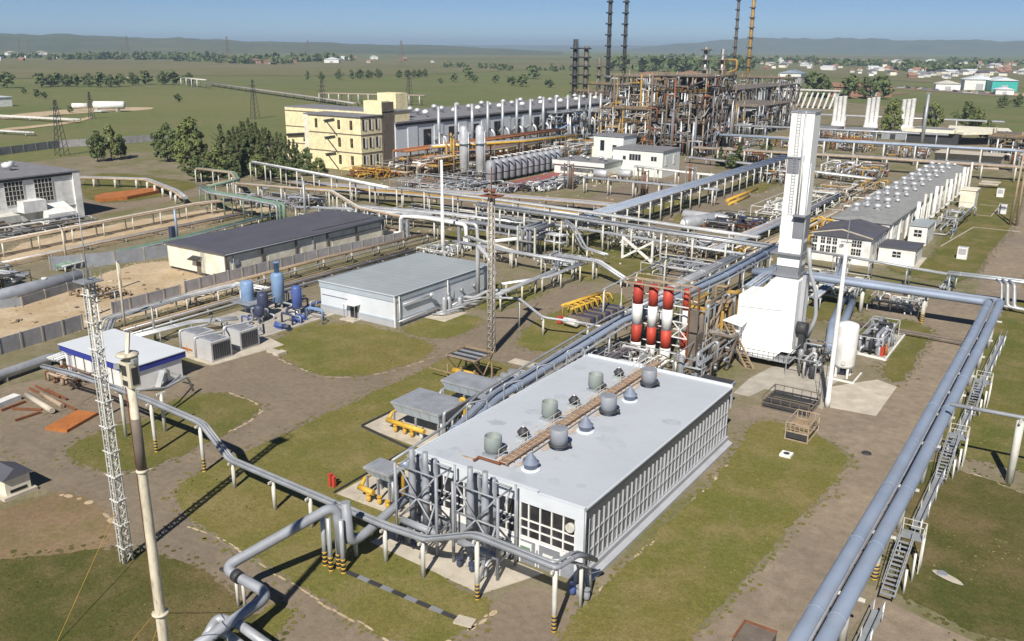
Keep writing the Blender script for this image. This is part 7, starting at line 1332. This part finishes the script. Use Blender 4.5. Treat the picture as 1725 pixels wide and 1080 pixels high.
tl = [(70,147,124),(85,146,126),(98,145,126),(112,146,127),(128,146,124),(150,146,124),(170,147,123),(188,147,122),(202,146,124),(224,144,124),(246,143,122),(274,143,124),(292,143,124),(318,143,124),(12,148,122)]
tree_row([('far' if i % 2 else 'round2', (0,0), 1, 1) for i in range(0)] + [('round2' if i % 2 else 'far', [(-874.58, 481.62),(-880.43, 493.83),(-887.24, 505.64),(-869.81, 504.09),(-863.49, 510.2),(-854.77, 518.64),(-835.49, 519.23),(-828.37, 526.08),(-833.99, 538.73),(-848.23, 562.78),(-851.08, 579.87),(-839.31, 591.43),(-831.71, 598.9),(-820.67, 609.74),(-885.25, 454.11)][i], rnd.uniform(11,14), rnd.uniform(1.1,1.5)) for i in range(15)], 'round tree in the left meadow row', 'meadow hedge row trees')
tree_row([('far2' if i in (0,3) else 'round2', p, rnd.uniform(9.5,12.5), rnd.uniform(.9,1.4)) for i, p in enumerate(((-845.19, 801.68),(-806.37, 786.85),(-818.1, 829.85),(-821.48, 855.56),(-814.25, 863.13),(-806.48, 871.27),(-812.88, 895.12),(-793.76, 915.31),(-801.15, 939.49),(-794.61, 946.44),(-789.7, 951.67),(-799.4, 974.78)))], 'round tree in the middle meadow row', 'middle meadow row trees')
tree_row([('far', p, h_, 1.3) for p, h_ in (((-650.7, 820.85),6),((-671.02, 872.8),9),((-704.64, 947.86),14),((-642.72, 876.31),8),((-615.07, 879.74),9),((-565.18, 839.31),10),((-540.18, 822.79),12),((-657.58, 1027.3),17),((-504.11, 819.01),9))], 'meadow bush left of the dark columns', 'meadow bushes by the dark columns', 'bush', 'bush')
tree_row([('far', p, h_, 1.2) for p, h_ in (((-773.86, 410.04),5),((-716.5, 389.56),6),((-697.1, 384.94),5),((-584.64, 423.56),6),((-543.72, 315.1),4))], 'small bush on the left meadow', 'left meadow bushes', 'bush', 'bush')
# far-off woods that read as one mass each
def wood(x0, y0, x1, y1, n, h, seed, wd=1.4):
    r = random.Random(seed); mb = MB()
    for k in range(n):
        t = r.random(); x = x0+(x1-x0)*t+r.uniform(-40,40)*wd; y = y0+(y1-y0)*t+r.uniform(-60,60)*wd; hh = h*r.uniform(.5,1.15); w = hh*r.uniform(.5,.8)
        for q in range(26):
            a = r.uniform(0,2*PI); zz = r.uniform(.05,1); rad = w*math.sin(PI*(.15+.8*zz))*r.uniform(.5,1.1); p = Vector((x+rad*math.cos(a), y+rad*math.sin(a), hh*zz)); s = hh*r.uniform(.12,.26)
            u = Vector((r.uniform(-1,1),r.uniform(-1,1),r.uniform(-1,1))).normalized(); v = u.cross(Vector((r.uniform(-1,1),r.uniform(-1,1),r.uniform(-.4,1)))).normalized()
            mb.add([p-u*s-v*s,p+u*s-v*s,p+u*s+v*s,p-u*s+v*s],[(0,1,2,3)])
    struct('far_wood', mb, M_scrub, 'stuff')
for i, (p, q, n, h) in enumerate((((-2181.91, 1286.16),(-2286.4, 1483.33),60,16),((-2095.86, 1442.83),(-2195.82, 1663.52),60,16),((-1890.18, 1466.02),(-1529.62, 1387.5),70,14),((-1734.27, 1573.64),(-1731.73, 1733.85),40,18),((-721.86, 1507.49),(-647.17, 1721.66),90,20),((-888.82, 1885.33),(-880.37, 2338.67),60,16),((-644.11, 2430.63),(-429.52, 2503.4),60,14),((-354.13, 1944.96),(-291.68, 1956.68),40,16),((-869.85, 2354.1),(-854.11, 3217.32),50,16),((-1422.18, 2917.81),(-1220.87, 3300.17),50,16),((-532.41, 3539.4),(-260.84, 2967.42),40,14),((-1167.95, 1509.72),(-816.48, 1394.92),40,9),((-2499.93, 1275.91),(-2438.68, 1404.16),24,12))): wood(*p, *q, n, h, 200+i)
# ------------------------------------------------------------------ countryside things
def pylon(label, x, y, h, mat=None, w=None, group=None):
    t = thing('pylon', label, 'pylon', (x,y,0), group); mb = MB(); w = w or h*.09; m = mat or M_brown; th = max(.16, h*.0075)
    for sx in (-1,1):
        for sy in (-1,1): mb.beam((x+sx*w,y+sy*w,0),(x+sx*w*.18,y+sy*w*.18,h),th)
    for k in range(9):
        a = w*(1-.82*k/9); c = w*(1-.82*(k+1)/9); z0, z1 = h*k/9, h*(k+1)/9
        mb.beam((x-a,y-a,z0),(x+c,y-c,z1),th*.8).beam((x+a,y-a,z0),(x-c,y-c,z1),th*.8).beam((x+a,y-a,z0),(x+c,y+c,z1),th*.8)
    part('lattice_body', mb, m, t); am = MB()
    for z, L in ((h*.72,h*.16),(h*.85,h*.12)): am.beam((x-L,y-L*.3,z),(x+L,y+L*.3,z),th*1.2)
    part('crossarm', am, m, t); return t
for lab, p, h in (('tall thin pylon on the horizon left of the conifers',(-1747.24, 1413.03),57),('thin pylon on the meadow right of the hedge rows',(-1196.79, 1388.14),50),('thin pylon above the far left wood',(-2362.27, 1564.14),60),('left pylon of the pair at the left horizon',(-3029.87, 1612.85),48),('right pylon of the pair at the left horizon',(-3162.14, 1716.35),48),('faint small pylon above the far sheds',(-2199.9, 1440.68),30),('faint small pylon near the tall horizon pylon',(-2102.69, 1430.38),32),('distant pylon left of the far white shed',(-29229.4, 27840.54) if False else (-1969.84, 1877.63),52)): pylon(lab, *p, h)
for lab, p, h in (('dark pylon by the pipe bridge in the left meadow',(-338.13, 190.48),21),('dark wide pylon at the end of the brown pipe run',(-390.44, 381.23),22),('dark pylon in the middle of the left meadow',(-420.79, 356.13),22),('thin post pylon before the conifers',(-491.61, 297.56),15),('slim pole pylon on the meadow by the compressor house',(-455.86, 536.61),24)): pylon(lab, *p, h, M_dark)
t = thing('storage_tank', 'white horizontal storage tank on the left meadow', 'tank', (-538,334,0)); part('shell', MB().tube([(-542,330,4),(-541.5,330.4,4),(-527.5,342,4),(-527,342.4,4)], 2.4, 16, rr=[1.4,2.4,2.4,1.4]), M_white, t); part('support', MB().box(-540,330,0,-538,332,2.4).box(-531,338,0,-529,340,2.4), M_conc, t); part('small_tank', MB().tube([(-552,322,3.6),(-545,328,3.6)], 1.6, 12), M_white, t); part('platform', MB().box(-536,326,.5,-528,331,1.4), M_offwhite, t)
b = thing('white_shed', 'small white shed at the left edge of the meadow', 'shed', (-634,320,0)); part('wall', MB().box(-645,314,0,-628,324,6), M_white, b); part('roof', MB().box(-645.5,313.5,6,-627.5,324.5,6.4), M_rooflight, b)
rack('long brown pipe run crossing the left meadow', [(-790,612,3),(-620,540,3),(-520,498,3),(-440,462,3)], many(5,6,.3,.6,[M_brown,M_rustlight,M_lag],141), step=22, w=7, pmat=M_brown, bw=.6)
rack('pale pipe run on stilts in the meadow behind the yellow building', [(-500,486,7),(-455,500,7),(-420,512,7)], many(4,5,.3,.5,[M_rustlight,M_lag,M_offwhite],142), step=8, w=5, pmat=M_offwhite, bw=.6)
rack('grey pipes across the meadow at the left edge', [(-640,246,1.6),(-540,262,1.6),(-470,276,1.6)], many(3,6,.3,.6,[M_offwhite,M_lag],143), step=20, w=6, bw=.5)
rack('second pale pipe run low at the left edge meadow', [(-560,200,1.4),(-470,214,1.4),(-420,224,1.4)], many(2,4,.3,.6,[M_offwhite,M_lag],144), step=20, w=5, bw=.5)
rack('pipe gantry in the far left meadow', [(-800,590,8),(-740,570,8)], many(3,6,.4,.7,[M_brown,M_offwhite],145), step=16, w=8, pmat=M_offwhite, bw=.9)
def house_mesh(w, d, h, rh, wm, rm):
    mb = MB().box(-w/2,-d/2,0,w/2,d/2,h); mb.add([(-w/2-.5,-d/2-.5,h),(w/2+.5,-d/2-.5,h),(w/2+.5,d/2+.5,h),(-w/2-.5,d/2+.5,h),(-w/2-.5,0,h+rh),(w/2+.5,0,h+rh)],[(0,1,5,4),(2,3,4,5),(1,2,5),(3,0,4),(0,3,2,1)], mi=1)
    for k in range(3): mb.box(-w/2+w*(k+.5)/3-.6,-d/2-.12,h*.35,-w/2+w*(k+.5)/3+.6,-d/2-.02,h*.75, mi=2)
    return mb.mesh('town_house', [wm, rm, M_glass])
HM = [house_mesh(15,11,6,4,M_white,M_roofmid), house_mesh(13,11,5,5,M_offwhite,M_brick), house_mesh(20,12,8,3,M_cream,M_roofdark), house_mesh(26,14,7,2.5,M_white,M_rooflight), house_mesh(14,10,5,4,M_brick,M_brick)]
HL = ['small white grey-roofed house in the far town under the ridge','small off-white house with reddish roof in the far town under the ridge','cream dark-roofed block in the far town under the ridge','long white pale-roofed hall in the far town under the ridge','small brick-coloured house in the far town under the ridge']
def town(px0, x0, x1, y0, y1, n, seed):
    r = random.Random(seed)
    for k in range(n):
        t = r.random(); d = r.uniform(y0, y1); az = math.atan2(_F.y, _F.x) - math.radians(x0+(x1-x0)*t); i = r.choice((0,0,1,1,2,3,4))
        o = bpy.data.objects.new('town_house', HM[i]); COL.objects.link(o); o.location = (math.cos(az)*d, math.sin(az)*d, -.05); o.rotation_euler = (0,0,r.uniform(0,PI)); s = r.uniform(.55,.95); o.scale = (s,s,s); tag(o, HL[i], 'house', 'houses of the far town')
town(0, 15, 30, 1900, 3600, 120, 1); town(0, 20, 30, 1500, 2100, 60, 2); town(0, 9, 20, 2600, 4200, 50, 3); town(0, -12, -4, 2200, 2800, 10, 5); town(0, -33, -26, 2400, 3000, 16, 6)
def shed(label, x, y, w, d, h, rz, wm, rm, cat='shed'):
    t = thing('shed', label, cat, (x,y,0)); c = Vector((x,y,0)); m = Matrix.Rotation(rz,3,'Z')
    mb = MB().box(-w/2,-d/2,0,w/2,d/2,h); mb.v = [m@p+c for p in mb.v]; part('wall', mb, wm, t)
    rb = MB().add([(-w/2-1,-d/2-1,h),(w/2+1,-d/2-1,h),(w/2+1,d/2+1,h),(-w/2-1,d/2+1,h),(0,-d/2-1,h+w*.14),(0,d/2+1,h+w*.14)],[(0,4,5,3),(1,2,5,4),(0,1,4),(2,3,5),(0,3,2,1)]); rb.v = [m@p+c for p in rb.v]; part('roof', rb, rm, t)
    db = MB().box(-w*.12,-d/2-.15,0,w*.12,-d/2-.02,h*.6); db.v = [m@p+c for p in db.v]; part('door', db, M_hallgrey, t); return t
shed('white gabled barn with blue-grey roof beyond the dark galleries', -351, 1150, 27, 34, 12, .12, M_white, M_bluegrey, 'barn')
shed('teal-fronted commercial hall at the right edge', -112, 1095, 24, 40, 11, .3, M_teal, M_rooflight, 'hall'); shed('long white hall joined left of the teal one', -136, 1110, 30, 24, 11, .3, M_white, M_rooflight, 'hall'); shed('small white shop in front of the teal hall', -100, 1010, 16, 12, 5, .3, M_white, M_rooflight, 'shop'); shed('white canopy building left of the white hall', -160, 1070, 24, 14, 7, .3, M_white, M_offwhite, 'building')
for k, (a, lab) in enumerate((((-1565.6, 1567.23),'white shed on the meadow at the middle horizon'),((-1877.77, 2052.51),'small pale building far off behind the white meadow shed'),((-3151.53, 1752.23),'long pale greenhouse at the left horizon'),((-3037.49, 1589.79),'second pale greenhouse at the left horizon'))): shed(lab, *a, 34 if k != 1 else 20, 24, 8, .6+k*.3, M_white, M_rooflight if k < 2 else M_padlight)
for k, (a, w, lab) in enumerate((((-483,1011),30,'ruined brick building behind the process towers, left one'),((-440,1040),44,'ruined brick building behind the process towers, right one'),((-218,850),26,'red-brown low brick shed behind the white triple stacks'),((-196,880),34,'long red-roofed brick shed behind the white triple stacks'))):
    shed(lab, *a, w, 18, 9, .5, M_brick if k != 1 else M_wood, M_brick, 'brick shed')
for k, (a, lab) in enumerate((((-1611.93, 1376.08),'left red-roofed barn by the horizon trees'),((-1547.37, 1361.51),'middle red-roofed barn by the horizon trees'),((-1618.2, 1486.12),'right red-roofed barn by the horizon trees'))): shed(lab, *a, 26, 18, 7, .9, M_brick, M_brick, 'barn')
def car_mesh(m):
    mb = MB().box(-2.1,-.85,.3,2.1,.85,.95).add([(-1.3,-.8,.95),(1.2,-.8,.95),(1.2,.8,.95),(-1.3,.8,.95),(-.9,-.7,1.5),(.7,-.7,1.5),(.7,.7,1.5),(-.9,.7,1.5)],[(0,1,5,4),(1,2,6,5),(2,3,7,6),(3,0,4,7),(4,5,6,7)],mi=1)
    for x in (-1.3,1.3):
        for y in (-.86,.86): mb.tube([(x,y-.1,.32),(x,y+.1,.32)], .32, 8, mi=2)
    return mb.mesh('parked_car', [m, M_glass, M_black])
CM = [car_mesh(M_white), car_mesh(M_galv), car_mesh(M_dark), car_mesh(M_bluetank), car_mesh(M_red)]; CN = ['white','silver','dark','pale blue','red']
r = random.Random(77)
for k in range(44):
    i = r.choice((0,0,1,1,2,3,4)); o = bpy.data.objects.new('parked_car', CM[i]); COL.objects.link(o); t = r.random(); o.location = (-215+t*110+r.uniform(-4,4), 1095-t*110+r.choice((0,10,20))+r.uniform(-2,2), .22); o.rotation_euler = (0,0,r.choice((.9,.9+PI))+r.uniform(-.1,.1)); tag(o, CN[i] + ' car parked in the far lot by the teal hall', 'car', 'cars parked by the teal hall')
sheet('car_park', [(-225,1086),(-100,960),(-80,985),(-200,1130)], .2, G_yard)
struct('earth_bank', MB().prism([(-222,836),(-190,846),(-176,960),(-214,1010)], -.1, .6), G_mud)
# ------------------------------------------------------------------ air: one closed box of thin haze round everything
hz, nt, p = nodemat('air_haze'); nt.nodes.remove(p); vol = nt.nodes.new('ShaderNodeVolumePrincipled'); vol.inputs['Color'].default_value = (.58,.78,1,1); vol.inputs['Density'].default_value = 1.0e-4; vol.inputs['Anisotropy'].default_value = 0
nt.links.new(vol.outputs[0], nt.nodes['Material Output'].inputs['Volume'])
struct('haze', MB().box(-28000,-28000,-16,28000,28000,190), hz, 'stuff')
